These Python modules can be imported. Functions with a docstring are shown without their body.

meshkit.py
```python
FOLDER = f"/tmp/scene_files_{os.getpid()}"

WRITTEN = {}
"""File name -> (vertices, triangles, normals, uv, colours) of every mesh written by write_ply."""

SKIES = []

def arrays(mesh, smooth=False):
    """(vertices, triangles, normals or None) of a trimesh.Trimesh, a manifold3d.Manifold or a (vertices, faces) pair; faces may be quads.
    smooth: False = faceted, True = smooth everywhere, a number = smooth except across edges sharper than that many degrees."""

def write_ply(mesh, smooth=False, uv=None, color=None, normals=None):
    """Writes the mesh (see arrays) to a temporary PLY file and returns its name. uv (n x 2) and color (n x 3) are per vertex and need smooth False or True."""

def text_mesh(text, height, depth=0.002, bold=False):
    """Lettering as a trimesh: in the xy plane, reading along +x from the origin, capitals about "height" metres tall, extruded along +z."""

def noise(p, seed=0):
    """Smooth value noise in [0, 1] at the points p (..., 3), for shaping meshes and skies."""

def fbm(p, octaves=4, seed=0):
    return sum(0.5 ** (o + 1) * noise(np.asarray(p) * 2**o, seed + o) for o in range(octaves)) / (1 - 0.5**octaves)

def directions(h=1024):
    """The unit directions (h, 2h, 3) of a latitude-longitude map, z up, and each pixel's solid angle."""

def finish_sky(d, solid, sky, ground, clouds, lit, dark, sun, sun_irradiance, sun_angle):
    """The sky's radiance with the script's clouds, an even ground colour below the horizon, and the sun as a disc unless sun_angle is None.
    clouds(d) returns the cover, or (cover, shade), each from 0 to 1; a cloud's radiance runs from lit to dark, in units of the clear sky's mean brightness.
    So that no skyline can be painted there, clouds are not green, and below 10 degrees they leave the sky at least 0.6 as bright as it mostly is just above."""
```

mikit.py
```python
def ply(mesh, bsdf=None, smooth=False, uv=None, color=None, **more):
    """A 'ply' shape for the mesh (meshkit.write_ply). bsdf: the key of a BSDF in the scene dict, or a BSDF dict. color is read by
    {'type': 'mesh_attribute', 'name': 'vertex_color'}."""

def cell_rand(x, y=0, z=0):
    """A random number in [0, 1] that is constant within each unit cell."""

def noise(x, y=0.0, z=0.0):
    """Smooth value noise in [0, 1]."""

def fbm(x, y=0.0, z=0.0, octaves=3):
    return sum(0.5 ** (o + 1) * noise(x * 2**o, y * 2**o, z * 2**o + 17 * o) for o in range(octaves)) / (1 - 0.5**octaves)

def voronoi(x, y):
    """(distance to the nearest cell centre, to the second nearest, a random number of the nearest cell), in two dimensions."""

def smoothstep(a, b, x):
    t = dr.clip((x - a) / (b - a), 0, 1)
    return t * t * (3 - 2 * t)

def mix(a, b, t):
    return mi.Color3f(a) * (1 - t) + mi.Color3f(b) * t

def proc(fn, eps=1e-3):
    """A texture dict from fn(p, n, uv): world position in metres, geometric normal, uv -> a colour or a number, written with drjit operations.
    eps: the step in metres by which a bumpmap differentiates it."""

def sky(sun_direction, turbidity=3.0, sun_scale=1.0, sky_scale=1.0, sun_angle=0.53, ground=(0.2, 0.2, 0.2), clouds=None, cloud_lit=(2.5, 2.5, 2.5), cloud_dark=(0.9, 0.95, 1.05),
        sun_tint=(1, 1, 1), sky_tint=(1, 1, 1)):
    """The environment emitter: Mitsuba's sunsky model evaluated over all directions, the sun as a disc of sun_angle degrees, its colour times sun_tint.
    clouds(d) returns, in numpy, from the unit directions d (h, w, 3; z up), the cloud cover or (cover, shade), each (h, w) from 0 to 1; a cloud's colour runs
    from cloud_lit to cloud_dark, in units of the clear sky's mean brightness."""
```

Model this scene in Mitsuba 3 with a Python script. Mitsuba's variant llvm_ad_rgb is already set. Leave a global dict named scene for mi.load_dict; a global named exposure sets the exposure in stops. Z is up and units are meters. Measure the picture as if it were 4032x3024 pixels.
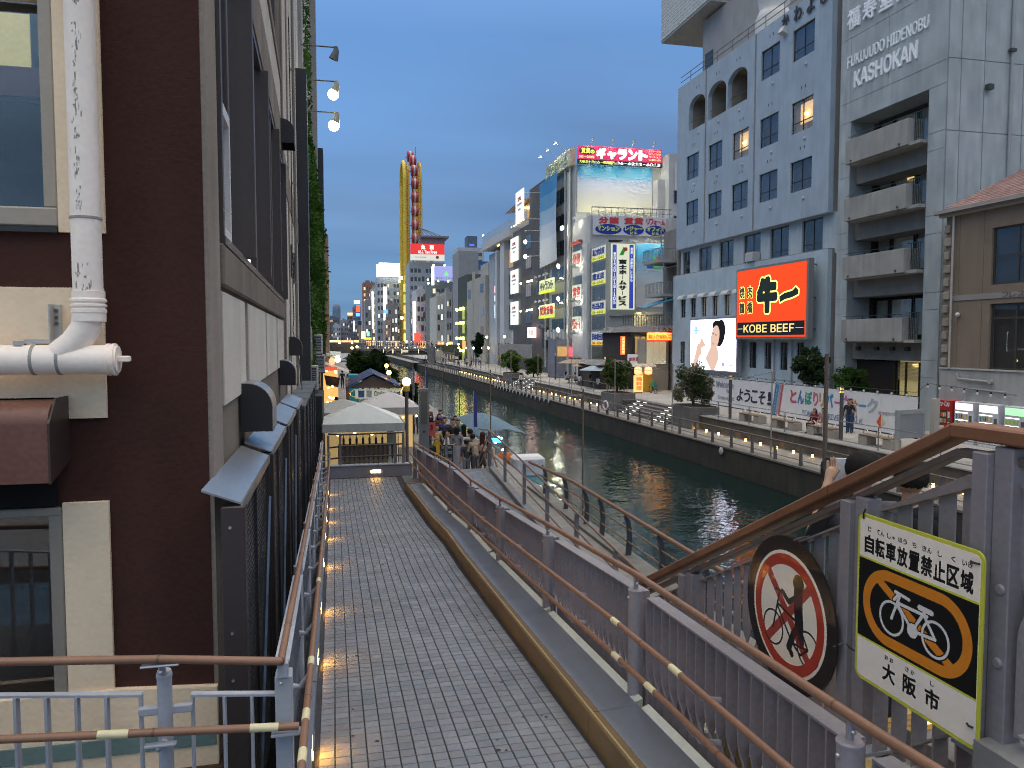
import math, random, glob
import numpy as np, trimesh, manifold3d
import drjit as dr, mitsuba as mi, mikit, meshkit
from shapely import affinity, union_all, box as sbox
from shapely.geometry import Polygon, Point, LineString
from PIL import Image, ImageDraw, ImageFont

T = mi.ScalarTransform4f
scene, labels = {}, {}
random.seed(7)
rng = np.random.default_rng(7)

# ------------------------------------------------------------------ camera, sky, exposure
EYE = (0.0, 0.0, 6.7)
YAW, PITCH = math.radians(12.8), math.radians(-3.32)
LOOK = (math.sin(YAW) * math.cos(PITCH), math.cos(YAW) * math.cos(PITCH), math.sin(PITCH))
scene['camera'] = {'type': 'perspective', 'fov': 67.18, 'fov_axis': 'x', 'near_clip': 0.05, 'far_clip': 3000.0,
                   'to_world': T().look_at(origin=list(EYE), target=[EYE[i] + LOOK[i] for i in range(3)], up=[0, 0, 1])}
exposure = 1.3
GAIN = 2.0 ** -exposure      # lamp strengths below are given in display units


def dusk_clouds(d):
    """an overcast evening: even veil of cloud all over, in long soft bands, paler towards the zenith"""
    el = np.arcsin(np.clip(d[..., 2], 0, 1))
    x, y = d[..., 0] / (d[..., 2] + 0.16), d[..., 1] / (d[..., 2] + 0.16)
    n = meshkit.fbm(np.stack([x * 0.5, y * 1.15, 0 * x + 3.3], -1), 5, 4)
    m = meshkit.fbm(np.stack([x * 0.22, y * 0.5, 0 * x + 8.1], -1), 4, 9)
    deg = np.degrees(el)
    cover = np.interp(deg, [0, 4, 8, 12, 15, 19, 24, 30, 40, 60], [0.90, 0.84, 0.83, 0.88, 0.76, 0.56, 0.30, 0.45, 0.95, 1.0])
    wob = ((n - 0.5) * 0.75 + (m - 0.5) * 0.4) * np.exp(-((deg - 15) / 11) ** 2)
    west = 0.16 * np.clip((0.1 - d[..., 0]) / 0.5, -0.3, 1) * np.exp(-((deg - 20) / 14) ** 2)
    shade = 1.0 - np.interp(deg, [0, 21, 28, 36, 48, 65, 90], [0, 0, 0.12, 0.42, 0.76, 0.95, 1.0])
    return np.clip(cover + wob - west, 0, 1), np.clip(shade + 0.12 * (m - 0.5), 0, 1)


scene['sky'] = {**mikit.sky((-0.5, -0.9, 0.6), turbidity=3, sun_scale=0.0, sky_scale=4.43, sun_angle=14, clouds=dusk_clouds, sky_tint=(0.38, 0.51, 0.66),
                            cloud_lit=(5.0, 4.7, 4.35), cloud_dark=(0.095, 0.25, 0.58)), 'sampling_weight': 14.0}

# ------------------------------------------------------------------ materials
def unpack(uv):
    a, b = dr.floor(uv[0] + 0.5), dr.floor(uv[1] + 0.5)
    r = dr.floor(a / 256)
    g = a - r * 256
    bl = dr.floor(b / 256)
    amt = (b - bl * 256) / 255
    return mi.Color3f(dr.square(r / 255), dr.square(g / 255), dr.square(bl / 255)), amt


def paint_fn(p, n, uv):
    c, amt = unpack(uv)
    dirt = mikit.fbm(p[0] * 1.3, p[1] * 1.3, p[2] * 0.9, 3) * 0.5 + mikit.noise(p[0] * 5.1 + 9, p[1] * 5.1, p[2] * 0.55) * 0.3 + mikit.noise(p[0] * 47, p[1] * 47, p[2] * 47) * 0.2
    return c * (1 + amt * 1.6 * (dirt - 0.5))


PAINT = mikit.proc(paint_fn)


def pri(rough, metal=0.0, spec=0.5, tex=PAINT, **k):
    return {'type': 'twosided', 'bsdf': {'type': 'principled', 'base_color': tex, 'roughness': rough, 'metallic': metal, 'specular': spec, **k}}


scene['matte'] = pri(0.85, spec=0.25)
scene['satin'] = pri(0.45)
scene['gloss'] = pri(0.13, spec=0.6)
scene['metal'] = pri(0.32, metal=0.85)
scene['leaf'] = {'type': 'principledthin', 'base_color': PAINT, 'roughness': 0.6, 'diff_trans': 0.6}


def stucco_fn(p, n, uv):
    return 0.004 * mikit.fbm(p[0] * 55, p[1] * 55, p[2] * 55, 3) + 0.003 * mikit.noise(p[0] * 140, p[1] * 140, p[2] * 140)


scene['stucco'] = {'type': 'twosided', 'bsdf': {'type': 'bumpmap', 'tex': mikit.proc(stucco_fn, 0.002), 'scale': 1.0, 'bsdf': {'type': 'principled', 'base_color': PAINT, 'roughness': 0.9, 'specular': 0.2}}}


def wave_fn(p, n, uv):
    x, y = p[0], p[1]
    return 0.030 * mikit.fbm(x * 0.8 + y * 0.2, y * 0.95, 1.7, 2) + 0.020 * mikit.fbm(x * 2.2 - y * 0.5, y * 3.1, 7.7, 2) + 0.005 * mikit.noise(x * 9, y * 11, 3.0)


scene['water_skin'] = {'type': 'bumpmap', 'tex': mikit.proc(wave_fn, 0.02), 'scale': 1.0,
                       'bsdf': {'type': 'principled', 'base_color': {'type': 'rgb', 'value': [0.004, 0.014, 0.012]}, 'roughness': 0.035, 'specular': 0.5}}
scene['pane'] = {'type': 'thindielectric'}


def dim(c, k):
    return tuple(x * k for x in c)


def srgb(r, g, b):
    return tuple(((v / 255) / 12.92 if v < 11 else ((v / 255 + 0.055) / 1.055) ** 2.4) for v in (r, g, b))


# ------------------------------------------------------------------ mesh building
def frame_at(x, y, az):
    """local (t, s, z) -> world: s runs along azimuth az (degrees from +Y towards +X), t to its right"""
    a = math.radians(az)
    m = np.eye(4)
    m[:3, 0] = [math.cos(a), -math.sin(a), 0]
    m[:3, 1] = [math.sin(a), math.cos(a), 0]
    m[:3, 3] = [x, y, 0]
    return m


WORLD = np.eye(4)
RB = frame_at(19.5, 0, -0.8)      # right bank: t from the quay edge, s along the canal
LB = frame_at(-0.77, 5.0, -1.1)   # side front of the brown building: t outwards, s along it


def basis(o, x, y=None, z=None):
    m = np.eye(4)
    x = np.array(x, float) / np.linalg.norm(x)
    z = np.array(z, float) / np.linalg.norm(z) if z is not None else np.cross(x, y) / np.linalg.norm(np.cross(x, y))
    m[:3, 0], m[:3, 1], m[:3, 2], m[:3, 3] = x, np.cross(z, x), z, o
    return m


BOXF = np.array([[0, 2, 3], [0, 3, 1], [4, 5, 7], [4, 7, 6], [0, 1, 5], [0, 5, 4], [2, 6, 7], [2, 7, 3], [0, 4, 6], [0, 6, 2], [1, 3, 7], [1, 7, 5]])


class M:
    def __init__(s, col=(0.5, 0.5, 0.5), amt=0.15, fr=WORLD):
        s.v, s.f, s.c, s.n, s.col, s.amt, s.fr = [], [], [], 0, col, amt, fr

    def add(s, V, F, col=None, amt=None, m=None):
        V, F = np.asarray(V, float), np.asarray(F, int)
        if m is not None:
            V = V @ m[:3, :3].T + m[:3, 3]
        col, amt = col or s.col, s.amt if amt is None else amt
        q = [int(round(255 * math.sqrt(min(max(x, 0), 1)))) for x in col]
        s.v.append(V); s.f.append(F + s.n); s.n += len(V)
        s.c.append(np.tile([q[0] * 256 + q[1], q[2] * 256 + int(round(255 * amt))], (len(V), 1)))
        return s

    def box(s, x0, x1, y0, y1, z0, z1, col=None, amt=None, m=None):
        return s.add([[x, y, z] for z in (z0, z1) for y in (y0, y1) for x in (x0, x1)], BOXF, col, amt, m)

    def cbox(s, x0, x1, y0, y1, z0, z1, b=0.01, col=None, amt=None, m=None):
        P = []
        for i, x in enumerate((x0, x1)):
            for j, y in enumerate((y0, y1)):
                for k, z in enumerate((z0, z1)):
                    sx, sy, sz = 1 - 2 * i, 1 - 2 * j, 1 - 2 * k
                    P += [[x, y + sy * b, z + sz * b], [x + sx * b, y, z + sz * b], [x + sx * b, y + sy * b, z]]
        h = trimesh.convex.convex_hull(np.array(P))
        return s.add(h.vertices, h.faces, col, amt, m)

    def hull(s, P, col=None, amt=None, m=None):
        h = trimesh.convex.convex_hull(np.array(P, float))
        return s.add(h.vertices, h.faces, col, amt, m)

    def tube(s, P, r, n=8, col=None, amt=None, caps=True, up=(0, 0, 1), m=None, ang=0.0):
        P = np.asarray(P, float)
        r = np.broadcast_to(r, (len(P),))
        t = np.gradient(P, axis=0)
        if len(P) > 2:
            seg = np.diff(P, axis=0); seg /= np.linalg.norm(seg, axis=1, keepdims=True) + 1e-12
            t[1:-1] = seg[:-1] + seg[1:]
        t /= np.linalg.norm(t, axis=1, keepdims=True) + 1e-12
        ref = np.array(up, float)
        if np.abs(t @ ref).max() > 0.95:
            ref = np.array([1.0, 0.13, 0.02])
        a = np.cross(t, ref); a /= np.linalg.norm(a, axis=1, keepdims=True)
        b = np.cross(t, a)
        th = np.arange(n) * 2 * np.pi / n + ang
        V = (P[:, None] + r[:, None, None] * (np.cos(th)[None, :, None] * a[:, None] + np.sin(th)[None, :, None] * b[:, None])).reshape(-1, 3)
        i, j = np.meshgrid(np.arange(len(P) - 1), np.arange(n), indexing='ij')
        q = np.stack([i * n + j, i * n + (j + 1) % n, (i + 1) * n + (j + 1) % n, (i + 1) * n + j], -1).reshape(-1, 4)
        F = [q[:, [0, 2, 1]], q[:, [0, 3, 2]]]
        if caps:
            k = np.arange(1, n - 1)
            F += [np.stack([0 * k, k, k + 1], 1), np.stack([0 * k, k + 1, k], 1) + (len(P) - 1) * n]
        return s.add(V, np.vstack(F), col, amt, m)

    def cyl(s, p0, p1, r0, r1=None, n=12, col=None, amt=None, m=None):
        return s.tube([p0, p1], [r0, r0 if r1 is None else r1], n, col, amt, m=m)

    def lathe(s, prof, n=16, o=(0, 0, 0), col=None, amt=None, m=None):
        prof = np.asarray(prof, float)
        th = np.arange(n) * 2 * np.pi / n
        V = np.stack([prof[:, None, 0] * np.cos(th), prof[:, None, 0] * np.sin(th), prof[:, None, 1] + 0 * th], -1).reshape(-1, 3) + np.array(o)
        i, j = np.meshgrid(np.arange(len(prof) - 1), np.arange(n), indexing='ij')
        q = np.stack([i * n + j, i * n + (j + 1) % n, (i + 1) * n + (j + 1) % n, (i + 1) * n + j], -1).reshape(-1, 4)
        return s.add(V, np.vstack([q[:, [0, 1, 2]], q[:, [0, 2, 3]]]), col, amt, m)

    def ball(s, c, r, col=None, amt=None, sub=2, m=None):
        k = trimesh.creation.icosphere(sub, 1.0)
        return s.add(k.vertices * np.broadcast_to(r, (3,)) + np.array(c), k.faces, col, amt, m)

    def ext(s, poly, d, m=None, col=None, amt=None):
        """extrude a shapely polygon (local xy) by d along local +z, then matrix m"""
        for g in getattr(poly, 'geoms', [poly]):
            if g.geom_type == 'Polygon' and g.area > 1e-9:
                k = trimesh.creation.extrude_polygon(g, d, engine='earcut')
                s.add(k.vertices, k.faces, col, amt, m)
        return s

    def grid(s, V, nu, nv, col=None, amt=None):
        """an open sheet of nu x nv points"""
        i, j = np.meshgrid(np.arange(nu - 1), np.arange(nv - 1), indexing='ij')
        q = np.stack([i * nv + j, (i + 1) * nv + j, (i + 1) * nv + j + 1, i * nv + j + 1], -1).reshape(-1, 4)
        return s.add(np.reshape(V, (-1, 3)), np.vstack([q[:, [0, 1, 2]], q[:, [0, 2, 3]]]), col, amt)

    def mesh(s):
        V = np.vstack(s.v) @ s.fr[:3, :3].T + s.fr[:3, 3]
        return V, np.vstack(s.f), np.vstack(s.c).astype(float)


def shape(m, mat, smooth=False, em=None, w=0.0):
    V, F, U = m.mesh() if isinstance(m, M) else m
    N = None
    if smooth is not False:
        tm = trimesh.Trimesh(V, F, process=False)
        fn = np.cross(V[F[:, 1]] - V[F[:, 0]], V[F[:, 2]] - V[F[:, 0]])
        ln = np.linalg.norm(fn, axis=1, keepdims=True); un = fn / np.maximum(ln, 1e-20)
        key = np.round(V, 5); _, wid = np.unique(key, axis=0, return_inverse=True)
        wid = wid.reshape(-1)
        cos = math.cos(math.radians(180 if smooth is True else smooth))
        C = wid[F].reshape(-1); fi = np.repeat(np.arange(len(F)), 3)
        order = np.argsort(C, kind='stable'); out = np.zeros((len(C), 3))
        Cs = C[order]; cut = np.flatnonzero(np.diff(Cs)) + 1
        for g in np.split(order, cut):
            f = fi[g]; k = (un[f] @ un[f].T) > cos
            out[g] = k @ fn[f]
        l = np.linalg.norm(out, axis=1, keepdims=True)
        N = np.where(l > 1e-20, out / np.maximum(l, 1e-20), [0, 0, 1.0])
        V, U, F = V[F.reshape(-1)], U[F.reshape(-1)], np.arange(len(C)).reshape(-1, 3)
    path = meshkit.write_ply((V, F), False, U, None, normals=N)
    d = {'type': 'ply', 'filename': path, 'face_normals': N is None, 'bsdf': {'type': 'ref', 'id': mat}}
    if em is not None:
        d['emitter'] = {'type': 'area', 'radiance': {'type': 'rgb', 'value': [float(x) * GAIN for x in em]}, 'sampling_weight': float(w)}
    return d


COUNT = {}


def numbered(name):
    k = COUNT.get(name, 0); COUNT[name] = k + 1
    return name if k == 0 else f'{name}_{k:03d}'


def thing(name, label, cat, group=None, kind=None):
    key = numbered(name)
    labels[key] = {'label': label}
    if cat: labels[key]['category'] = cat
    if group: labels[key]['group'] = group
    if kind: labels[key]['kind'] = kind
    return key


def part(parent, name, m, mat='matte', smooth=False, em=None, w=0.0, label=None, kind=None, at=None):
    key = numbered(f'{parent}__{name}')
    d = m if isinstance(m, dict) else shape(m, mat, smooth, em, w)
    scene[key] = d if at is None else {**d, 'to_world': T(at)}
    if label or kind:
        labels[key] = {k: v for k, v in (('label', label), ('kind', kind)) if v}
    return key


def solo(name, m, label, cat, mat='matte', smooth=False, group=None, kind=None, em=None, w=0.0, at=None):
    key = thing(name, label, cat, group, kind)
    d = m if isinstance(m, dict) else shape(m, mat, smooth, em, w)
    scene[key] = d if at is None else {**d, 'to_world': T(at)}
    return key


def struct(name, m, label, mat='matte', smooth=False):
    return solo(name, m, label, None, mat, smooth, kind='structure')


def move(x, y, z, rz=0.0, sc=1.0, fr=WORLD):
    a = math.radians(rz)
    return fr @ np.array([[sc * math.cos(a), -sc * math.sin(a), 0, x], [sc * math.sin(a), sc * math.cos(a), 0, y], [0, 0, sc, z], [0, 0, 0, 1.0]])


# ------------------------------------------------------------------ lettering
FONTS = {}


def glyphs(text, h, bold=0, font='Noto Sans CJK*'):
    """the outline of the text as a shapely polygon: full-width characters h tall, standing on y = 0, starting at x = 0"""
    if font not in FONTS:
        FONTS[font] = ImageFont.truetype(glob.glob(f'/opt/blender-*/*/datafiles/fonts/{font}.woff2')[0], 96)
    f = FONTS[font]
    x0, y0, x1, y1 = f.getbbox(text, anchor='ls', stroke_width=bold)
    im = Image.new('L', (x1 - x0 + 8, y1 - y0 + 8))
    ImageDraw.Draw(im).text((4 - x0, 4 - y0), text, 255, font=f, anchor='ls', stroke_width=bold)
    on = np.pad(np.asarray(im) > 127, ((0, 0), (1, 1))).astype(np.int8)
    r, a = np.nonzero(np.diff(on, axis=1) == 1)
    b = np.nonzero(np.diff(on, axis=1) == -1)[1]
    g = union_all(sbox(a, -r - 1, b, -r)).buffer(0.6).buffer(-0.6).simplify(0.9)
    k = h / 88.0
    return affinity.affine_transform(g, [k, 0, 0, k, -4 * k, (4 - y0 - 8) * k])


def fit(g, x0, x1, y0, y1):
    a, b, c, d = g.bounds
    kx, ky = (x1 - x0) / (c - a), (y1 - y0) / (d - b)
    return affinity.affine_transform(g, [kx, 0, 0, ky, x0 - a * kx, y0 - b * ky])


def column_text(text, x0, x1, y0, y1, bold=0):
    n = len(text); h = (y1 - y0) / n; out = []
    for i, ch in enumerate(text):
        if ch == ' ': continue
        t1 = y1 - i * h
        if ch in '-ーー・·':
            out.append(sbox((x0 + x1) / 2 - 0.06 * h, t1 - 0.85 * h, (x0 + x1) / 2 + 0.06 * h, t1 - 0.15 * h) if ch in '-ー' else Point((x0 + x1) / 2, t1 - h / 2).buffer(0.1 * h))
        else:
            out.append(fit(glyphs(ch, 1, bold), x0, x1, t1 - 0.94 * h, t1 - 0.06 * h))
    return union_all(out)


def ring(cx, cy, r, wd):
    return Point(cx, cy).buffer(r, 24).difference(Point(cx, cy).buffer(r - wd, 24))


def bar2(p, q, wd, cap=2):
    return LineString([p, q] if np.ndim(p[0]) == 0 and np.ndim(q) == 1 else p).buffer(wd / 2, cap_style=cap)


def wall_sheet(m, s0, s1, z0, z1, holes, d, mat4, col=None, amt=None):
    """a wall of thickness d in local x (s) y (z), with rectangular or polygonal openings cut through"""
    g = sbox(s0, z0, s1, z1)
    if holes:
        g = g.difference(union_all([h if not isinstance(h, tuple) else sbox(*h) for h in holes]))
    return m.ext(g, d, mat4, col, amt)


def on_bank(t):
    """local (x=s, y=z, depth) -> right-bank frame; the sheet's depth runs away from the canal (towards +t)"""
    return np.array([[0, 0, 1, t], [1, 0, 0, 0], [0, 1, 0, 0], [0, 0, 0, 1.0]])


def reader_on_bank(t, s_left, z, fr=RB):
    """a frame whose x reads left to right for someone on the canal looking at the right bank (s decreasing), y up, z towards the canal"""
    return fr @ np.array([[0, 0, -1, t], [-1, 0, 0, s_left], [0, 1, 0, z], [0, 0, 0, 1.0]])


def facing_back(x, y, z):
    """x to the right, y up, z towards the camera side (-Y)"""
    return np.array([[1, 0, 0, x], [0, 0, -1, y], [0, 1, 0, z], [0, 0, 0, 1.0]])
# ================================================================== the brown building on the left
BROWN, CREAM, PEBBLE, OFFWHITE = (0.060, 0.026, 0.020), (0.82, 0.66, 0.46), (0.18, 0.15, 0.12), (0.52, 0.475, 0.40)
FR = np.array([[1, 0, 0, 0], [0, 0, 1, 5.0], [0, 1, 0, 0], [0, 0, 0, 1.0]])      # x, z -> front wall, depth towards +Y
LW = LB @ np.array([[0, 0, -1, 0], [1, 0, 0, 0], [0, 1, 0, 0], [0, 0, 0, 1.0]])  # s, z -> side wall, depth into the building
bb = thing('brown_building', 'dark brown rendered building with cream panels and a white drain pipe beside the ramp', 'building')
part(bb, 'front_wall', wall_sheet(M(BROWN, 0.55), -6, -0.775, 2, 17, [(-3.4, 7.34, -1.56, 9.9), (-3.4, 4.3, -1.59, 5.70)], 0.25, FR), 'stucco')
# cream patches of the front, 3 cm proud
for k, poly in enumerate((sbox(-1.56, 7.32, -1.315, 17), sbox(-6, 6.235, -1.335, 7.0).difference(sbox(-6, 6.0, -1.585, 6.36)), sbox(-1.59, 4.57, -1.34, 5.735))):
    m = M(CREAM, 0.35)
    m.ext(poly, 0.03, np.array([[1, 0, 0, 0], [0, 0, 1, 4.97], [0, 1, 0, 0], [0, 0, 0, 1.0]]))
    part(bb, 'cream_panel', m, 'stucco')
m = M(CREAM, 0.4)
m.ext(Polygon([(-6, 4.57), (-1.34, 4.585), (-0.75, 4.55), (-0.75, 4.06), (-6, 4.06)]), 0.05, np.array([[1, 0, 0, 0], [0, 0, 1, 4.95], [0, 1, 0, 0], [0, 0, 0, 1.0]]))
m.box(-6, -0.76, 4.94, 4.95, 4.19, 4.29, (0.14, 0.21, 0.20), 0.5)
part(bb, 'plinth', m, 'stucco')
part(bb, 'footing', M((0.07, 0.045, 0.03), 0.5).box(-6, -0.7, 4.9, 5.2, 2, 4.06), 'stucco')
# upper window: beige frame, sill, pane, room
w = part(bb, 'upper_window', M((0.36, 0.31, 0.24), 0.3).cbox(-1.635, -1.562, 4.975, 5.22, 7.46, 9.9, 0.008).cbox(-3.4, -1.562, 4.965, 5.23, 7.35, 7.458, 0.008).box(-3.4, -1.635, 4.99, 5.05, 8.63, 8.66), 'satin', label='beige framed window with a faint yellow glow inside')
part(w, 'pane', M().box(-3.4, -1.637, 5.10, 5.101, 7.46, 9.9), 'pane')
part(w, 'curtain', M((0.026, 0.03, 0.026), 0.6).box(-3.4, -1.637, 5.20, 5.21, 7.46, 8.12).box(-3.4, -1.637, 5.18, 5.20, 8.10, 8.13, (0.03, 0.03, 0.03)), 'matte')
part(w, 'sign_panel', M((0.09, 0.035, 0.03), 0.4).box(-3.4, -1.637, 5.16, 5.17, 8.13, 8.3), 'matte')
part(w, 'blind', M((0.62, 0.55, 0.22), 0.5).box(-3.4, -1.75, 5.20, 5.21, 8.3, 8.62), 'matte', em=(0.22, 0.19, 0.07))
part(w, 'sill', M((0.03, 0.028, 0.027), 0.3).box(-3.4, -1.565, 4.955, 5.0, 7.315, 7.345), 'satin')
w = part(bb, 'lower_window', M((0.26, 0.23, 0.19), 0.35).cbox(-1.665, -1.594, 4.965, 5.2, 4.3, 5.69, 0.008).cbox(-3.4, -1.594, 4.96, 5.2, 5.66, 5.71, 0.008), 'satin', label='grey framed window showing a dark room')
part(w, 'pane', M().box(-3.4, -1.667, 5.10, 5.101, 4.3, 5.66), 'pane')
part(w, 'curtain', M((0.022, 0.017, 0.013), 0.6).box(-3.4, -1.667, 5.2, 5.21, 4.3, 5.66), 'matte')
# copper hood with a rounded front edge
P = [(5.0, 6.35)] + [(4.78 - 0.12 * math.sin(a), 6.23 + 0.12 * math.cos(a)) for a in np.linspace(0, math.pi / 2, 7)] + [(4.66, 5.91), (4.68, 5.91), (4.68, 6.22), (5.0, 6.32)]
part(bb, 'copper_hood', M((0.16, 0.066, 0.045), 0.7).ext(Polygon(P), 1.5, np.array([[0, 0, -1, -1.55], [1, 0, 0, 0], [0, 1, 0, 0], [0, 0, 0, 1.0]])), 'satin', 30, label='weathered copper hood over a vent opening')
part(bb, 'shaded_hood_end', M((0.05, 0.03, 0.025), 0.4).ext(Polygon([(5.0, 6.37), (4.77, 6.37), (4.65, 6.24), (4.65, 5.905), (5.0, 6.0)]), 0.012, np.array([[0, 0, -1, -1.5375], [1, 0, 0, 0], [0, 1, 0, 0], [0, 0, 0, 1.0]])), 'satin')  # side of the hood, its shade put into a darker colour
part(bb, 'vent_recess', M((0.012, 0.011, 0.011), 0.2).box(-3.2, -1.62, 4.9705, 4.995, 5.72, 5.9), 'matte')
# the white drain pipe
PVC = (0.90, 0.79, 0.68)
dp = part(bb, 'drain_pipe', M(PVC, 0.28).cyl((-1.365, 4.80, 6.9), (-1.365, 4.80, 17), 0.078, n=24).cyl((-6, 4.80, 6.585), (-1.245, 4.80, 6.585), 0.083, n=24)
          .tube([(-1.365, 4.80, 6.95), (-1.366, 4.80, 6.84), (-1.385, 4.80, 6.76), (-1.44, 4.80, 6.68), (-1.52, 4.80, 6.61)], 0.079, 20), 'satin', 40, label='fat white plastic drain pipe streaked with dirt')
GR = (0.30, 0.28, 0.26)
part(dp, 'collar', M(PVC, 0.5).lathe([(0.079, 6.80), (0.088, 6.80), (0.088, 6.845), (0.092, 6.85), (0.092, 6.87), (0.083, 6.875), (0.083, 6.88), (0.094, 6.885), (0.094, 6.895), (0.084, 6.9), (0.084, 6.908), (0.094, 6.912), (0.094, 6.925), (0.086, 6.93), (0.086, 6.97), (0.078, 6.97)], 24, (-1.365, 4.80, 0)), 'satin', 35)
part(dp, 'seam_ring', M(GR, 0.8).lathe([(0.0785, 7.37), (0.083, 7.372), (0.083, 7.384), (0.0785, 7.386)], 24, (-1.365, 4.80, 0)), 'matte', 35)
for x in (-1.245, -1.275, -1.525, -1.655):
    r = 0.092 if x > -1.3 else 0.0865
    part(dp, 'joint', M(PVC if x > -1.3 else GR, 0.4).cyl((x, 4.80, 6.585), (x + 0.016, 4.80, 6.585), r, n=24), 'satin', 35)
part(dp, 'plug', M(PVC, 0.2).cyl((-1.229, 4.80, 6.585), (-1.217, 4.80, 6.585), 0.078, n=24).cbox(-1.217, -1.155, 4.775, 4.825, 6.57, 6.605, 0.006), 'satin', 35)
m = M((0.26, 0.24, 0.215), 0.5)   # mildew marks that the pipe has
for k in range(150):
    z = 7.4 + rng.random() * 1.6 if k < 115 else 6.87 + rng.random() * 0.25
    a = -1.62 + rng.normal() * (0.16 if k < 115 else 0.4) + 0.25 * math.sin(z * 3) * 0.4
    r, hh = 0.0787, 0.005 + 0.014 * rng.random() ** 2; ww = 0.03 + 0.09 * rng.random()
    th = np.linspace(a - ww / 2, a + ww / 2, 4)
    V = [[-1.365 + r * math.cos(t), 4.80 + r * math.sin(t), z + q * hh * (0.5 + rng.random())] for t in th for q in (-1, 1)]
    m.grid(np.array(V), 4, 2)
part(dp, 'mildew', m, 'matte', kind='stuff')
br = part(bb, 'pipe_bracket', M((0.42, 0.42, 0.40), 0.4).box(-1.60, -1.555, 4.945, 4.97, 6.70, 6.90).box(-1.60, -1.592, 4.88, 4.97, 6.68, 6.90).box(-1.70, -1.57, 4.80, 4.97, 6.675, 6.70).box(-1.74, -1.70, 4.76, 4.84, 6.665, 6.69), 'satin')
for z in (6.865, 6.825, 6.79):
    part(br, 'bolt', M((0.2, 0.17, 0.14), 0.4).cyl((-1.577, 4.935, z), (-1.577, 4.945, z), 0.011, n=8), 'metal')
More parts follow.
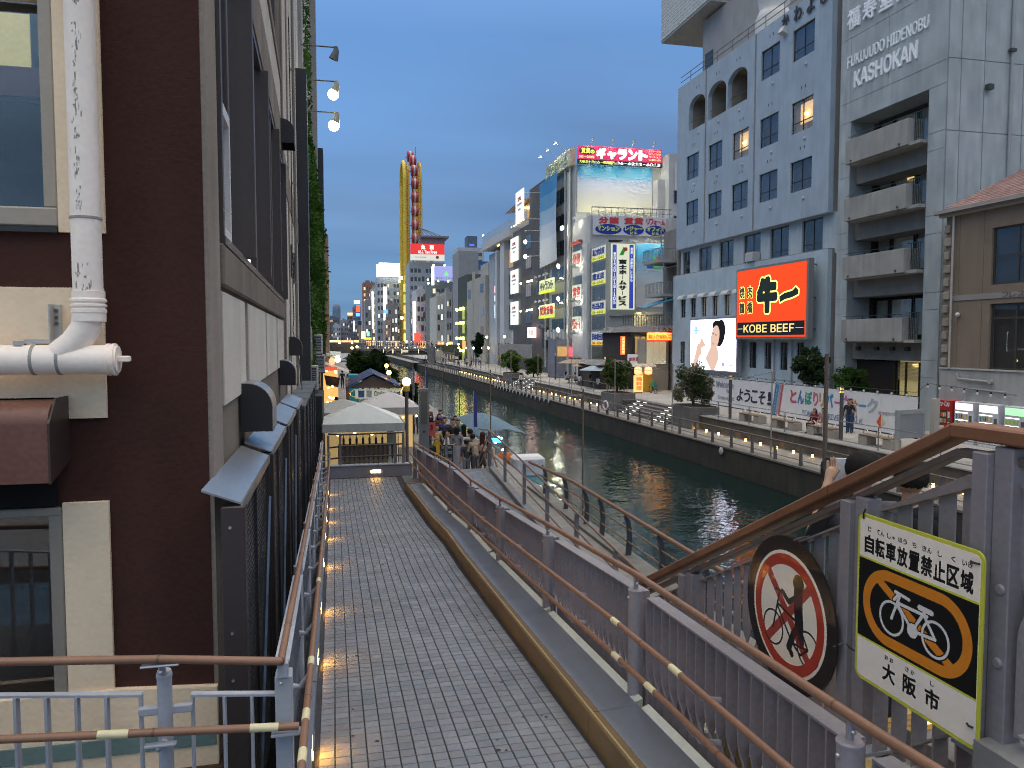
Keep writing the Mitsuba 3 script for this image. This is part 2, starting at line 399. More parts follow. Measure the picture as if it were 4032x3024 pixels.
# ---- side front along the ramp
S0, S1 = 0.0, 22.0
holes = [(0.72, 7.36, 9.55, 9.9), (2.4, 11.5, 5.0, 14.3), (5.8, 11.5, 8.4, 14.3)]
part(bb, 'side_wall', wall_sheet(M(PEBBLE, 0.6), 0.26, 10.4, 2, 17, holes, 0.3, LW), 'stucco')
part(bb, 'corner_strip', M((0.26, 0.22, 0.18), 0.6, LB).box(-0.01, 0.02, 0.004, 0.55, 6.95, 17).box(-0.01, 0.022, 0.006, 0.5, 2.2, 6.95), 'stucco')
part(bb, 'white_wall', wall_sheet(M(OFFWHITE, 0.3), 10.4, 21.3, 2, 18, [(14.2, 8.2, 16.2, 8.95)], 0.3, LW), 'stucco')
part(bb, 'grey_band', M((0.24, 0.20, 0.17), 0.5, LB).box(0, 0.03, 10.4, 10.75, 2, 18).box(0, 0.025, 13.1, 13.4, 2, 18).box(0, 0.025, 17.2, 17.5, 2, 18).box(0, 0.02, 10.75, 21.3, 9.75, 10.4), 'stucco')
for a, b in ((0.60, 2.18), (2.50, 4.80), (5.0, 7.15), (7.4, 9.4)):
    part(bb, 'white_panel', M(OFFWHITE, 0.3, LB).cbox(-0.01, 0.028, a, b, 6.24, 7.03, 0.008), 'stucco')
part(bb, 'window_sill', M(PEBBLE, 0.6, LB).cbox(0, 0.05, 0.55, 9.7, 7.06, 7.35, 0.015), 'stucco')
part(bb, 'upper_band', M((0.23, 0.195, 0.16), 0.6, LB).box(0, 0.05, 0.5, 9.7, 9.93, 10.55).box(0, 0.05, 0.5, 9.7, 11.3, 11.47), 'stucco')
part(bb, 'spandrel', M(OFFWHITE, 0.3, LB).box(0, 0.028, 0.6, 9.6, 10.56, 11.29), 'stucco')
BZ = (0.075, 0.06, 0.05)
wd = part(bb, 'side_window', M(BZ, 0.3, LB).box(-0.12, 0.03, 0.72, 0.80, 7.36, 9.9).box(-0.12, 0.04, 0.72, 9.55, 7.36, 7.42).box(-0.12, 0.04, 0.72, 9.55, 9.82, 9.9), 'satin', label='long bronze framed window reflecting the blue sky')
for s, t in ((1.36, 0.012), (2.30, 0.125), (3.62, 0.03), (4.6, 0.12), (6.5, 0.03), (7.15, 0.12), (9.5, 0.11)):
    part(wd, 'mullion', M(BZ, 0.3, LB).cbox(-0.12, t, s - 0.045, s + 0.045, 7.42, 9.82, 0.006), 'satin')
part(wd, 'vent_sash', M((0.55, 0.54, 0.52), 0.2, LB).box(-0.05, 0.02, 0.80, 0.86, 7.42, 8.38).box(-0.05, 0.02, 1.26, 1.32, 7.42, 8.38).box(-0.05, 0.02, 0.86, 1.26, 8.30, 8.38).box(-0.05, 0.02, 0.86, 1.26, 7.42, 7.5), 'satin')
part(wd, 'dark_panel', M((0.05, 0.038, 0.033), 0.3, LB).box(-0.05, -0.02, 0.80, 1.32, 8.38, 9.82), 'satin')
part(wd, 'pane', M(fr=LB).box(0.001, 0.002, 1.40, 9.46, 7.42, 9.82).box(-0.04, -0.039, 0.86, 1.26, 7.5, 8.3), 'pane')
part(wd, 'room', M((0.03, 0.03, 0.03), 0.3, LB).box(-1.5, -1.45, 0.4, 9.9, 7.0, 10.2).box(-1.45, -0.31, 0.4, 9.9, 7.2, 7.3).box(-1.45, -0.31, 0.4, 9.9, 9.95, 10.0), 'matte')
for s0, s1 in ((2.4, 5.0), (5.8, 8.4)):
    w2 = part(bb, 'small_window', M(BZ, 0.3, LB).box(-0.1, 0.02, s0, s0 + 0.07, 11.5, 14.3).box(-0.1, 0.02, s1 - 0.07, s1, 11.5, 14.3).box(-0.1, 0.02, (s0 + s1) / 2 - 0.04, (s0 + s1) / 2 + 0.04, 11.5, 14.3).box(-0.1, 0.02, s0, s1, 11.5, 11.57), 'satin')
    part(w2, 'pane', M(fr=LB).box(-0.06, -0.059, s0, s1, 11.5, 14.3), 'pane')
    part(w2, 'blind', M((0.05, 0.05, 0.055), 0.3, LB).box(-0.3, -0.28, s0, s1, 11.5, 14.3), 'matte')
w2 = part(bb, 'louvre', M((0.05, 0.05, 0.05), 0.2, LB).box(-0.1, 0.03, 14.2, 14.3, 8.2, 8.95).box(-0.1, 0.03, 16.1, 16.2, 8.2, 8.95), 'satin')
for k in range(6):
    part(w2, 'slat', M((0.10, 0.10, 0.10), 0.2, LB).box(-0.05, 0.02, 14.3, 16.1, 8.22 + k * 0.12, 8.27 + k * 0.12), 'satin')
part(bb, 'inner_core', M((0.02, 0.018, 0.016), 0.1).box(-7, -2.6, 5.4, 27, 2, 16.9), 'matte')


def hood(s, z, L, label, steel):
    """a D-shaped vent hood on the side wall: dark end plates, a curved steel cover"""
    R, H = 0.20, 0.40
    prof = [(0.02, z - H)] + [(0.27, z - H), (0.27, z - R)] + [(0.27 - R + R * math.cos(a), z - R + R * math.sin(a)) for a in np.linspace(0, math.pi / 2, 9)] + [(0.02, z)]
    inner = Polygon(prof)
    shell = LineString(prof[1:]).buffer(0.006, cap_style=2)
    k = LB @ np.array([[1, 0, 0, 0], [0, 0, -1, s + L], [0, 1, 0, 0], [0, 0, 0, 1.0]])
    e = LB @ np.array([[1, 0, 0, 0], [0, 0, -1, s + 0.004], [0, 1, 0, 0], [0, 0, 0, 1.0]])
    vh = part(bb, 'vent_hood', M((0.42, 0.41, 0.40) if steel else (0.03, 0.027, 0.025), 0.3).ext(shell, L, k), 'metal' if steel else 'satin', 40, label=label)
    part(vh, 'end_plate', M((0.028, 0.026, 0.027), 0.3).ext(inner, 0.008, e).ext(inner, 0.008, LB @ np.array([[1, 0, 0, 0], [0, 0, -1, s + L - 0.003], [0, 1, 0, 0], [0, 0, 0, 1.0]])), 'satin')


hood(1.72, 6.33, 0.52, 'curved steel vent hood with a dark end plate', True)
hood(7.9, 6.36, 0.55, 'smaller steel vent hood further along the wall', True)
hood(9.0, 10.48, 0.6, 'black vent hood under the upper windows', False)
hood(12.2, 6.75, 0.5, 'rounded black vent hood near the far end', False)
pp = part(bb, 'side_pipe', M((0.20, 0.18, 0.15), 0.4, LB).cyl((0.09, 15.4, 3), (0.09, 15.4, 17.5), 0.035, n=10), 'satin', 40)
for z in (8.1, 10.6, 13.4, 16.0):
    part(pp, 'pipe_clip', M((0.25, 0.23, 0.2), 0.3, LB).box(0, 0.13, 15.36, 15.44, z, z + 0.05), 'satin')
P = [(0.06, 13.6, 14), (0.07, 13.7, 11), (0.06, 13.55, 8.6), (0.10, 13.5, 8.3), (0.06, 13.6, 8.0), (0.08, 13.4, 7.2), (0.06, 13.2, 6.9), (0.2, 12.9, 6.2), (0.26, 12.5, 5.6)]
part(bb, 'cable', M((0.03, 0.03, 0.03), 0.2, LB).tube(P, 0.012, 6), 'satin', 40)
part(bb, 'dark_column', M((0.028, 0.030, 0.033), 0.25, LB).cbox(-0.02, 0.34, 20.9, 21.6, 2.5, 15.3, 0.01), 'satin', label='tall dark steel column at the far end of the side wall')
part(bb, 'column_trim', M((0.55, 0.55, 0.53), 0.2, LB).box(0.34, 0.352, 21.5, 21.62, 2.5, 15.3), 'metal')

# ---- mesh screen fence between the building and the ramp
sf = thing('screen_fence', 'black mesh screen fence with sloping galvanised caps between brown building and ramp', 'fence')
fy = [4.62, 6.72, 8.85, 10.95, 12.9]
for k in range(4):
    y0, y1 = fy[k], fy[k + 1]
    pn = part(sf, 'mesh_panel', M((0.035, 0.033, 0.032), 0.2).box(-0.605, -0.565, y0 + 0.14, y0 + 0.17, 3.2, 5.72).box(-0.605, -0.565, y1 - 0.03, y1, 3.2, 5.72).box(-0.605, -0.565, y0 + 0.17, y1 - 0.03, 5.66, 5.72).box(-0.605, -0.565, (y0 + y1) / 2, (y0 + y1) / 2 + 0.035, 3.2, 5.66), 'satin')
    m = M((0.10, 0.10, 0.10), 0.1)
    for i in range(24):
        yy = y0 + 0.19 + i * (y1 - y0 - 0.24) / 24
        m.box(-0.590, -0.586, yy, yy + 0.03, 3.3, 5.66)
    for i in range(60):
        z = 3.35 + i * 0.039
        m.box(-0.586, -0.582, y0 + 0.17, y1 - 0.03, z, z + 0.018)
    part(pn, 'mesh', m, 'metal', kind='stuff')
    cp = part(sf, 'cap_sheet', M((0.42, 0.44, 0.45), 0.25).hull([(-0.55, y0 + 0.03, 5.745), (-0.55, y1 - 0.2, 5.745), (-0.55, y0 + 0.03, 5.757), (-0.55, y1 - 0.2, 5.757), (-0.755, y0 - 0.04, 5.84), (-0.755, y1 - 0.26, 5.84), (-0.755, y0 - 0.04, 5.852), (-0.755, y1 - 0.26, 5.852)]), 'metal')
    part(cp, 'drip_edge', M((0.42, 0.44, 0.45), 0.25).box(-0.552, -0.542, y0 + 0.02, y1 - 0.2, 5.70, 5.758), 'metal')
    part(sf, 'post', M((0.040, 0.030, 0.028), 0.3).cbox(-0.66, -0.53, y0, y0 + 0.13, 2.9, 5.74, 0.006), 'satin')
    for z in (5.62, 5.0, 4.72):
        part(sf, 'bolt', M((0.5, 0.5, 0.5), 0.2).cyl((-0.61, y0 - 0.008, z), (-0.61, y0, z), 0.009, n=8), 'metal')
for k in range(3):
    y0 = 4.9 + 2.1 * k
    part(sf, 'brace', M((0.16, 0.19, 0.22), 0.2).tube([(-0.50, y0, 3.9), (-0.56, y0 + 1.7, 5.4)], 0.016, 4), 'metal')
# the taller, darker screen behind it
s2 = thing('tall_screen', 'dark slatted equipment screen beyond the mesh fence on the left', 'screen')
for k in range(5):
    y0 = 13.2 + k * 1.6
    part(s2, 'post', M((0.03, 0.03, 0.035), 0.2).box(-0.62, -0.54, y0, y0 + 0.08, 2.6, 5.55), 'satin')
    part(s2, 'cap', M((0.09, 0.10, 0.11), 0.2).box(-0.9, -0.53, y0, y0 + 1.5, 5.55, 5.6), 'satin')
    for j in range(11):
        part(s2, 'slat', M((0.022, 0.022, 0.025), 0.3).box(-0.60, -0.57, y0 + 0.08 + j * 0.138, y0 + 0.17 + j * 0.138, 2.7, 5.5), 'satin')
# ================================================================== water, ramps, stairs, railings
STEEL, RAILB, PURP, TAPE = (0.34, 0.36, 0.40), (0.215, 0.115, 0.07), (0.245, 0.225, 0.245), (0.62, 0.56, 0.34)
DY = [0.0, 2.0, 4.7, 9.9, 11.5, 13.5, 18.4, 21.2]
DZ = [4.42, 4.27, 4.07, 3.68, 3.60, 3.40, 3.06, 3.04]
dz = lambda y: float(np.interp(y, DY, DZ))
E2Y, E2Z = [5.0, 21.0], [1.91, 3.03]
ez = lambda y: float(np.interp(y, E2Y, E2Z))
struct('canal_water', M().grid(np.array([[(x, y, 0.0) for y in (-30, 60, 180, 420)] for x in (-10, 20, 30)]), 3, 4), 'dark green canal water with ripples and long light reflections', 'water_skin')
struct('canal_bed', M((0.02, 0.03, 0.03), 0.2).box(-400, 500, -60, 1500, -2.2, -2.0), 'dark bed under the canal', 'matte')
# upper ramp: sloping base, tiles laid on it one by one
def slab(ys, zf, x0, x1, th, col, amt=0.3):
    s = M(col, amt)
    for a, b in zip(ys[:-1], ys[1:]):
        s.hull([(x, y, zf(y) - d) for x in (x0, x1) for y in (a, b) for d in (0, th)])
    return s


up = struct('upper_ramp', slab([2.0, 4.7, 9.9, 11.5, 13.5, 18.4, 20.7], lambda y: dz(y) - 0.007, -0.30, 1.66, 0.28, (0.035, 0.037, 0.042)), 'grey tiled ramp sloping away from the camera with dark joints')
PIT_ = 0.1003
tone = [(0.148, 0.158, 0.175), (0.130, 0.142, 0.158), (0.165, 0.172, 0.188), (0.145, 0.146, 0.158), (0.158, 0.163, 0.172)]
cols, rows = 17, 163
protos, many, cnt = {}, M(amt=0.5), 0
for r in range(rows):
    y = 4.16 + r * PIT_ if r < 165 else 0
    if y > 20.55: break
    za, zb = dz(y), dz(y + PIT_)
    th = math.atan2(zb - za, PIT_)
    sx = -0.16 - 0.004 * (y - 4)
    for c in range(cols):
        x = sx + c * PIT_ + 0.02
        k = int(rng.integers(5)); j = rng.random(); lift = (rng.random() - 0.5) * 0.0016
        g, g2 = 0.0035 + 0.0008 * rng.random(), 0.0028
        P = np.array([(x + g, 0, 0), (x + PIT_ - g, 0, 0)])
        if r < 17 or (r < 18 and c < 11):
            if k not in protos:
                pm = M(tone[k], 0.55)
                pm.hull([(a, b, -0.006) for a in (g, PIT_ - g) for b in (g2, PIT_ - g2)] + [(a, b, 0.0) for a in (g + 0.0015, PIT_ - g - 0.0015) for b in (g2 + 0.0015, PIT_ - g2 - 0.0015)])
                protos[k] = shape(pm, 'satin')
            mt = np.eye(4); mt[:3, 1] = [0, math.cos(th), math.sin(th)]; mt[:3, 2] = [0, -math.sin(th), math.cos(th)]; mt[:3, 3] = [x, y, za + lift]
            part(up, 'tile', protos[k], at=mt)
        else:
            t_ = dim(tone[k], 0.93 + 0.14 * j)
            V = [(x + g, y + g2, -0.006 + np.interp(g2 / PIT_, [0, 1], [za, zb])), (x + PIT_ - g, y + g2, -0.006 + za), (x + PIT_ - g, y + PIT_ - g2, -0.006 + zb), (x + g, y + PIT_ - g2, -0.006 + zb)]
            b_ = 0.0015
            V += [(x + g + b_, y + g2 + b_, za + lift), (x + PIT_ - g - b_, y + g2 + b_, za + lift), (x + PIT_ - g - b_, y + PIT_ - g2 - b_, zb + lift), (x + g + b_, y + PIT_ - g2 - b_, zb + lift)]
            many.add(V, [(4, 5, 6), (4, 6, 7), (0, 1, 5), (0, 5, 4), (1, 2, 6), (1, 6, 5), (2, 3, 7), (2, 7, 6), (3, 0, 4), (3, 4, 7)], t_)
part(up, 'small_tiles', many, 'satin', kind='stuff')
m = M((0.05, 0.04, 0.04), 0.6)
for k in range(46):   # chewing-gum spots and scuffs
    x, y = rng.random() * 1.5 - 0.05, 4.3 + rng.random() ** 1.6 * 9
    r = 0.008 + 0.012 * rng.random()
    V = [(x, y, dz(y) + 0.0035)] + [(x + r * (0.7 + 0.5 * rng.random()) * math.cos(a), y + r * (0.7 + 0.5 * rng.random()) * math.sin(a), dz(y + r * math.sin(a)) + 0.003) for a in np.linspace(0, 6.283, 9)[:-1]]
    m.add(V, [(0, i + 1, (i + 1) % 8 + 1) for i in range(8)])
part(up, 'gum_spots', m, 'matte', kind='stuff')
# landing at the end, joining both ramps
struct('landing', M((0.13, 0.135, 0.145), 0.5).box(1.62, 2.14, 18.56, 21.4, 2.75, 3.035).box(2.14, 4.3, 21.0, 21.4, 2.75, 3.033).box(-0.3, 1.7, 20.68, 21.4, 2.75, 3.034), 'grey paved landing at the far end of the ramps')
# left edge: steel kick plate with sunken foot lights
lk = thing('kick_plate', 'pale steel kick plate along the left edge of the upper ramp', 'kerb')
for k, (a, b) in enumerate(zip([2.2, 3.9, 5.9, 7.9, 9.9, 11.9, 13.9, 15.9, 17.9], [3.88, 5.88, 7.88, 9.88, 11.88, 13.88, 15.88, 17.88, 20.6])):
    x0, x1 = -0.178 - 0.004 * (a - 4), -0.178 - 0.004 * (b - 4)
    part(lk, 'plate', M((0.46, 0.50, 0.56), 0.15).hull([(x - d, y, dz(y) + h) for x, y in ((x0, a), (x1, b)) for d, h in ((0.05, -0.1), (0.05, 0.13), (0.0, 0.13), (0.0, -0.1))]), 'metal')
for k, y in enumerate((4.9, 6.65, 8.25, 10.45, 12.5, 14.35, 16.1, 18.3)):
    x = -0.176 - 0.004 * (y - 4)
    fl = thing('ramp_footlight', f'amber foot light in the left kick plate of the ramp, {("nearest of the eight", "second from the camera", "third from the camera", "fourth from the camera", "fifth from the camera", "sixth from the camera", "seventh from the camera", "farthest of the eight")[k]}', 'foot light', 'amber foot lights along the ramp')
    z = dz(y) + 0.075
    part(fl, 'housing', M((0.30, 0.32, 0.35), 0.2).box(x, x + 0.012, y - 0.12, y + 0.12, z + 0.028, z + 0.04).box(x, x + 0.006, y - 0.12, y + 0.12, z - 0.04, z - 0.03), 'metal')
    part(fl, 'lamp', M((0.8, 0.6, 0.3), 0).box(x, x + 0.0035, y - 0.095, y + 0.095, z - 0.024, z + 0.024), 'matte', em=(85, 38, 5.0), w=7.0)
# right kerb: yellow-brown granite band, steel plinth, pale strip
kb = thing('granite_kerb', 'ochre stone kerb with steel ledge along the right edge of the upper ramp', 'kerb')
ky = [2.0, 4.7, 7.0, 9.9, 11.5, 13.5, 15.9, 18.4]
for a, b in zip(ky[:-1], ky[1:]):
    part(kb, 'kerb_stone', M((0.125, 0.082, 0.032), 0.4).hull([(x, y, dz(y) + h) for y in (a + 0.004, b - 0.004) for x, h in ((1.585, -0.05), (1.585, 0.175), (1.592, 0.182), (1.66, 0.182), (1.66, -0.05))]), 'satin')
    part(kb, 'edge_trim', M((0.30, 0.22, 0.10), 0.3).hull([(x, y, dz(y) + h) for y in (a, b) for x, h in ((1.60, 0.182), (1.612, 0.182), (1.60, 0.187), (1.612, 0.187))]), 'satin')
    part(kb, 'ledge', M((0.40, 0.44, 0.49), 0.25).hull([(x, y, dz(y) + h) for y in (a + 0.002, b - 0.002) for x, h in ((1.66, 0.181), (1.93, 0.195), (1.93, 0.05), (1.66, 0.05))]), 'metal')
    part(kb, 'back_strip', M((0.55, 0.56, 0.48), 0.3).hull([(x, y, dz(y) + h) for y in (a + 0.05, b - 0.05) for x, h in ((1.93, 0.195), (1.985, 0.215), (1.985, 0.05), (1.93, 0.05))]), 'satin')
part(kb, 'end_block', M((0.125, 0.082, 0.032), 0.4).cbox(1.585, 1.98, 18.4, 18.55, 2.9, dz(18.4) + 0.20, 0.008), 'satin')


def twist_bar(h, wd=0.072, t=0.011, a0=90.0, a1=0.0, mid=0.5, L=0.14, n=9):
    """a flat bar standing at the origin, twisted from azimuth a0 at the foot to a1 at the top"""
    zs = [0, mid - L] + list(np.linspace(mid - L, mid + L, n))[1:-1] + [mid + L, h]
    V = []
    for z in zs:
        q = np.clip((z - mid + L) / (2 * L), 0, 1); q = q * q * (3 - 2 * q)
        a = math.radians(a0 + (a1 - a0) * q)
        c, s = math.cos(a) / 2, math.sin(a) / 2
        for u, v in ((-1, -1), (1, -1), (1, 1), (-1, 1)):
            V.append((u * wd * c - v * t * s, u * wd * s + v * t * c, z))
    F = []
    for i in range(len(zs) - 1):
        for j in range(4):
            p, q_ = i * 4 + j, i * 4 + (j + 1) % 4
            F += [(p, q_, q_ + 4), (p, q_ + 4, p + 4)]
    k = len(V) - 4
    F += [(0, 2, 1), (0, 3, 2), (k, k + 1, k + 2), (k, k + 2, k + 3)]
    return V, F


def handrail(parent, name, P, r, col=RAILB, joints=(), tapes=()):
    rl = part(parent, name, M(col, 0.35).tube(P, r, 14), 'satin', 50)
    P = np.asarray(P, float); L = np.r_[0, np.cumsum(np.linalg.norm(np.diff(P, axis=0), axis=1))]
    at = lambda d: np.array([np.interp(d, L, P[:, i]) for i in range(3)])
    for d in joints:
        part(rl, 'joint', M(dim(col, 0.6), 0.3).tube([at(d), at(d + 0.012)], r + 0.0012, 14), 'satin', 50)
    for d in tapes:
        part(rl, 'tape', M(TAPE, 0.3).tube([at(d), at(d + 0.13)], r + 0.0012, 14), 'satin', 50)
    return rl


def round_post(parent, x, y, z0, z1, r=0.05, up=0.08):
    ps = part(parent, 'post', M(PURP, 0.3).lathe([(r, z0), (r, z1 - 0.02), (r * 1.06, z1 - 0.018), (r * 1.06, z1 - 0.008), (r * 0.9, z1), (0.0, z1)], 16, (x, y, 0)), 'satin', 40)
    part(ps, 'neck', M(PURP, 0.25).cyl((x, y, z1 - 0.01), (x, y, z1 + up), 0.016, n=10).cbox(x - 0.016, x + 0.016, y - 0.06, y + 0.06, z1 + up - 0.012, z1 + up, 0.003), 'satin', 40)
    part(ps, 'bolt', M((0.55, 0.55, 0.53), 0.1).ball((x - r - 0.001, y - 0.0, z1 - 0.06), 0.011, sub=1).ball((x, y - 0.02, z1 + up * 0.45), 0.012, sub=1), 'metal', True)
    return ps


# ---- left railing: across the front (along X) and down the ramp (along Y)
lr = thing('left_railing', 'blue-grey steel railing with brown handrails on the left of the ramp', 'railing')
xt = lambda y: -0.28 - 0.007 * (y - 3.78)
ry = np.r_[3.78, np.arange(4.7, 20.5, 1.6), 20.5]
handrail(lr, 'top_rail', [(-4.0, 3.78, 5.33), (-1.48, 3.78, 5.265), (-0.82, 3.78, 5.215), (-0.29, 3.78, 5.155), (-0.282, 3.79, 5.15)] + [(xt(y), y, dz(y) + 1.02) for y in ry[1:]], 0.0195, joints=(3.17, 3.72, 4.3, 6.3, 8.3, 10.3))
handrail(lr, 'handrail', [(-4.0, 3.74, 5.02), (-1.48, 3.74, 4.93), (-0.2, 3.74, 4.845)], 0.019, joints=(3.15,), tapes=(2.92, 3.58))
handrail(lr, 'side_handrail', [(-0.165, 1.6, 5.02), (-0.168, 3.0, 4.90)] + [(-0.172 - 0.002 * (y - 3.7), y, dz(y) + 0.70) for y in ry], 0.019, joints=(2.5, 4.4, 6.4, 8.4), tapes=(1.75, 2.2, 3.0, 5.1))
for a, b in ((-3.2, -0.93), (-0.71, -0.275)):
    za, zb = (5.065 - (q + 1.53) * 0.0968 for q in (a, b))
    fp = part(lr, 'front_panel', M(STEEL, 0.25).hull([(x, y, z + d) for x, z in ((a, za), (b, zb)) for y in (3.885, 3.925) for d in (-0.012, 0.0)]).box(a, a + 0.012, 3.885, 3.925, 4.1, za - 0.012).box(b - 0.012, b, 3.885, 3.925, 4.1, zb - 0.012), 'satin')
    for x in np.arange(b - 0.155, a + 0.06, -0.128):
        z = 5.065 - (x + 1.53) * 0.0968 - 0.012
        V, F = twist_bar(z - 4.05, 0.05, 0.012, 0, 90, 0.42, 0.09)
        part(fp, 'bar', M(STEEL, 0.3).add(np.array(V) + [x, 3.905, 4.05], F), 'satin')
for x in (-0.82, -2.6):
    z1 = 5.13 if x > -1 else 5.2
    ps = part(lr, 'front_post', M(STEEL, 0.3).lathe([(0.034, 3.9), (0.034, z1 - 0.035), (0.037, z1 - 0.03), (0.037, z1 - 0.02), (0.030, z1), (0, z1)], 16, (x, 3.86, 0)), 'satin', 40)
    part(ps, 'bracket', M(STEEL, 0.2).cyl((x, 3.84, z1 - 0.01), (x, 3.80, z1 + 0.05), 0.017, n=10).cbox(x - 0.085, x + 0.085, 3.76, 3.80, z1 + 0.052, z1 + 0.062, 0.004).cbox(x - 0.07, x + 0.07, 3.73, 3.765, 4.815, 4.83, 0.004).cyl((x, 3.83, 4.79), (x, 3.75, 4.82), 0.018, n=10).cbox(x - 0.12, x - 0.03, 3.86, 3.89, 4.91, 4.95, 0.005).cbox(x + 0.03, x + 0.12, 3.86, 3.89, 4.91, 4.95, 0.005), 'satin', 40)
    part(ps, 'bolt', M((0.6, 0.6, 0.6), 0.1).ball((x, 3.785, z1 + 0.02), 0.012, sub=2).ball((x - 0.02, 3.80, 4.775), 0.013, sub=2), 'metal', True)
cp = part(lr, 'corner_post', M(STEEL, 0.3).cbox(-0.315, -0.235, 3.82, 3.93, 3.9, 5.06, 0.005).cbox(-0.30, -0.25, 3.80, 3.86, 5.06, 5.135, 0.004), 'satin')
part(cp, 'bolt', M((0.6, 0.6, 0.6), 0.1).ball((-0.28, 3.815, 4.79), 0.014, sub=2).ball((-0.285, 3.815, 5.03), 0.009, sub=2), 'metal', True)
part(cp, 'rail_stay', M(STEEL, 0.2).cbox(-0.33, -0.18, 3.735, 3.80, 4.80, 4.815, 0.003), 'satin')
for a, b in zip(np.arange(4.1, 19.5, 2.15), np.arange(6.1, 21.5, 2.15)):
    xa, xb = xt(a), xt(b)
    sp = part(lr, 'side_panel', M((0.40, 0.44, 0.50), 0.2).hull([(x + e, y, dz(y) + 0.90 + d) for x, y in ((xa, a), (xb, b)) for e in (-0.055, 0.02) for d in (0, 0.012)]), 'satin')
    for y in np.arange(a + 0.07, b - 0.02, 0.128):
        V, F = twist_bar(0.93, 0.055, 0.012, 90, 0, 0.5, 0.1)
        part(sp, 'bar', M((0.16, 0.18, 0.21), 0.3).add(np.array(V) + [xt(y) - 0.02, y, dz(y) - 0.03], F), 'satin')
    x, y = xt(a - 0.08), a - 0.08
    if a > 4.2:
        ps = part(lr, 'side_post', M(STEEL, 0.3).cyl((x - 0.02, y, dz(y) - 0.3), (x - 0.02, y, dz(y) + 0.97), 0.036, n=12).cyl((x - 0.02, y, dz(y) + 0.95), (x, y, dz(y) + 1.01), 0.014, n=8), 'satin', 40)
    for k, yy in enumerate((a + 0.45, a + 1.5)):
        br = part(lr, 'rail_bracket', M(STEEL, 0.2).tube([(xt(yy) - 0.01, yy, dz(yy) + 0.60), (xt(yy) + 0.05, yy, dz(yy) + 0.60), (-0.172 - 0.002 * (yy - 3.7), yy, dz(yy) + 0.68)], [0.028, 0.014, 0.012], 8), 'satin', 40)
# ---- railing across the end of the ramp
er = thing('end_railing', 'dark rails closing the far end of the ramp in front of the white tent', 'railing')
for z in (4.17, 3.86, 3.56):
    part(er, 'rail', M((0.05, 0.04, 0.036), 0.2).tube([(-0.25, 20.85, z + (0.03 if z > 4 else -0.03)), (0.1, 20.85, z), (1.75, 20.85, z + 0.02)], 0.024, 10), 'satin', 50)
for x in (-0.25, 0.06, 1.5, 1.72):
    part(er, 'post', M((0.16, 0.15, 0.15), 0.3).box(x - 0.03, x + 0.03, 20.80, 20.88, 3.0, 4.16), 'satin')
for k in range(11):
    V, F = twist_bar(0.72, 0.06, 0.012, 90, 0, 0.36, 0.1)
    part(er, 'picket', M((0.05, 0.05, 0.05), 0.3).add(np.array(V) + [0.18 + k * 0.125, 20.90, 3.15], F), 'satin')
ew = thing('end_wall', 'low grey steel faced wall closing the end of the ramp, with a glowing amber light', 'wall')
part(ew, 'face', M((0.22, 0.23, 0.25), 0.3).box(-0.28, 1.95, 20.72, 20.80, 2.8, 3.34), 'satin')
part(ew, 'coping', M((0.30, 0.31, 0.33), 0.3).box(-0.30, 1.97, 20.69, 20.95, 3.34, 3.365), 'satin')
part(ew, 'lamp', M((0.8, 0.6, 0.3), 0).box(0.845, 1.105, 20.705, 20.719, 3.14, 3.22), 'matte', em=(19, 9.5, 2.0), w=5.0)
part(ew, 'lamp_frame', M((0.4, 0.4, 0.4), 0.2).box(0.83, 1.12, 20.70, 20.719, 3.222, 3.24), 'metal')

# ---- middle railing between the two ramps
mr = thing('middle_railing', 'grey-purple railing of twisted flat bars with brown handrails between the two ramps', 'railing')
MX = 2.02
my = np.r_[1.2, 2.4, 3.6, 4.88, 7.14, 9.39, 11.57, 13.8, 16.0, 18.2, 20.3]
tz = lambda y: float(np.interp(y, [0, 2.4, 4.88, 7.14, 9.4, 11.57, 13.76, 15.94, 20.3], [5.40, 5.22, 5.10, 4.91, 4.71, 4.56, 4.49, 4.32, 3.97]))
handrail(mr, 'top_rail', [(1.97, y, tz(y)) for y in (0.6, 1.6, 2.4, 3.6, 4.88, 6.0, 7.14, 8.3, 9.4, 10.5, 11.57, 12.6, 13.76, 15.94, 18.2, 20.3)], 0.0215, joints=(2.1, 3.2, 4.33, 6.6, 8.8, 11.0, 13.2))
hz1 = lambda y: float(np.interp(y, [0, 3.98, 4.84, 7.32, 9.9, 14, 20.4], [5.04, 4.84, 4.78, 4.56, 4.34, 4.06, 3.70]))
hy = np.r_[0.8, 2.0, 3.0, 3.98, 4.84, 6.0, 7.32, 8.6, 9.9, 11.5, 13.5, 16, 18.4, 20.4]
handrail(mr, 'upper_handrail', [(1.83, y, hz1(y)) for y in hy], 0.019, joints=(3.6, 6.6, 9.2), tapes=(3.05, 4.0))
handrail(mr, 'lower_handrail', [(1.83, y, hz1(y) - 0.235) for y in hy], 0.019, joints=(2.6, 5.8, 8.6), tapes=(3.4, 3.98))
for y in (2.6, 3.7, 4.88, 6.0, 7.14, 8.3, 9.39, 10.5, 11.57, 12.7, 13.8, 16, 18.2):
    for d in (0, 0.235):
        z = hz1(y) - d
        part(mr, 'rail_bracket', M(PURP, 0.25).tube([(MX - 0.03, y, z - 0.10), (1.88, y, z - 0.075), (1.835, y, z - 0.02)], [0.022, 0.015, 0.011], 8).cbox(1.815, 1.85, y - 0.05, y + 0.05, z - 0.026, z - 0.018, 0.003), 'satin', 40)
for y in (2.62, 4.88, 7.14, 9.39, 11.57, 13.8, 16.0, 18.2, 20.3):
    round_post(mr, MX - 0.04, y, dz(y) - 0.3, tz(y) - 0.105, 0.052, 0.085)
bars = {}
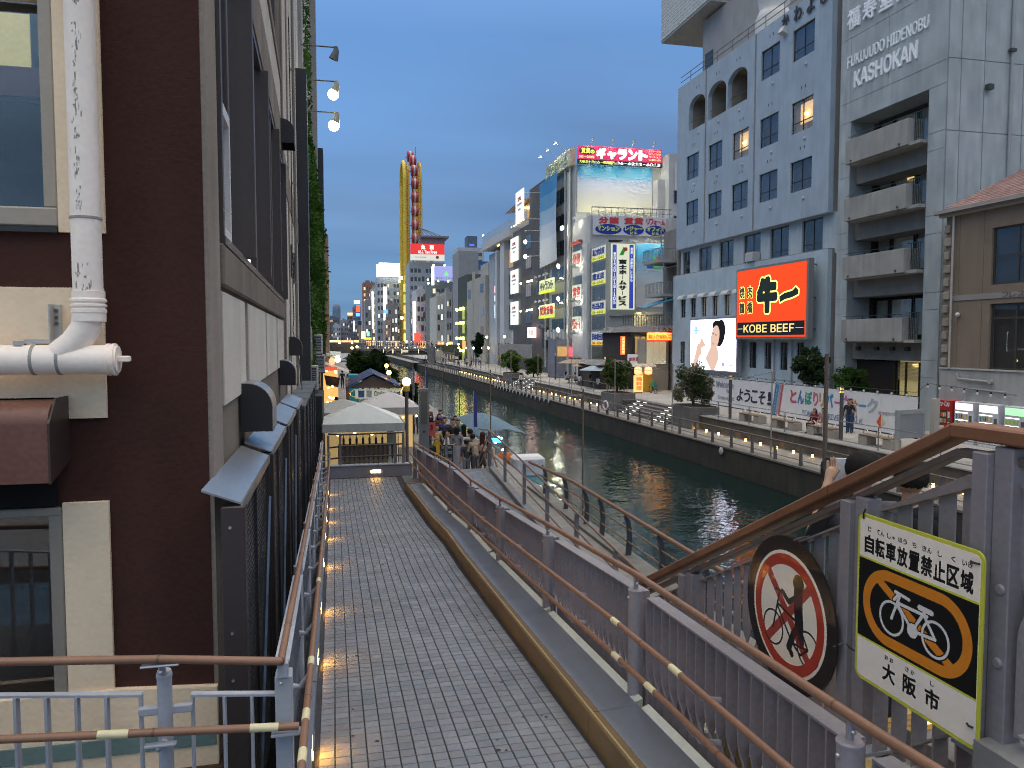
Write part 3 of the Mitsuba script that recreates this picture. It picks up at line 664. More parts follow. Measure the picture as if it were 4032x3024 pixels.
for a, b in zip((0.5, 2.62, 4.88, 7.14, 9.39, 11.57, 13.8, 16.0, 18.2), (2.62, 4.88, 7.14, 9.39, 11.57, 13.8, 16.0, 18.2, 20.3)):
    ca, cb = a + 0.085, b - 0.075
    zc = lambda y: tz(y) - 0.165
    bp = part(mr, 'panel_cap', M((0.20, 0.185, 0.195), 0.4).hull([(MX + e, y, zc(y) + d) for y in (ca, cb) for e in (0.005, 0.098) for d in (0, 0.012)]), 'satin')
    part(mr, 'panel_foot', M(PURP, 0.3).hull([(MX + e, y, dz(y) - 0.17 + d) for y in (ca, cb) for e in (0.02, 0.09) for d in (0, 0.02)]), 'satin')
    nb = int((cb - ca) / 0.123)
    for i in range(nb + 1):
        y = ca + 0.006 + i * (cb - ca - 0.012) / nb
        H = round(zc(y) - dz(y) + 0.17, 2)
        if H not in bars:
            V, F = twist_bar(H, 0.094, 0.010, 93, -4, 0.50, 0.13)
            bars[H] = shape(M((0.235, 0.205, 0.215), 0.4).add(V, F), 'satin', 50)
        part(mr, 'bar', bars[H], at=move(MX + 0.053, y, zc(y) - H))

# ---- lower ramp (doubles back towards the camera), its kerb and outer railing
lo = struct('lower_ramp', slab([5.0, 13.0, 21.0], lambda y: ez(y) - 0.006, 2.16, 4.12, 0.3, (0.05, 0.055, 0.062)), 'blue-grey paved lower ramp doubling back between the two railings')
many = M(amt=0.5)
for r in range(160):
    y = 5.0 + r * 0.1
    for c in range(10):
        x = 2.17 + c * 0.195 + (0.0975 if r % 2 else 0) * 0
        j = 0.85 + 0.3 * rng.random()
        za, zb = ez(y + 0.004), ez(y + 0.096)
        V = [(x + 0.004, y + 0.004, za), (x + 0.191, y + 0.004, za), (x + 0.191, y + 0.096, zb), (x + 0.004, y + 0.096, zb)]
        V += [(p[0], p[1], p[2] - 0.006) for p in V]
        many.add(V, [(0, 1, 2), (0, 2, 3), (4, 5, 1), (4, 1, 0), (5, 6, 2), (5, 2, 1), (6, 7, 3), (6, 3, 2), (7, 4, 0), (7, 0, 3)], (0.135 * j, 0.15 * j, 0.165 * j))
part(lo, 'small_tiles', many, 'satin', kind='stuff')
lkb = thing('lower_kerb', 'grey concrete kerb along the water side of the lower ramp', 'kerb')
for a in np.arange(5, 21, 2.0):
    part(lkb, 'kerb_stone', M((0.20, 0.205, 0.21), 0.4).hull([(x, y, ez(y) + h) for y in (a + 0.004, a + 1.996) for x, h in ((4.12, -0.5), (4.12, 0.10), (4.13, 0.115), (4.28, 0.115), (4.28, -0.5))]), 'matte')
orl = thing('outer_railing', 'brown pipe railing on posts along the water side of the lower ramp', 'railing')
oy = [5.2, 7.2, 9.2, 11.2, 13.2, 15.2, 17.2, 19.3, 21.4]
RB2 = (0.19, 0.12, 0.085)
handrail(orl, 'top_rail', [(4.2, y, ez(y) + 1.08) for y in (5.0, 8, 11, 14, 17, 20, 21.6)] + [(4.2, 22.4, 4.02), (4.2, 23.0, 3.98)], 0.021, RB2, joints=(4, 8, 12))
for h in (0.80, 0.52):
    handrail(orl, 'mid_rail', [(4.16, y, ez(y) + h) for y in (5.0, 8, 11, 14, 17, 20, 21.6)], 0.017, RB2)
part(orl, 'cable', M((0.25, 0.26, 0.27), 0.1).tube([(4.2, 5.0, 2.2), (4.2, 21.4, 3.24)], 0.004, 5).tube([(4.2, 5.0, 2.36), (4.2, 21.4, 3.40)], 0.004, 5), 'metal')
for y in oy:
    part(orl, 'post', M((0.17, 0.16, 0.165), 0.3).box(4.165, 4.235, y - 0.03, y + 0.03, ez(y) + 0.05, ez(y) + 1.06), 'satin')
# the steps down from the landing to the quay, with rails
st = thing('landing_stairs', 'short grey flight of steps from the landing down to the crowded quay', 'stairs')
for k in range(6):
    part(st, 'step', M((0.2, 0.2, 0.205), 0.4).box(2.3, 4.3, 21.4 + k * 0.3, 21.7 + k * 0.3, 1.7, 2.86 - k * 0.16), 'matte')
for x in (2.95, 4.2):
    part(st, 'stair_rail', M(RB2, 0.3).tube([(x, 21.2, 4.0), (x, 21.5, 3.98), (x, 23.3, 2.95)], 0.021, 10).tube([(x, 21.2, 3.72), (x, 21.5, 3.7), (x, 23.3, 2.67)], 0.017, 8), 'satin', 50)
    for y in (21.25, 23.2):
        part(st, 'post', M((0.17, 0.16, 0.165), 0.3).box(x - 0.03, x + 0.03, y - 0.03, y + 0.03, 1.8, 3.98 if y < 22 else 3.0), 'satin')

# ---- quay on the left bank, its edge and the waterside railing
struct('left_quay', M((0.20, 0.195, 0.185), 0.45).ext(Polygon([(-60, -4), (6.35, -4), (6.35, 24), (6.65, 60), (6.9, 116), (9.6, 178), (11.5, 300), (-60, 300)]), 0.9, np.array([[1, 0, 0, 0], [0, 1, 0, 0], [0, 0, 1, 1.0], [0, 0, 0, 1.0]])), 'pale grey paved quay of the left bank')
struct('left_quay_wall', M((0.06, 0.06, 0.055), 0.5).ext(Polygon([(-60, -4), (6.3, -4), (6.3, 24), (6.6, 60), (6.85, 116), (9.5, 178), (11.4, 300), (-60, 300)]), 2.9, np.array([[1, 0, 0, 0], [0, 1, 0, 0], [0, 0, 1, -1.9], [0, 0, 0, 1.0]])), 'dark concrete quay wall of the left bank')
wr = thing('waterside_railing', 'brown handrail on dark curved posts along the canal edge of the left quay', 'railing')
part(wr, 'top_rail', M(RAILB, 0.35).tube([(6.12, y, 2.9) for y in (4.5, 8, 12, 16, 19.5)] + [(6.02, 21.5, 2.86), (5.9, 23.5, 2.82)], 0.045, 8), 'satin', 50)
for h in (0.66, 0.38):
    part(wr, 'mid_rail', M((0.22, 0.14, 0.09), 0.3).tube([(6.16, 4.5, 1.9 + h), (6.16, 19.5, 1.9 + h), (5.95, 23.4, 1.9 + h)], 0.019, 8), 'satin', 50)
for y in (6.2, 8.1, 10.0, 12.0, 13.9, 15.66, 17.4, 18.6, 20.4, 22.6):
    P = [(-0.06, 0), (0.10, 0), (0.13, 0.35), (0.12, 0.66), (0.06, 0.88), (-0.03, 0.97), (-0.06, 0.95), (0.0, 0.75), (0.02, 0.5), (-0.01, 0.1)]
    part(wr, 'post', M((0.055, 0.055, 0.06), 0.3).ext(Polygon(P), 0.05, np.array([[1, 0, 0, 6.12], [0, 0, -1, y + 0.025], [0, 1, 0, 1.9], [0, 0, 0, 1.0]])), 'satin')
    part(wr, 'foot_plate', M((0.12, 0.12, 0.12), 0.3).box(6.02, 6.28, y - 0.07, y + 0.07, 1.9, 1.915), 'satin')
struct('quay_edge', M((0.17, 0.165, 0.155), 0.5).box(5.95, 6.36, 2, 24, 1.904, 1.98), 'raised concrete edge of the left quay', 'matte')
# ================================================================== bridge stairs on the right, their railing and the two signs
SX = 2.62
sz = lambda y: float(np.interp(y, [2.55, 9.0], [5.08, 1.9]))          # line of the steps
wz = lambda y: float(np.interp(y, [-1.0, 2.79, 6.6], [6.31, 6.31, 4.37]))  # underside middle of the wooden rail
stairs = thing('bridge_stairs', 'concrete stairs with yellow edged steps leading down from the bridge on the right', 'stairs')
ns = 19
for k in range(ns):
    y0 = 2.55 + k * (6.45 / ns); z = 5.08 - (k + 1) * (3.18 / ns) + 0.0
    sp = part(stairs, 'step', M((0.23, 0.22, 0.21), 0.4).box(SX + 0.14, 5.2, y0, y0 + 0.36, z - 0.35, z), 'matte')
    part(sp, 'nosing', M((0.42, 0.27, 0.06), 0.35).box(SX + 0.14, 5.2, y0 + 0.305, y0 + 0.345, z, z + 0.006), 'satin')
sg = part(stairs, 'stringer', M((0.33, 0.32, 0.30), 0.4).hull([(x, y, sz(y) + d) for x in (SX - 0.07, SX + 0.14) for y in (3.45, 9.0) for d in (-0.45, -0.02)])
          .hull([(x, y, z) for x in (SX - 0.07, SX + 0.14) for y, z in ((3.449, 4.20), (3.449, 4.615), (2.7, 4.25), (2.7, 4.615))])
          .hull([(x, y, z) for x in (SX - 0.07, SX + 0.14) for y, z in ((2.7, 4.3), (2.7, 4.61), (2.3, 4.3), (2.3, 4.97), (1.6, 4.3), (1.6, 4.97))]), 'matte')
part(stairs, 'warm_lit_side', M((0.36, 0.25, 0.09), 0.45).hull([(x, y, z) for x in (SX - 0.30, SX - 0.075) for y, z in ((2.3, 4.30), (2.3, 4.78), (2.75, 4.30), (2.75, 4.50), (4.3, 4.0), (4.3, 4.44))]), 'satin')  # warm lamp light on the stringer side, put into its yellow colour
part(stairs, 'conduit', M((0.62, 0.60, 0.58), 0.2).tube([(SX - 0.32, 4.6, 4.30), (SX - 0.32, 3.2, 4.32), (SX - 0.32, 2.75, 4.34), (SX - 0.32, 1.7, 4.80)], 0.016, 8), 'satin', 40)
part(stairs, 'bolt_cover', M((0.45, 0.43, 0.41), 0.3).lathe([(0.034, 0), (0.03, 0.008), (0, 0.009)], 12, (SX + 0.02, 2.95, 4.6155)), 'satin', 40)
struct('bridge_pavement', M((0.2, 0.2, 0.2), 0.4).box(-6, 9, -8, 2.2, 4.4, 4.55).box(2.5, 9, -8, 2.55, 4.55, 5.08), 'pavement of the bridge the photo is taken from')
sl = thing('stair_lamp', 'amber light low at the foot of the bridge stairs behind the bicycle sign', 'lamp')
part(sl, 'lamp_glass', M((0.9, 0.6, 0.25), 0).box(SX + 0.30, SX + 0.75, 3.16, 3.30, 4.68, 4.74), 'matte', em=(3.2, 1.55, 0.35), w=2.0)
part(sl, 'lamp_base', M((0.25, 0.25, 0.25), 0.3).box(SX + 0.28, SX + 0.77, 3.14, 3.32, 4.5, 4.675), 'satin')

srl = thing('stair_railing', 'stair railing with thick brown wooden top rail and grey-purple twisted bars, holding both signs', 'railing')
WOOD = (0.20, 0.088, 0.045)


def beam(parent, name, pts, x0, x1, h, col, b=0.008, lab=None):
    for (ya, za), (yb, zb) in zip(pts[:-1], pts[1:]):
        P = []
        for y, z in ((ya, za), (yb, zb)):
            P += [(x0, y, z + b), (x0, y, z + h - b), (x0 + b, y, z + h), (x1 - b, y, z + h), (x1, y, z + h - b), (x1, y, z + b), (x1 - b, y, z), (x0 + b, y, z)]
        part(parent, name, M(col, 0.5).hull(P), 'satin', label=lab)


beam(srl, 'wood_rail', [(-0.6, 6.285), (2.05, 6.285)], SX - 0.06, SX + 0.085, 0.062, WOOD, lab='thick brown wooden rail')
beam(srl, 'wood_rail', [(2.056, 6.285), (2.79, 6.28)], SX - 0.06, SX + 0.085, 0.062, WOOD)
beam(srl, 'wood_rail', [(2.792, 6.279), (3.62, 5.862)], SX - 0.06, SX + 0.085, 0.062, WOOD)
beam(srl, 'wood_rail', [(3.626, 5.859), (6.5, 4.40)], SX - 0.06, SX + 0.085, 0.062, WOOD)
beam(srl, 'under_rail', [(2.45, 6.20), (2.80, 6.195), (6.5, 4.325)], SX - 0.02, SX + 0.05, 0.035, (0.13, 0.10, 0.085), 0.004)
# posts: broad plates
for y, zt in ((3.37, 5.90), (2.53, 6.27), (5.3, 4.93), (1.3, 6.27)):
    zb = 4.62 if y > 2.6 else 4.98
    if y > 5: zb = sz(y) - 0.1
    ps = part(srl, 'post', M((0.235, 0.215, 0.225), 0.4).cbox(SX - 0.045, SX + 0.045, y - 0.045, y + 0.045, zb, zt, 0.005).cbox(SX - 0.075, SX + 0.05, y + 0.046, y + 0.125, zb, zt - 0.03, 0.004), 'satin')
    part(ps, 'foot_plate', M((0.24, 0.25, 0.29), 0.3).box(SX - 0.069, SX + 0.1, y - 0.12, y + 0.19, zb - 0.004, zb + 0.014), 'satin')
    for z in np.linspace(zb + 0.42, zb + 0.72, 2):
        part(ps, 'bolt', M((0.22, 0.20, 0.21), 0.2).lathe([(0.0, 0.012), (0.018, 0.010), (0.024, 0.0)], 12, (0, 0, 0), m=np.array([[0, 0, -1, SX - 0.046], [0, 1, 0, y - 0.01], [1, 0, 0, z], [0, 0, 0, 1.0]])), 'satin', 40)
cz = lambda y: float(np.interp(y, [1.0, 2.72, 6.6], [6.135, 6.13, 4.22]))
for a, b in ((1.4, 2.46), (2.60, 3.27), (3.52, 5.2), (5.4, 6.45)):
    part(srl, 'panel_cap', M((0.22, 0.19, 0.185), 0.4).hull([(x, y, cz(y) + d) for x in (SX - 0.025, SX + 0.055) for y in ((a, b) if not a < 2.72 < b else (a, 2.72, b)) for d in (-0.012, 0)]), 'satin')
    part(srl, 'panel_foot', M((0.23, 0.22, 0.23), 0.4).hull([(x, y, max(sz(y), 0) + 0.06 + d - (0.18 if y < 3.5 and y > 2.6 else 0)) for x in (SX - 0.02, SX + 0.05) for y in (a, b) for d in (-0.012, 0)]), 'satin')
    nb = max(2, int(round((b - a) / 0.128)))
    for i in range(nb + 1):
        y = a + 0.01 + i * (b - a - 0.02) / nb
        zb = max(sz(y) + 0.05 - (0.2 if 2.6 < y < 3.5 else 0), 1.9)
        H = cz(y) - 0.012 - zb
        V, F = twist_bar(H, 0.085, 0.010, 4, 88 if i % 2 else 94, 0.52, 0.13)
        part(srl, 'bar', M((0.235, 0.215, 0.22), 0.45).add(np.array(V) + [SX + 0.015, y, zb], F), 'satin', 50)

# ---- bicycle parking prohibition sign. local: x to the right as read (towards the camera), y up
WHT, BLK, YEL, ORG = (0.84, 0.75, 0.63), (0.006, 0.006, 0.006), (0.55, 0.55, 0.06), (0.62, 0.20, 0.012)


def sign_frame(yl, zb, x=SX - 0.105):
    return np.array([[0, 0, -1, x], [-1, 0, 0, yl], [0, 1, 0, zb], [0, 0, 0, 1.0]])


def off(m, d):
    k = m.copy(); k[:3, 3] += k[:3, 2] * d
    return k


W, H = 0.765, 0.825
B = sign_frame(3.305, 5.022)
bs = thing('bicycle_parking_sign', 'yellow edged board with white bicycle in orange ring on black, tied to stair railing', 'sign')
plate = sbox(0.045, 0.045, W - 0.045, H - 0.045).buffer(0.045, 8)
part(bs, 'board', M(YEL, 0.12).ext(plate, 0.008, off(B, -0.008)), 'satin')
part(bs, 'white_face', M(WHT, 0.15).ext(sbox(0.045, 0.045, W - 0.045, H - 0.045).buffer(0.028, 8), 0.0012, B), 'satin')
part(bs, 'black_field', M(YEL, 0.1).ext(sbox(0.018, 0.208, W - 0.018, 0.617), 0.0010, off(B, 0.0012)).ext(sbox(0.018, 0.218, W - 0.018, 0.607), 0.0012, off(B, 0.0018), BLK, 0.05), 'matte')
cx, cy = W / 2 + 0.005, 0.412
pill = LineString([(cx - 0.155, cy), (cx + 0.155, cy)])
oring = pill.buffer(0.180, 24).difference(pill.buffer(0.130, 24))
slash = LineString([(cx - 0.24, cy + 0.125), (cx + 0.24, cy - 0.125)]).buffer(0.020, cap_style=2)
wl, wr_ = (cx - 0.135, cy - 0.035), (cx + 0.135, cy - 0.035)
lines = [[wl, (cx - 0.085, cy + 0.085)], [(cx - 0.10, cy + 0.05), (cx + 0.085, cy + 0.05)], [(cx - 0.10, cy + 0.045), (cx + 0.0, cy - 0.045)], [(cx + 0.0, cy - 0.045), (cx + 0.075, cy + 0.072)], [(cx + 0.07, cy + 0.045), wr_], [(cx, cy - 0.045), wr_],
         [(cx - 0.115, cy + 0.098), (cx - 0.085, cy + 0.095), (cx - 0.025, cy + 0.088)], [(cx - 0.088, cy + 0.095), (cx - 0.12, cy + 0.06)], [(cx + 0.035, cy + 0.075), (cx + 0.115, cy + 0.072)]]
bike = union_all([ring(*wl, 0.082, 0.012), ring(*wr_, 0.082, 0.012), Point(cx, cy - 0.045).buffer(0.033)] + [LineString(l).buffer(0.0075, cap_style=1) for l in lines] + [LineString([(cx + 0.04, cy + 0.076), (cx + 0.11, cy + 0.074)]).buffer(0.012)])
part(bs, 'orange_ring', M(ORG, 0.1).ext(union_all([oring, slash.intersection(pill.buffer(0.135))]).difference(bike.buffer(0.006)), 0.001, off(B, 0.0030)), 'satin')
part(bs, 'bicycle_mark', M((0.66, 0.64, 0.60), 0.1).ext(bike, 0.001, off(B, 0.0032)), 'satin')
kanji = '自転車放置禁止区域'
ruby = [('じ',), ('てん',), ('しゃ',), ('ほう',), ('ち',), ('きん',), ('し',), ('く',), ('いき',)]
lm = M(BLK, 0.05)
for i, ch in enumerate(kanji):
    x = 0.052 + i * 0.0745
    lm.ext(fit(glyphs(ch, 1, 3), x, x + 0.066, 0.638, 0.728), 0.001, off(B, 0.0012))
    for j, r in enumerate(ruby[i][0]):
        n_ = len(ruby[i][0]); xx = x + 0.033 + (j - (n_ - 1) / 2) * 0.03
        s_ = 0.012 if r not in 'ゃ' else 0.009
        lm.ext(fit(glyphs(r, 1, 2), xx - s_, xx + s_, 0.745, 0.745 + 2 * s_), 0.001, off(B, 0.0012))
for i, (ch, rb) in enumerate(zip('大阪市', ('おお', 'さか', 'し'))):
    x = 0.20 + i * 0.135
    lm.ext(fit(glyphs(ch, 1, 3), x, x + 0.085, 0.065, 0.152), 0.001, off(B, 0.0012))
    for j, r in enumerate(rb):
        xx = x + 0.042 + (j - (len(rb) - 1) / 2) * 0.034
        lm.ext(fit(glyphs(r, 1, 2), xx - 0.011, xx + 0.011, 0.166, 0.188), 0.001, off(B, 0.0012))
part(bs, 'lettering', lm, 'matte')
for (x, y, dx, dy) in ((0.045, 0.80, 0.01, 0.05), (0.70, 0.775, 0.045, 0.0), (0.0, 0.12, -0.06, 0.01), (0.71, 0.10, 0.03, -0.004)):
    P = [B @ np.array([x, y, 0.006, 1]), B @ np.array([x + dx * 0.5, y + dy * 0.5, 0.012, 1]), B @ np.array([x + dx, y + dy, 0.004, 1])]
    part(bs, 'cable_tie', M((0.012, 0.012, 0.012), 0.1).tube([p[:3] for p in P], 0.0045, 6), 'satin')

# ---- round no-cycling sign
R = 0.445
C = sign_frame(3.885, 5.125, SX - 0.115)
rs = thing('no_cycling_sign', 'round red and white no cycling sign on a black disc, tied to the stair railing', 'sign')
part(rs, 'backing_disc', M((0.022, 0.018, 0.016), 0.4).ext(Point(0, 0).buffer(R, 48), 0.014, off(C, -0.016)), 'gloss', 40)
part(rs, 'white_face', M((0.80, 0.70, 0.55), 0.15).ext(Point(0, 0).buffer(0.362, 48), 0.0015, off(C, -0.002)), 'satin', 40)
RED = (0.42, 0.045, 0.022)
redring = ring(0, 0, 0.343, 0.062)
xs = union_all([LineString([(-0.235, 0.235), (0.235, -0.235)]).buffer(0.027, cap_style=2), LineString([(-0.235, -0.235), (0.235, 0.235)]).buffer(0.027, cap_style=2)]).intersection(Point(0, 0).buffer(0.30))
head = Point(0.10, 0.205).buffer(0.052)
body = union_all([head, LineString([(0.10, 0.16), (0.105, 0.06), (0.115, -0.04)]).buffer(0.040, cap_style=1), LineString([(0.085, 0.125), (0.01, 0.075), (-0.055, 0.115)]).buffer(0.016), LineString([(0.115, -0.03), (0.06, -0.10), (0.02, -0.185)]).buffer(0.024), LineString([(0.115, -0.03), (0.14, -0.11)]).buffer(0.024),
                  LineString([(0.02, -0.185), (0.05, -0.215)]).buffer(0.018)])
w1, w2 = (-0.145, -0.125), (0.20, -0.135)
cyc = union_all([ring(*w1, 0.105, 0.011), ring(*w2, 0.105, 0.011)] + [LineString(l).buffer(0.007) for l in ([w1, (-0.085, 0.105)], [(-0.105, 0.02), (0.05, -0.15)], [(0.05, -0.15), w2], [(-0.10, 0.03), (0.11, -0.02)], [(0.05, -0.15), (0.115, -0.02)], [(0.115, -0.02), w2], [(-0.12, 0.115), (-0.05, 0.11)], [(0.055, -0.15), (0.13, -0.19), w2])])
part(rs, 'rider_mark', M((0.016, 0.014, 0.012), 0.1).ext(union_all([body, cyc]).difference(xs), 0.001, off(C, -0.0004)), 'gloss')
part(rs, 'red_ring', M(RED, 0.15).ext(redring, 0.0012, off(C, -0.0004)), 'gloss')
part(rs, 'red_cross', M((0.36, 0.055, 0.035), 0.15).ext(xs, 0.0012, off(C, -0.0005)), 'gloss')
part(rs, 'rider_overlap', M((0.07, 0.014, 0.010), 0.1).ext(union_all([body, cyc]).intersection(xs), 0.001, off(C, 0.0008)), 'gloss')
for x, y in ((0.05, 0.44), (0.43, -0.02), (0.1, -0.43)):
    P = [C @ np.array([x, y, 0.004, 1]), C @ np.array([x + 0.02, y + 0.02, -0.02, 1]), C @ np.array([x + 0.03, y + 0.03, -0.08, 1])]
    part(rs, 'wire', M((0.2, 0.19, 0.18), 0.1).tube([p[:3] for p in P], 0.003, 5), 'metal')
# ================================================================== right bank: quay, promenade, hotel, concrete block, tan house
def bank(*a, **k): return M(*a, fr=RB, **k)


PV = np.array([[1, 0, 0, 0], [0, 1, 0, 0], [0, 0, 1, 0], [0, 0, 0, 1.0]])
# embankment: one sheet each for wall, walkway, terrace
struct('quay_wall', bank((0.055, 0.052, 0.045), 0.75).box(0, 3, -10, 330, -1.9, 1.22), 'dark weathered concrete wall rising from the water on the far bank')
struct('quay_coping', bank((0.15, 0.14, 0.125), 0.5).box(-0.06, 0.5, -10, 330, 1.222, 1.302), 'pale coping along the top of the far quay wall')
struct('lower_walkway', bank((0.21, 0.20, 0.18), 0.4).box(0.5, 4.2, -10, 330, 1.15, 1.298), 'pale boarded lower walkway along the far bank')
tw = struct('terrace_wall', bank((0.075, 0.072, 0.066), 0.6), 'x', ) if False else None
m = bank((0.080, 0.076, 0.07), 0.6)
for a, b in ((-10, 45.3), (54.6, 80.0), (90, 330)):
    m.box(2.3, 3.8, a, b, 1.29, 2.10)
m.box(3.72, 3.8, 45.3, 54.6, 1.29, 2.10).box(3.72, 3.8, 80, 90, 1.29, 2.10)
struct('terrace_wall', m, 'dark retaining wall between the lower walkway and the promenade')
m = bank((0.24, 0.235, 0.225), 0.35)
for a, b in ((-10, 45.3), (54.6, 80.0), (90, 330)):
    m.box(2.24, 3.8, a, b, 2.10, 2.152)
struct('terrace_edge', m, 'pale stone edge of the promenade')
struct('promenade', bank((0.30, 0.285, 0.255), 0.35).box(3.72, 40, -10, 330, 1.9, 2.148), 'pale paved promenade in front of the hotel and restaurants')
for nm_, a, b in (('amphitheatre_steps', 45.3, 54.6), ('amphitheatre_steps', 80.0, 90.0)):
    stp = thing(nm_, 'broad dark steps with white light strips between promenade and walkway' + (', nearer flight' if a < 50 else ', farther flight'), 'steps', 'broad lit steps on the far bank')
    for k in range(5):
        part(stp, 'step', bank((0.13, 0.125, 0.12), 0.4).box(1.6 + k * 0.43, 3.75, a, b, 1.29 + k * 0.162, 1.302 + (k + 1) * 0.162), 'matte')
        for j in range(4 if a < 50 else 5):
            s = [a + 0.6, a + 1.7, b - 3.3, b - 2.1, a + 4.4][j] + 0.34 * k
            part(stp, 'light_strip', bank((0.9, 0.9, 0.85), 0).box(1.588 + k * 0.43, 1.599 + k * 0.43, s, s + 0.62, 1.37 + k * 0.162, 1.42 + k * 0.162), 'matte', em=(1.5, 1.5, 1.35))
# ---- quay railing
qr = thing('quay_railing', 'long railing of dark posts and rails along the far quay edge', 'railing')
post = shape(M((0.12, 0.115, 0.11), 0.3).hull([(x, y, z) for x, z in ((-0.05, 1.3), (0.09, 1.3), (0.05, 2.2), (-0.03, 2.2)) for y in (-0.045, 0.045)]), 'satin')
for k in range(78):
    part(qr, 'post', post, at=move(0.12, 17.5 + k * 1.93, 0, fr=RB))
for z, r in ((2.2, 0.03), (1.86, 0.018), (1.55, 0.018)):
    part(qr, 'rail', bank((0.15, 0.13, 0.115), 0.25).tube([(0.12, s, z) for s in (14, 60, 110, 168)], r, 6), 'satin', 50)
tr_ = thing('terrace_railing', 'thin grey railing along the promenade edge above the lower walkway', 'railing')
for a, b in ((14, 45.2), (55, 79.5), (90.5, 150)):
    for z in (3.12, 2.2 + 0.08):
        part(tr_, 'rail', bank((0.17, 0.15, 0.14), 0.25).cyl((2.42, a, z), (2.42, b, z), 0.02, n=6), 'satin', 50)
    for s in np.arange(a, b, 3.3):
        part(tr_, 'post', bank((0.17, 0.16, 0.155), 0.25).cyl((2.42, s, 2.15), (2.42, s, 3.12), 0.025, n=6), 'satin', 50)
# ---- foot lamps (one kind), floats, poles, life rings
body = shape(M((0.9, 0.6, 0.2), 0).lathe([(0.045, 0.03), (0.055, 0.06), (0.055, 0.17), (0.03, 0.19)], 8), 'matte', True, em=(16, 8.5, 2.0), w=0.35)
dark = shape(M((0.9, 0.6, 0.2), 0).lathe([(0.045, 0.03), (0.055, 0.06), (0.055, 0.17), (0.03, 0.19)], 8, col=(0.4, 0.38, 0.33)), 'matte', True)
cap = shape(M((0.03, 0.03, 0.03), 0.2).lathe([(0.07, 0), (0.07, 0.03), (0.02, 0.03)], 8).lathe([(0.06, 0.185), (0.025, 0.29), (0, 0.30)], 8), 'satin')
s = 20.8
while s < 126:
    lit = not (44.5 < s < 55.5) and not (62 < s < 63) and not (83 < s < 91)
    fl = thing('walkway_lamp', 'small amber lamp glowing on the floor at the back of the far lower walkway' if lit else 'small unlit lamp with a dark cap on the far lower walkway beside the steps', 'floor lamp', 'lit floor lamps of the far walkway' if lit else 'unlit floor lamps of the far walkway')
    part(fl, 'lamp_glass', body if lit else dark, at=move(1.42 if not lit else 1.9, s, 1.3, fr=RB))
    part(fl, 'cap', cap, at=move(1.42 if not lit else 1.9, s, 1.3, fr=RB))
    s += 1.43
flo = shape(M((0.42, 0.42, 0.40), 0.25).lathe([(0.0, 0.06), (0.16, 0.05), (0.2, 0.0), (0.16, -0.05), (0, -0.06)], 16, m=np.array([[0, 0, 1, 0], [0, 1, 0, 0], [-1, 0, 0, 0], [0, 0, 0, 1.0]])), 'satin', 50)
for k in range(16):
    solo('wall_float', flo, 'round pale disc hanging in a row from the top of the far quay wall', 'disc', group='pale discs on the far quay wall', at=move(-0.09, 66.5 + k * 1.5, 1.12, fr=RB))
solo('wall_float', flo, 'single pale disc on the quay wall to the right of the row of discs', 'disc', at=move(-0.07, 35.5, 1.05, fr=RB))
spole = shape(M((0.30, 0.27, 0.24), 0.25).cyl((0, 0, 0), (0, 0, 3.95), 0.032, n=8).lathe([(0.032, 3.95), (0.05, 3.96), (0.0, 4.0)], 8), 'satin', 50)
PS = [31.4, 41.7, 50.9, 60.7, 71, 82, 94, 106, 120, 135, 149]
wire = bank((0.16, 0.15, 0.14), 0.1)
for i, s in enumerate(PS):
    solo('light_pole', spole, 'thin bare pole standing in the row along the far quay railing', 'pole', group='thin poles along the far quay', at=move(0.16, s, 1.3, fr=RB))
    if i:
        a = PS[i - 1]
        wire.tube([(0.16, a + (s - a) * q, 5.22 - 0.5 * 4 * q * (1 - q)) for q in np.linspace(0, 1, 9)], 0.012, 4)
solo('pole_wire', wire, 'sagging wire strung between the poles of the far quay', 'wire', 'satin', 50)
rg = M((0.72, 0.69, 0.66), 0.15)
th = np.linspace(0, 2 * np.pi, 33)[:-1]; ph = np.linspace(0, 2 * np.pi, 13)[:-1]
V = np.array([[(0.065 * math.cos(p), (0.30 + 0.075 * math.sin(p)) * math.cos(t), (0.30 + 0.075 * math.sin(p)) * math.sin(t)) for p in ph] for t in th])
F = []
for i in range(32):
    for j in range(12):
        a, b, c, d = i * 12 + j, ((i + 1) % 32) * 12 + j, ((i + 1) % 32) * 12 + (j + 1) % 12, i * 12 + (j + 1) % 12
        F += [(a, b, c), (a, c, d)]
F = np.array(F); seg = np.repeat(np.arange(32), 24)
VV = V.reshape(-1, 3)
ringw = shape(rg.add(VV, F), 'satin', True)
bd = M((0.36, 0.05, 0.03), 0.1)
for q in range(4):
    t0 = q * math.pi / 2 + 0.5
    bd.tube([(0, 0.30 * math.cos(t), 0.30 * math.sin(t)) for t in np.linspace(t0, t0 + 0.2, 4)], 0.079, 12)
ringr = shape(bd, 'satin', 50)
stand = shape(M((0.17, 0.13, 0.09), 0.3).box(0.05, 0.13, -0.06, 0.06, -0.75, 0.1).box(0.02, 0.13, -0.1, 0.1, -0.36, -0.3), 'satin')
for s, t, z, lab in ((52.3, 0.0, 1.95, 'white life ring on the far quay railing beside the lit steps'), (88.0, 0.05, 1.95, 'farther white life ring on the quay railing, left of the parasols'), (19.0, -0.28, 1.75, 'white life ring with red bands seen through the stair railing bars')):
    lf = thing('life_ring', lab, 'life ring')
    part(lf, 'ring', ringw, at=move(t, s, z, 12, fr=RB)); part(lf, 'red_band', ringr, at=move(t, s, z, 12, fr=RB)); part(lf, 'stand', stand, at=move(t, s, z, 0, fr=RB))
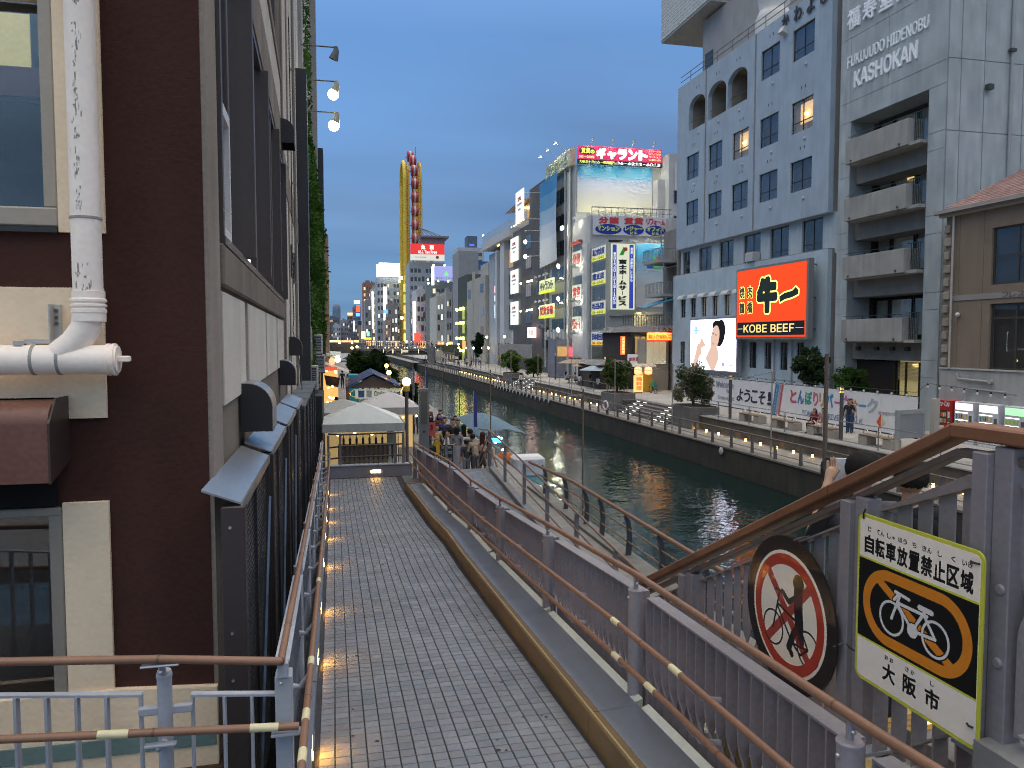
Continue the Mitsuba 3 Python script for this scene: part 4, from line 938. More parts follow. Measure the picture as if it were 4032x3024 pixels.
# ---- benches with hoops
def bench(s, t, label):
    b = thing('bench', label, 'bench', 'stone benches with steel hoops on the promenade')
    for d in (0.0, 1.5):
        part(b, 'block', bank((0.34, 0.30, 0.25), 0.35).cbox(t, t + 0.5, s + d, s + d + 0.55, 2.15, 2.55, 0.02), 'matte')
    part(b, 'seat', bank((0.20, 0.14, 0.09), 0.4).cbox(t - 0.02, t + 0.45, s + 0.05, s + 2.0, 2.55, 2.60, 0.01), 'satin')
    for d in (0.25, 1.0, 1.8):
        part(b, 'hoop', bank((0.6, 0.6, 0.58), 0.1).tube([(t + 0.2, s + d + 0.17 * math.cos(a), 2.6 + 0.2 * math.sin(a)) for a in np.linspace(0, math.pi, 11)], 0.018, 6), 'metal', 50)


for s, lab in ((37.2, 'stone bench with steel hoops, leftmost, below the white hoarding'), (34.0, 'stone bench with steel hoops to the left of the seated couple'), (30.9, 'stone bench with steel hoops on which the couple sits'), (27.2, 'stone bench with steel hoops in front of the grey board')):
    bench(s, 3.05, lab)
# ---- white hoarding with greeting
hd = thing('hoarding', 'long white printed hoarding with large Japanese greeting and coloured lettering on the promenade', 'hoarding')
for k in range(10):
    a, b = 30.0 + k * 2.3, 30.0 + (k + 1) * 2.3 - 0.006
    part(hd, 'panel', bank((0.70, 0.70, 0.70), 0.12).box(6.7, 6.76, a, b, 2.16, 4.07), 'satin')
part(hd, 'edge_strip', bank((0.03, 0.03, 0.03), 0.1).box(6.69, 6.77, 29.98, 53, 2.15, 2.21).box(6.69, 6.77, 29.98, 53, 4.07, 4.10), 'satin')
HF = lambda s, z: reader_on_bank(6.69, s, z)
NAVY = (0.02, 0.025, 0.05)


def word(parent, name, text, s0, z, w, h, col, fn=HF, bold=4, d=0.012, slant=0.0, gap=0.12):
    n = len(text); cw = w / n
    m_ = M(col, 0.08)
    for i, ch in enumerate(text):
        if ch == ' ': continue
        hh = h if ch not in 'ょっゃュォぁィャ' else h * 0.72
        g = fit(glyphs(ch, 1, bold), i * cw + gap * cw / 2, (i + 1) * cw - gap * cw / 2, 0, hh) if ch not in 'ー一・！!リ' else \
            (sbox(i * cw + 0.1 * cw, h * 0.42, (i + 1) * cw - 0.1 * cw, h * 0.54) if ch in 'ー一' else fit(glyphs(ch, 1, bold), i * cw + 0.22 * cw, (i + 1) * cw - 0.22 * cw, 0, hh))
        if slant: g = affinity.skew(g, xs=slant, origin=(0, 0))
        m_.ext(g, d, fn(s0, z), col[i] if isinstance(col, list) else None)
    return part(parent, name, m_, 'satin')


def latin(parent, name, text, s0, z, w, h, col, fn, bold=0, d=0.012, slant=0.0, font='Inter', mat='satin', em=None):
    g = fit(glyphs(text, 1, bold, font), 0, w, 0, h)
    if slant: g = affinity.skew(g, xs=slant, origin=(0, 0))
    return part(parent, name, M(col, 0.08).ext(g, d, fn(s0, z)), mat, em=em)


word(hd, 'greeting', 'ようこそ！', 45.9, 2.68, 4.3, 0.82, NAVY, slant=8, bold=2)
m = M((0.1, 0.1, 0.1), 0.05)
for i, c in enumerate([(0.08, 0.20, 0.42), (0.05, 0.28, 0.40), (0.45, 0.30, 0.42), (0.50, 0.12, 0.13)]):
    m.ext(Polygon([(0.22 * i, 0), (0.22 * i + 0.17, 0), (0.22 * i + 0.57, 1.85), (0.22 * i + 0.40, 1.85)]), 0.01, HF(41.75, 2.19), c)
part(hd, 'colour_stripes', m, 'satin')
tcol = [(0.45, 0.10, 0.12), (0.06, 0.16, 0.40), (0.05, 0.30, 0.25), (0.50, 0.15, 0.20), (0.50, 0.30, 0.10), (0.07, 0.22, 0.45), (0.4, 0.1, 0.3), (0.50, 0.16, 0.32), (0.55, 0.20, 0.12), (0.08, 0.28, 0.48), (0.38, 0.42, 0.44)]
m = M((0.1, 0.1, 0.1), 0.05)
txt = 'とんぼりリバーウォーク'
edges = np.cumsum([0, .72, .72, .74, .55, .55, .75, .62, .72, .6, .62, .85]); edges = edges / edges[-1] * 7.4
for i, ch in enumerate(txt):
    a, b = edges[i] + 0.05, edges[i + 1] - 0.05
    g = sbox(a, 0.33, b, 0.44) if ch == 'ー' else fit(glyphs(ch, 1, 4), a, b, 0.05 if ch != 'ォ' else 0.0, 0.82 if ch != 'ォ' else 0.62)
    m.ext(g, 0.01, HF(39.9, 2.98), tcol[i])
part(hd, 'walk_name', m, 'satin')
latin(hd, 'small_name', 'TOMBORI   RIVER   WALK', 38.7, 2.42, 5.1, 0.30, (0.10, 0.18, 0.30), HF)
latin(hd, 'welcome', 'Welcome', 48.6, 3.42, 2.3, 0.42, (0.12, 0.13, 0.18), HF, slant=6)
latin(hd, 'welcome', 'to', 47.2, 3.12, 0.5, 0.25, (0.12, 0.13, 0.18), HF, slant=6)
latin(hd, 'welcome', 'Dotonbori', 48.3, 2.62, 2.1, 0.24, (0.2, 0.2, 0.24), HF)
latin(hd, 'support_note', 'supported', 32.5, 3.02, 1.5, 0.22, (0.3, 0.3, 0.33), HF)
part(hd, 'diamond', M((0.62, 0.09, 0.03), 0.05).ext(Polygon([(0, 0.3), (0.3, 0.75), (0.3, 0)]), 0.01, HF(32.6, 2.36)).ext(Polygon([(0.31, 0.75), (0.6, 0.3), (0.31, 0.05)]), 0.01, HF(32.6, 2.36), (0.62, 0.52, 0.36)), 'satin')
bulb = shape(M((0.62, 0.60, 0.55), 0.1).lathe([(0, -0.14), (0.05, -0.11), (0.06, -0.06), (0.03, 0.0)], 8).lathe([(0.035, 0.0), (0.035, 0.07), (0, 0.08)], 8, col=(0.02, 0.02, 0.02)), 'gloss', 60)
for k in range(21):
    solo('string_bulb', bulb, 'unlit pale bulb of the string along the top of the white hoarding', 'bulb', group='bulbs above the hoarding', at=move(6.66, 30.6 + k * 0.98, 4.19, fr=RB))
for k in range(7):
    solo('string_bulb', bulb, 'unlit pale bulb hanging from the cable above the vending machines', 'bulb', group='bulbs above the vending machines', at=move(6.9, 29.6 - k * 0.68, 4.62 - 0.03 * k, fr=RB))
solo('bulb_cable', bank((0.02, 0.02, 0.02), 0.1).tube([(6.66, 51.5, 4.28), (6.66, 30, 4.28), (6.9, 29.6, 4.72), (6.9, 25, 4.50)], 0.012, 5), 'black cable that carries the unlit bulbs', 'cable', 'satin')
# ---- grey notice board, cream pillar
nb_ = thing('notice_board', 'grey notice board with back turned, beside a cream pillar on the promenade', 'notice board')
k = RB @ move(3.2, 27.05, 0, 10)
part(nb_, 'panel', M((0.25, 0.26, 0.275), 0.2).box(0.1, 1.5, 0.03, 0.08, 2.62, 3.62), 'satin').__len__()
scene[numbered(nb_ + '__frame')] = {**shape(M((0.30, 0.305, 0.315), 0.2).box(0, 0.1, 0, 0.14, 2.6, 3.8).box(1.5, 1.6, 0, 0.14, 2.6, 3.8).box(0.1, 1.5, 0, 0.14, 3.62, 3.8), 'satin'), 'to_world': T(k)}
scene[nb_ + '__panel']['to_world'] = T(k)
part(nb_, 'foot', shape(M((0.42, 0.37, 0.31), 0.3).box(0, 0.1, 0, 0.14, 2.15, 2.6).box(1.5, 1.6, 0, 0.14, 2.15, 2.6), 'matte'), at=k)
solo('cream_pillar', bank((0.40, 0.37, 0.33), 0.25).cbox(4.85, 5.1, 26.9, 27.15, 2.15, 4.25, 0.01), 'square cream pillar next to the grey notice board', 'pillar', 'matte')
# ---- vending machines
def vending(s0, label, colr, panel, lit, brandtxt, drinks, top):
    v = thing('vending_machine', label, 'vending machine', 'vending machines by the tan house')
    part(v, 'cabinet', bank(colr, 0.1).cbox(7.5, 8.25, s0 - 1.03, s0, 2.15, 3.98, 0.015), 'gloss')
    f = lambda a, z: reader_on_bank(7.497, s0 - a, z)
    part(v, 'display_frame', M((0.6, 0.6, 0.6) if lit else (0.08, 0.03, 0.03), 0.1).ext(sbox(0.06, 0.75, 0.74, 1.38), 0.004, f(0, 2.15)), 'satin')
    m_ = M((0.5, 0.5, 0.5), 0)
    for r in range(2):
        for c in range(7):
            m_.ext(sbox(0.09 + c * 0.09, 0.80 + r * 0.28, 0.165 + c * 0.09, 0.99 + r * 0.28), 0.006, f(0, 2.155), drinks[(c * 2 + r * 3) % len(drinks)])
    part(v, 'drink_row', m_, 'satin', kind='stuff')
    if lit:
        part(v, 'display_light', M((1, 1, 1), 0).ext(sbox(0.075, 1.33, 0.725, 1.365), 0.008, f(0, 2.155)).ext(sbox(0.075, 1.0, 0.725, 1.035), 0.006, f(0, 2.155)).ext(sbox(0.075, 0.765, 0.725, 0.79), 0.006, f(0, 2.155)), 'matte', em=(3.0, 3.0, 3.2), w=0.3)
        part(v, 'display_back', M((1, 1, 1), 0).ext(sbox(0.075, 0.765, 0.725, 1.365), 0.003, f(0, 2.153)), 'matte', em=panel)
        part(v, 'header', M((1, 1, 1), 0).ext(sbox(0.06, 1.47, 0.97, 1.76), 0.006, f(0, 2.15)), 'matte', em=top)
    part(v, 'coin_panel', M((0.10, 0.10, 0.11), 0.1).ext(sbox(0.80, 0.85, 0.95, 1.25), 0.005, f(0, 2.15)).ext(sbox(0.08, 0.2, 0.72, 0.42), 0.005, f(0, 2.15), (0.03, 0.03, 0.03)).ext(sbox(0.82, 0.7, 0.94, 0.82), 0.02, f(0, 2.15), (0.45, 0.06, 0.03)), 'satin')
    if not lit:
        part(v, 'poster', M((0.62, 0.6, 0.56), 0.1).ext(sbox(0.1, 0.45, 0.6, 0.68), 0.006, f(0, 2.15)).ext(sbox(0.80, 1.05, 0.92, 1.32), 0.007, f(0, 2.15)).ext(sbox(0.80, 0.6, 0.92, 0.85), 0.007, f(0, 2.15)), 'satin')
    if brandtxt:
        part(v, 'header_lettering', M(brandtxt[1], 0).ext(affinity.skew(fit(glyphs(brandtxt[0], 1, brandtxt[2], 'Inter'), 0.12, 0.86 if not lit else 0.62, 1.54, 1.72 if lit else 1.78), xs=8 if not lit else 0, origin=(0, 1.5)), 0.004, f(0, 2.158)), 'satin')


DR = [(0.10, 0.35, 0.08), (0.5, 0.42, 0.05), (0.4, 0.06, 0.04), (0.08, 0.2, 0.45), (0.55, 0.25, 0.05), (0.3, 0.4, 0.1), (0.5, 0.5, 0.5)]
vending(29.85, 'red drinks vending machine with white script, unlit, leftmost of four', (0.42, 0.025, 0.02), (0, 0, 0), False, ('Coca-Cola', (0.7, 0.68, 0.65), 2), DR, None)
vending(28.68, 'white drinks vending machine with pink lit header and red base, second from left', (0.60, 0.60, 0.62), (0.75, 1.05, 1.0), True, None, DR, (1.5, 1.15, 1.25))
vending(27.4, 'white drinks vending machine with pink header lettering, third from left', (0.60, 0.60, 0.62), (0.65, 0.95, 1.35), True, ('KIRIN', (0.6, 0.12, 0.2), 2), DR, (1.5, 1.25, 1.5))
vending(26.12, 'white drinks vending machine with green header, rightmost of the four', (0.60, 0.60, 0.62), (0.95, 1.35, 0.8), True, None, [(0.12, 0.42, 0.06), (0.45, 0.55, 0.1), (0.6, 0.25, 0.06), (0.3, 0.5, 0.1)], (0.12, 1.1, 0.15))
# ---- lamp posts
def lamppost(x, y, z0, h, label, r=0.09, glow=(22, 12, 3.2), group='lamp posts with square amber heads', w=0.5):
    lp = thing('lamp_post', label, 'lamp post', group)
    part(lp, 'pole', M((0.085, 0.08, 0.085), 0.3).cyl((x, y, z0), (x, y, z0 + h - 0.3), r, r * 0.95, 12), 'satin', 50)
    part(lp, 'lamp_glass', M((0.9, 0.7, 0.3), 0).cyl((x, y, z0 + h - 0.28), (x, y, z0 + h - 0.18), r * 0.9, n=10).cyl((x, y, z0 + h - 0.14), (x, y, z0 + h - 0.04), r * 0.9, n=10), 'matte', 50, em=glow, w=w)
    part(lp, 'head_cap', M((0.10, 0.09, 0.085), 0.2).cyl((x, y, z0 + h - 0.04), (x, y, z0 + h), r * 1.1, n=10).cyl((x, y, z0 + h - 0.18), (x, y, z0 + h - 0.14), r * 1.1, n=10).cyl((x, y, z0 + h - 0.31), (x, y, z0 + h - 0.28), r * 1.1, n=10), 'satin', 50)


lamppost(21.8, 39.9, 2.15, 2.55, 'dark lamp post with glowing amber head in front of the greeting on the white hoarding')
lamppost(22.1, 30.4, 2.15, 2.42, 'dark lamp post with glowing amber head beside the two standing women')


# ================================================================== windows on the right bank
def window(parent, name, s0, s1, z0, z1, t, div=(0.5,), hdiv=0.33, frame=(0.02, 0.019, 0.018), curtain=(0.055, 0.062, 0.075), lit=None, depth=0.16, fr_=RB, fw=0.05):
    a, b = min(s0, s1), max(s0, s1)
    mm = M(frame, 0.2, fr_)
    for p, q, r, s_ in [(a, a + fw, z0, z1), (b - fw, b, z0, z1), (a + fw, b - fw, z0, z0 + fw), (a + fw, b - fw, z1 - fw, z1)] + [(a + (b - a) * d - fw / 2, a + (b - a) * d + fw / 2, z0 + fw, z1 - fw) for d in div]:
        mm.box(t + depth - 0.06, t + depth, p, q, r, s_)
    if hdiv:
        mm.box(t + depth - 0.058, t + depth - 0.002, a + fw, b - fw, z0 + (z1 - z0) * hdiv - fw / 2, z0 + (z1 - z0) * hdiv + fw / 2)
    w_ = part(parent, name, mm, 'satin')
    part(w_, 'pane', M(fr=fr_).box(t + depth - 0.03, t + depth - 0.029, a + fw, b - fw, z0 + fw, z1 - fw), 'pane')
    part(w_, 'curtain', M(curtain, 0.5, fr_).box(t + depth + 0.12, t + depth + 0.14, a, b, z0, z1), 'matte', em=lit)
    return w_


# ---- the grey hotel
HG = (0.33, 0.40, 0.47)
ht = thing('grey_hotel', 'large pale grey rendered hotel with dark windows, arched loggias and a lit red signboard', 'hotel')
cols_ = [(57.15, 59.25), (53.4, 55.5), (49.7, 51.9), (46.05, 48.25), (42.35, 44.6)]
rows_ = [(24.15, 26.1), (19.65, 21.6), (16.0, 17.9)]
holes, wins = [], []
for i, (a, b) in enumerate(cols_):
    for j, (c, d) in enumerate(rows_):
        if j == 0 and i < 3: continue
        holes.append((a, c, b, d)); wins.append((a, b, c, d, (i, j)))
for a, b in ((56.2, 58.95), (52.95, 55.75), (50.0, 52.75)):
    r = (b - a) / 2
    holes.append(union_all([sbox(a, 23.55, b, 25.25), affinity.scale(Point((a + b) / 2, 25.25).buffer(r, 16), 1, 0.6)]))
part(ht, 'upper_wall', wall_sheet(bank(HG, 0.3), 40.7, 61.0, 14.3, 27.6, holes, 0.35, on_bank(9.5)), 'matte')
part(ht, 'upper_soffit', bank(HG, 0.3).box(9.5, 12, 40.7, 61.0, 14.22, 14.299).box(9.85, 11, 40.7, 61, 14.4, 14.5), 'matte')
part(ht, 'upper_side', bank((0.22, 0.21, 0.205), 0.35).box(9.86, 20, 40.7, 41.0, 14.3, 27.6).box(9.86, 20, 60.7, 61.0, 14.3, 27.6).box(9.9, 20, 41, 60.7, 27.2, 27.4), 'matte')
for s in (56.05, 48.95):
    part(ht, 'wall_groove', bank((0.22, 0.22, 0.22), 0.3).box(9.47, 9.498, s - 0.07, s + 0.07, 14.3, 27.6), 'matte')
for a, b, c, d, ij in wins:
    lit = {(4, 1): (0.55, 0.34, 0.13), (2, 1): (0.48, 0.30, 0.10)}.get(ij)
    w_ = window(ht, 'window', a, b, c, d, 9.5, lit=None, curtain=(0.30, 0.24, 0.15) if lit else (0.05, 0.056, 0.066))
    if lit:
        x = (a + b) / 2 - 0.25
        part(w_, 'lamp', bank((0.9, 0.7, 0.4), 0).ball((9.5 + 0.17, x, (c + d) / 2 + 0.02), 0.12, sub=1), 'matte', True, em=(22, 12, 3.5), w=0.3)
        part(w_, 'glow_shade', bank((0.8, 0.6, 0.35), 0).box(9.5 + 0.25, 9.5 + 0.26, a + 0.25, x + 0.75, c + 0.5, d - 0.2), 'matte', em=lit)
for a, b in ((56.2, 58.95), (52.95, 55.75), (50.0, 52.75)):
    lg = part(ht, 'loggia', bank((0.25, 0.225, 0.19), 0.3).box(9.852, 11.5, a - 0.2, a - 0.02, 23.4, 26.2).box(9.852, 11.5, b + 0.02, b + 0.2, 23.4, 26.2).box(9.852, 11.5, a - 0.02, b + 0.02, 23.35, 23.55).box(9.852, 11.5, a - 0.02, b + 0.02, 26.12, 26.3), 'matte', label='arched loggia with a small lit window inside')
    part(lg, 'back_wall', bank((0.20, 0.18, 0.155), 0.3).box(11.5, 11.6, a - 0.2, b + 0.2, 23.4, 26.3), 'matte')
    part(lg, 'inner_window', bank((0.02, 0.018, 0.016), 0.1).box(11.44, 11.499, a + 0.25, a + 0.95, 23.56, 25.5), 'satin')
    part(lg, 'lit_pane', bank((0.7, 0.5, 0.3), 0).box(11.43, 11.438, a + 0.35, a + 0.85, 23.7, 25.3), 'matte', em=(0.42, 0.27, 0.10))
    part(lg, 'rail', bank((0.06, 0.06, 0.06), 0.1).cyl((9.7, a, 24.3), (9.7, b, 24.3), 0.02, n=6), 'satin')
for a, b, c, d, ij in wins + [(x, y, 23.6, 26, (q, 9)) for q, (x, y) in enumerate(((56.2, 58.95), (52.95, 55.75), (50.0, 52.75)))]:
    x = (a + b) / 2
    part(ht, 'vent_cap', bank((0.42, 0.42, 0.42), 0.2).ball((9.48, x - 0.35, c - 0.55), 0.10, sub=1), 'satin', True)
    part(ht, 'vent_hole', bank((0.10, 0.10, 0.10), 0.2).box(9.485, 9.499, x + 0.05, x + 0.13, d + 0.62, d + 0.80).box(9.485, 9.499, x - 0.35, x - 0.27, d + 0.62, d + 0.80), 'matte')
part(ht, 'wall_vent', bank((0.5, 0.5, 0.49), 0.2).hull([(9.5, 45.2, 26.2), (9.5, 45.7, 26.2), (9.5, 45.2, 26.7), (9.5, 45.7, 26.7), (9.1, 45.2, 26.35), (9.1, 45.7, 26.35), (9.25, 45.2, 26.7), (9.25, 45.7, 26.7)]), 'satin')
# middle storey with tall windows set back
holes = [(55.65, 12.0, 57.75, 14.0), (52.3, 12.0, 54.4, 14.1), (48.65, 12.05, 50.9, 14.15), (45.3, 12.05, 47.5, 14.15), (41.75, 12.1, 43.9, 14.15), (59.3, 12.0, 60.6, 14.0)]
part(ht, 'middle_wall', wall_sheet(bank((0.40, 0.46, 0.50), 0.3), 40.2, 61.0, 11.8, 14.22, holes, 0.3, on_bank(9.95)), 'matte')
for a, c, b, d in holes:
    window(ht, 'tall_window', a, b, c, d, 9.98, curtain=(0.022, 0.020, 0.019), hdiv=0.25)
holes = [(a, 8.5, b, 10.0) for a, b in ((59.1, 59.95), (57.3, 58.15), (55.5, 56.3), (53.75, 54.5), (51.9, 52.7), (50.2, 51.0))]
low = [(a, 4.7, b, 6.5) for a, b in ((48.2, 49.15), (46.35, 47.2), (44.5, 45.35), (42.75, 43.55), (59.15, 60.0))]
part(ht, 'lower_wall', wall_sheet(bank((0.40, 0.48, 0.53), 0.3), 40.6, 61.5, 2.1, 12.05, holes + low, 0.3, on_bank(9.5)), 'matte')
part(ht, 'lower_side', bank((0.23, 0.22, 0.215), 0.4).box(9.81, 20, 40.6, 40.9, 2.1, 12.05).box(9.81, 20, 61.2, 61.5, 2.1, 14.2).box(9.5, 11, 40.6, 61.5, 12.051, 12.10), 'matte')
for i, (a, c, b, d) in enumerate(holes):
    w_ = window(ht, 'small_window', a, b, c, d, 9.5, div=(0.5,), hdiv=None, curtain=(0.30, 0.20, 0.10) if i in (2, 3, 4, 5) else (0.03, 0.03, 0.03), lit=(0.20, 0.12, 0.05) if i in (2, 3, 4, 5) else None)
    part(w_, 'awning', bank((0.48, 0.47, 0.45), 0.2).ext(Polygon([(0, 0), (-0.35, 0), (-0.33, 0.12), (-0.2, 0.28), (0, 0.33)]), b - a + 0.2, np.array([[1, 0, 0, 9.49], [0, 0, 1, a - 0.1], [0, -1, 0, d + 0.0], [0, 0, 0, 1.0]]) @ np.diag([1, -1, 1, 1.0])), 'satin', 30)
for a, c, b, d in low:
    window(ht, 'ground_window', a, b, c, d, 9.5, div=(0.5,), hdiv=None, curtain=(0.025, 0.022, 0.02), frame=(0.03, 0.025, 0.022))
for s in (43.9, 45.9):
    part(ht, 'pipe', bank((0.30, 0.30, 0.30), 0.2).cyl((9.42, s, 2.2), (9.42, s, 6.9), 0.045, n=8), 'satin', 50)
part(ht, 'condenser', bank((0.40, 0.40, 0.40), 0.2).cbox(9.3, 9.9, 48.6, 49.6, 12.11, 12.75, 0.03), 'satin')
m = M((0.03, 0.03, 0.035), 0.1)
for i, ch in enumerate('かわよし'):
    m.ext(fit(glyphs(ch, 1, 2), 0, 0.75, 0, 0.95), 0.05, reader_on_bank(9.449, 45.75 - i * 1.33, 26.55 + 0.0))
part(ht, 'roof_lettering', m, 'satin')
m = bank((0.10, 0.10, 0.10), 0.1)
for z in (28.1, 28.5):
    m.tube([(9.7, 60.9, z), (9.7, 41, z)], 0.03, 5)
for s in np.arange(41.5, 61, 2.2): m.cyl((9.7, s, 27.6), (9.7, s, 28.5), 0.025, n=5)
part(ht, 'roof_rail', m, 'satin')
ph_ = part(ht, 'roof_house', bank((0.30, 0.30, 0.295), 0.3).box(11.4, 20, 52, 60.4, 27.4, 33.0), 'matte')
part(ht, 'roof_window', bank((0.02, 0.02, 0.02), 0.1).box(11.36, 11.399, 58.6, 59.9, 28.9, 30.2), 'gloss')
part(ht, 'water_tank', bank((0.58, 0.57, 0.53), 0.15).lathe([(1.25, 27.4), (1.25, 29.2), (1.1, 29.6), (0.95, 29.9), (1.05, 30.3), (1.12, 30.6), (0, 30.7)], 24, (11.6, 50.2, 0)), 'satin', 50)
# rooftop billboard
rbd = thing('rooftop_billboard', 'lit rooftop billboard with flower pattern and yellow lettering above the grey hotel', 'billboard')
part(rbd, 'side_cladding', bank((0.42, 0.43, 0.40), 0.15).box(10.2, 10.4, 57.0, 66.0, 33.4, 42), 'satin')
for k in range(12):
    part(rbd, 'cladding_board', bank((0.46, 0.47, 0.43), 0.15).box(10.15, 10.199, 57.0, 66.0, 33.4 + k * 0.3, 33.67 + k * 0.3), 'satin')
part(rbd, 'underside', bank((0.30, 0.30, 0.30), 0.3).box(10.2, 21, 56.9, 66.0, 33.2, 33.39), 'matte')
FB = lambda x, z: RB @ facing_back(x, 56.85, z)
part(rbd, 'red_face', M((0.2, 0.02, 0.02), 0).ext(sbox(0, 0, 10.5, 8), 0.02, FB(10.4, 33.4)), 'matte', em=(0.28, 0.045, 0.035))
m = M((0.5, 0.1, 0.05), 0)
for i in range(120):
    x, y = rng.random() * 3.2, rng.random() * 4
    if math.hypot(x - 1.2, (y - 1.6) * 0.9) < 1.9:
        m.ext(sbox(x, y, x + 0.16, y + 0.16), 0.02, FB(10.4, 33.4), [(0.5, 0.10, 0.06), (0.6, 0.25, 0.15), (0.35, 0.03, 0.03)][i % 3])
part(rbd, 'pattern', m, 'satin', kind='stuff')
m = M((0.7, 0.7, 0.65), 0)
for x, y in ((0.5, 1.5), (1.1, 0.5), (0.9, 2.3), (1.6, 2.5), (2.9, 0.9), (1.9, 0.35), (2.4, 0.3), (1.3, 3.0)):
    m.ext(union_all([Point(x + 0.17 * math.cos(a), y + 0.17 * math.sin(a)).buffer(0.13) for a in np.arange(5) * 1.2566]), 0.03, FB(10.4, 33.4))
part(rbd, 'blossom', m, 'satin', em=(0.9, 0.9, 0.85), kind='stuff')
m1, m2 = M((0.8, 0.5, 0.05), 0), M((0.9, 0.85, 0.7), 0)
for txt_, x, y, w, h in (('コラーキング', 3.6, 2.6, 7.2, 2.2), ('はに', 7.2, 0.35, 2.6, 1.35)):
    for i, ch in enumerate(txt_):
        cw = w / len(txt_)
        g = fit(glyphs(ch, 1, 6), x + i * cw, x + (i + 0.94) * cw, y, y + h) if ch != 'ー' else sbox(x + i * cw, y + h * .4, x + (i + .94) * cw, y + h * .62)
        m2.ext(g.buffer(0.13), 0.02, FB(10.4, 33.4) ); m1.ext(g, 0.04, FB(10.4, 33.4))
part(rbd, 'letter_outline', m2, 'satin', em=(1.1, 0.95, 0.75)); part(rbd, 'lettering', m1, 'satin', em=(1.3, 0.75, 0.04))

# ---- red signboard and the screen on the hotel
ks = thing('red_signboard', 'large glowing red signboard with black brush lettering on the grey hotel', 'sign')
part(ks, 'case', bank((0.20, 0.20, 0.205), 0.2).box(8.6, 8.95, 41.1, 49.45, 6.7, 11.55), 'satin')
for s in (41.6, 45, 49):
    for z in (7.3, 9.2, 11.2):
        part(ks, 'stay', bank((0.12, 0.12, 0.12), 0.2).box(8.95, 9.5, s, s + 0.08, z, z + 0.08), 'satin')
KF = lambda a, z: reader_on_bank(8.6, 49.3 - a, z)
part(ks, 'red_face', M((0.2, 0.03, 0.01), 0).ext(sbox(0, 0, 8.0, 4.55), 0.02, KF(0, 6.85)), 'matte', em=(0.98, 0.07, 0.012), w=2.0)
part(ks, 'black_band', M((0.012, 0.011, 0.010), 0.05).ext(sbox(0.1, 0.12, 7.9, 1.0), 0.022, KF(0, 6.85)), 'satin')
kb_ = fit(glyphs('牛', 1, 9), 2.6, 5.0, 1.55, 3.95); kc_ = Polygon([(5.2, 2.55), (5.75, 2.75), (6.6, 2.85), (6.95, 3.05), (7.25, 2.85), (7.2, 2.6), (6.6, 2.45), (5.8, 2.35), (5.3, 2.2)])
sm = union_all([fit(glyphs(ch, 1, 3), x, x + 0.68, y, y + 0.80) for ch, x, y in (('焼', 0.35, 2.65), ('肉', 1.35, 2.65), ('鶴', 0.35, 1.6), ('橋', 1.35, 1.6))])
part(ks, 'letter_glow', M((0.9, 0.9, 0.2), 0).ext(union_all([kb_.buffer(0.10), kc_.buffer(0.10), sm.buffer(0.035)]), 0.03, KF(0, 6.85)), 'matte', em=(1.6, 1.35, 0.35))
part(ks, 'lettering', M((0.02, 0.03, 0.01), 0.1).ext(union_all([kb_, kc_]), 0.045, KF(0, 6.85)).ext(sm, 0.04, KF(0, 6.85), (0.10, 0.10, 0.02)), 'satin')
part(ks, 'band_lettering', M((0.8, 0.6, 0.2), 0).ext(fit(glyphs('KOBE BEEF', 1, 1, 'Inter'), 0.95, 6.85, 0.30, 0.84), 0.03, KF(0, 6.85)).ext(sbox(0.18, 0.55, 0.8, 0.58), 0.03, KF(0, 6.85)).ext(sbox(7.0, 0.55, 7.8, 0.58), 0.03, KF(0, 6.85)), 'matte', em=(1.0, 0.72, 0.24))

sc_ = thing('advert_screen', 'bright white video screen showing a dark haired face, left of the red signboard', 'screen')
part(sc_, 'case', bank((0.25, 0.25, 0.26), 0.2).box(8.75, 9.1, 49.45, 56.75, 4.3, 8.32), 'satin')
SF = lambda a, z: reader_on_bank(8.75, 56.6 - a, z)
part(sc_, 'lit_panel', M((1, 1, 1), 0).ext(sbox(0, 0, 7.0, 3.8), 0.02, SF(0, 4.4)), 'matte', em=(1.7, 1.68, 2.15), w=4.0)
EL = lambda cx, cy, a, b, rot=0: affinity.rotate(affinity.scale(Point(cx, cy).buffer(1, 24), a, b), rot)
face = EL(4.0, 2.45, 0.62, 0.98, -24)
neck = Polygon([(3.35, 1.75), (4.35, 1.7), (4.6, 0.9), (3.9, 0.0), (2.2, 0.0), (2.5, 0.8)])
hair = union_all([EL(4.7, 2.75, 0.72, 1.0, -20), EL(4.35, 3.25, 0.75, 0.42, -10)]).difference(EL(3.95, 2.4, 0.64, 0.98, -24))
hand = union_all([EL(1.5, 1.5, 0.35, 0.5, 20)] + [LineString([(1.4, 1.6), (1.9 + 0.16 * i, 2.3 - 0.14 * i)]).buffer(0.10) for i in range(4)] + [LineString([(1.3, 1.3), (0.7, 0.0)]).buffer(0.32)])
part(sc_, 'picture_skin', M((0.1, 0.08, 0.07), 0).ext(union_all([face, neck, hand]), 0.03, SF(0, 4.4)), 'matte', em=(0.80, 0.54, 0.42))
part(sc_, 'picture_shirt', M((0.8, 0.8, 0.8), 0).ext(Polygon([(1.2, 0), (1.6, 0.8), (2.5, 0.9), (3.4, 0.0)]), 0.036, SF(0, 4.4)), 'matte', em=(1.6, 1.55, 1.7))
part(sc_, 'picture_hair', M((0.02, 0.018, 0.02), 0).ext(hair, 0.04, SF(0, 4.4)).ext(EL(3.72, 2.72, 0.12, 0.035, -20), 0.04, SF(0, 4.4)).ext(EL(4.12, 2.62, 0.12, 0.035, -20), 0.04, SF(0, 4.4)), 'matte')
part(sc_, 'picture_lips', M((0.5, 0.1, 0.1), 0).ext(EL(3.72, 1.98, 0.16, 0.06, -20), 0.04, SF(0, 4.4)), 'matte', em=(0.62, 0.2, 0.2))
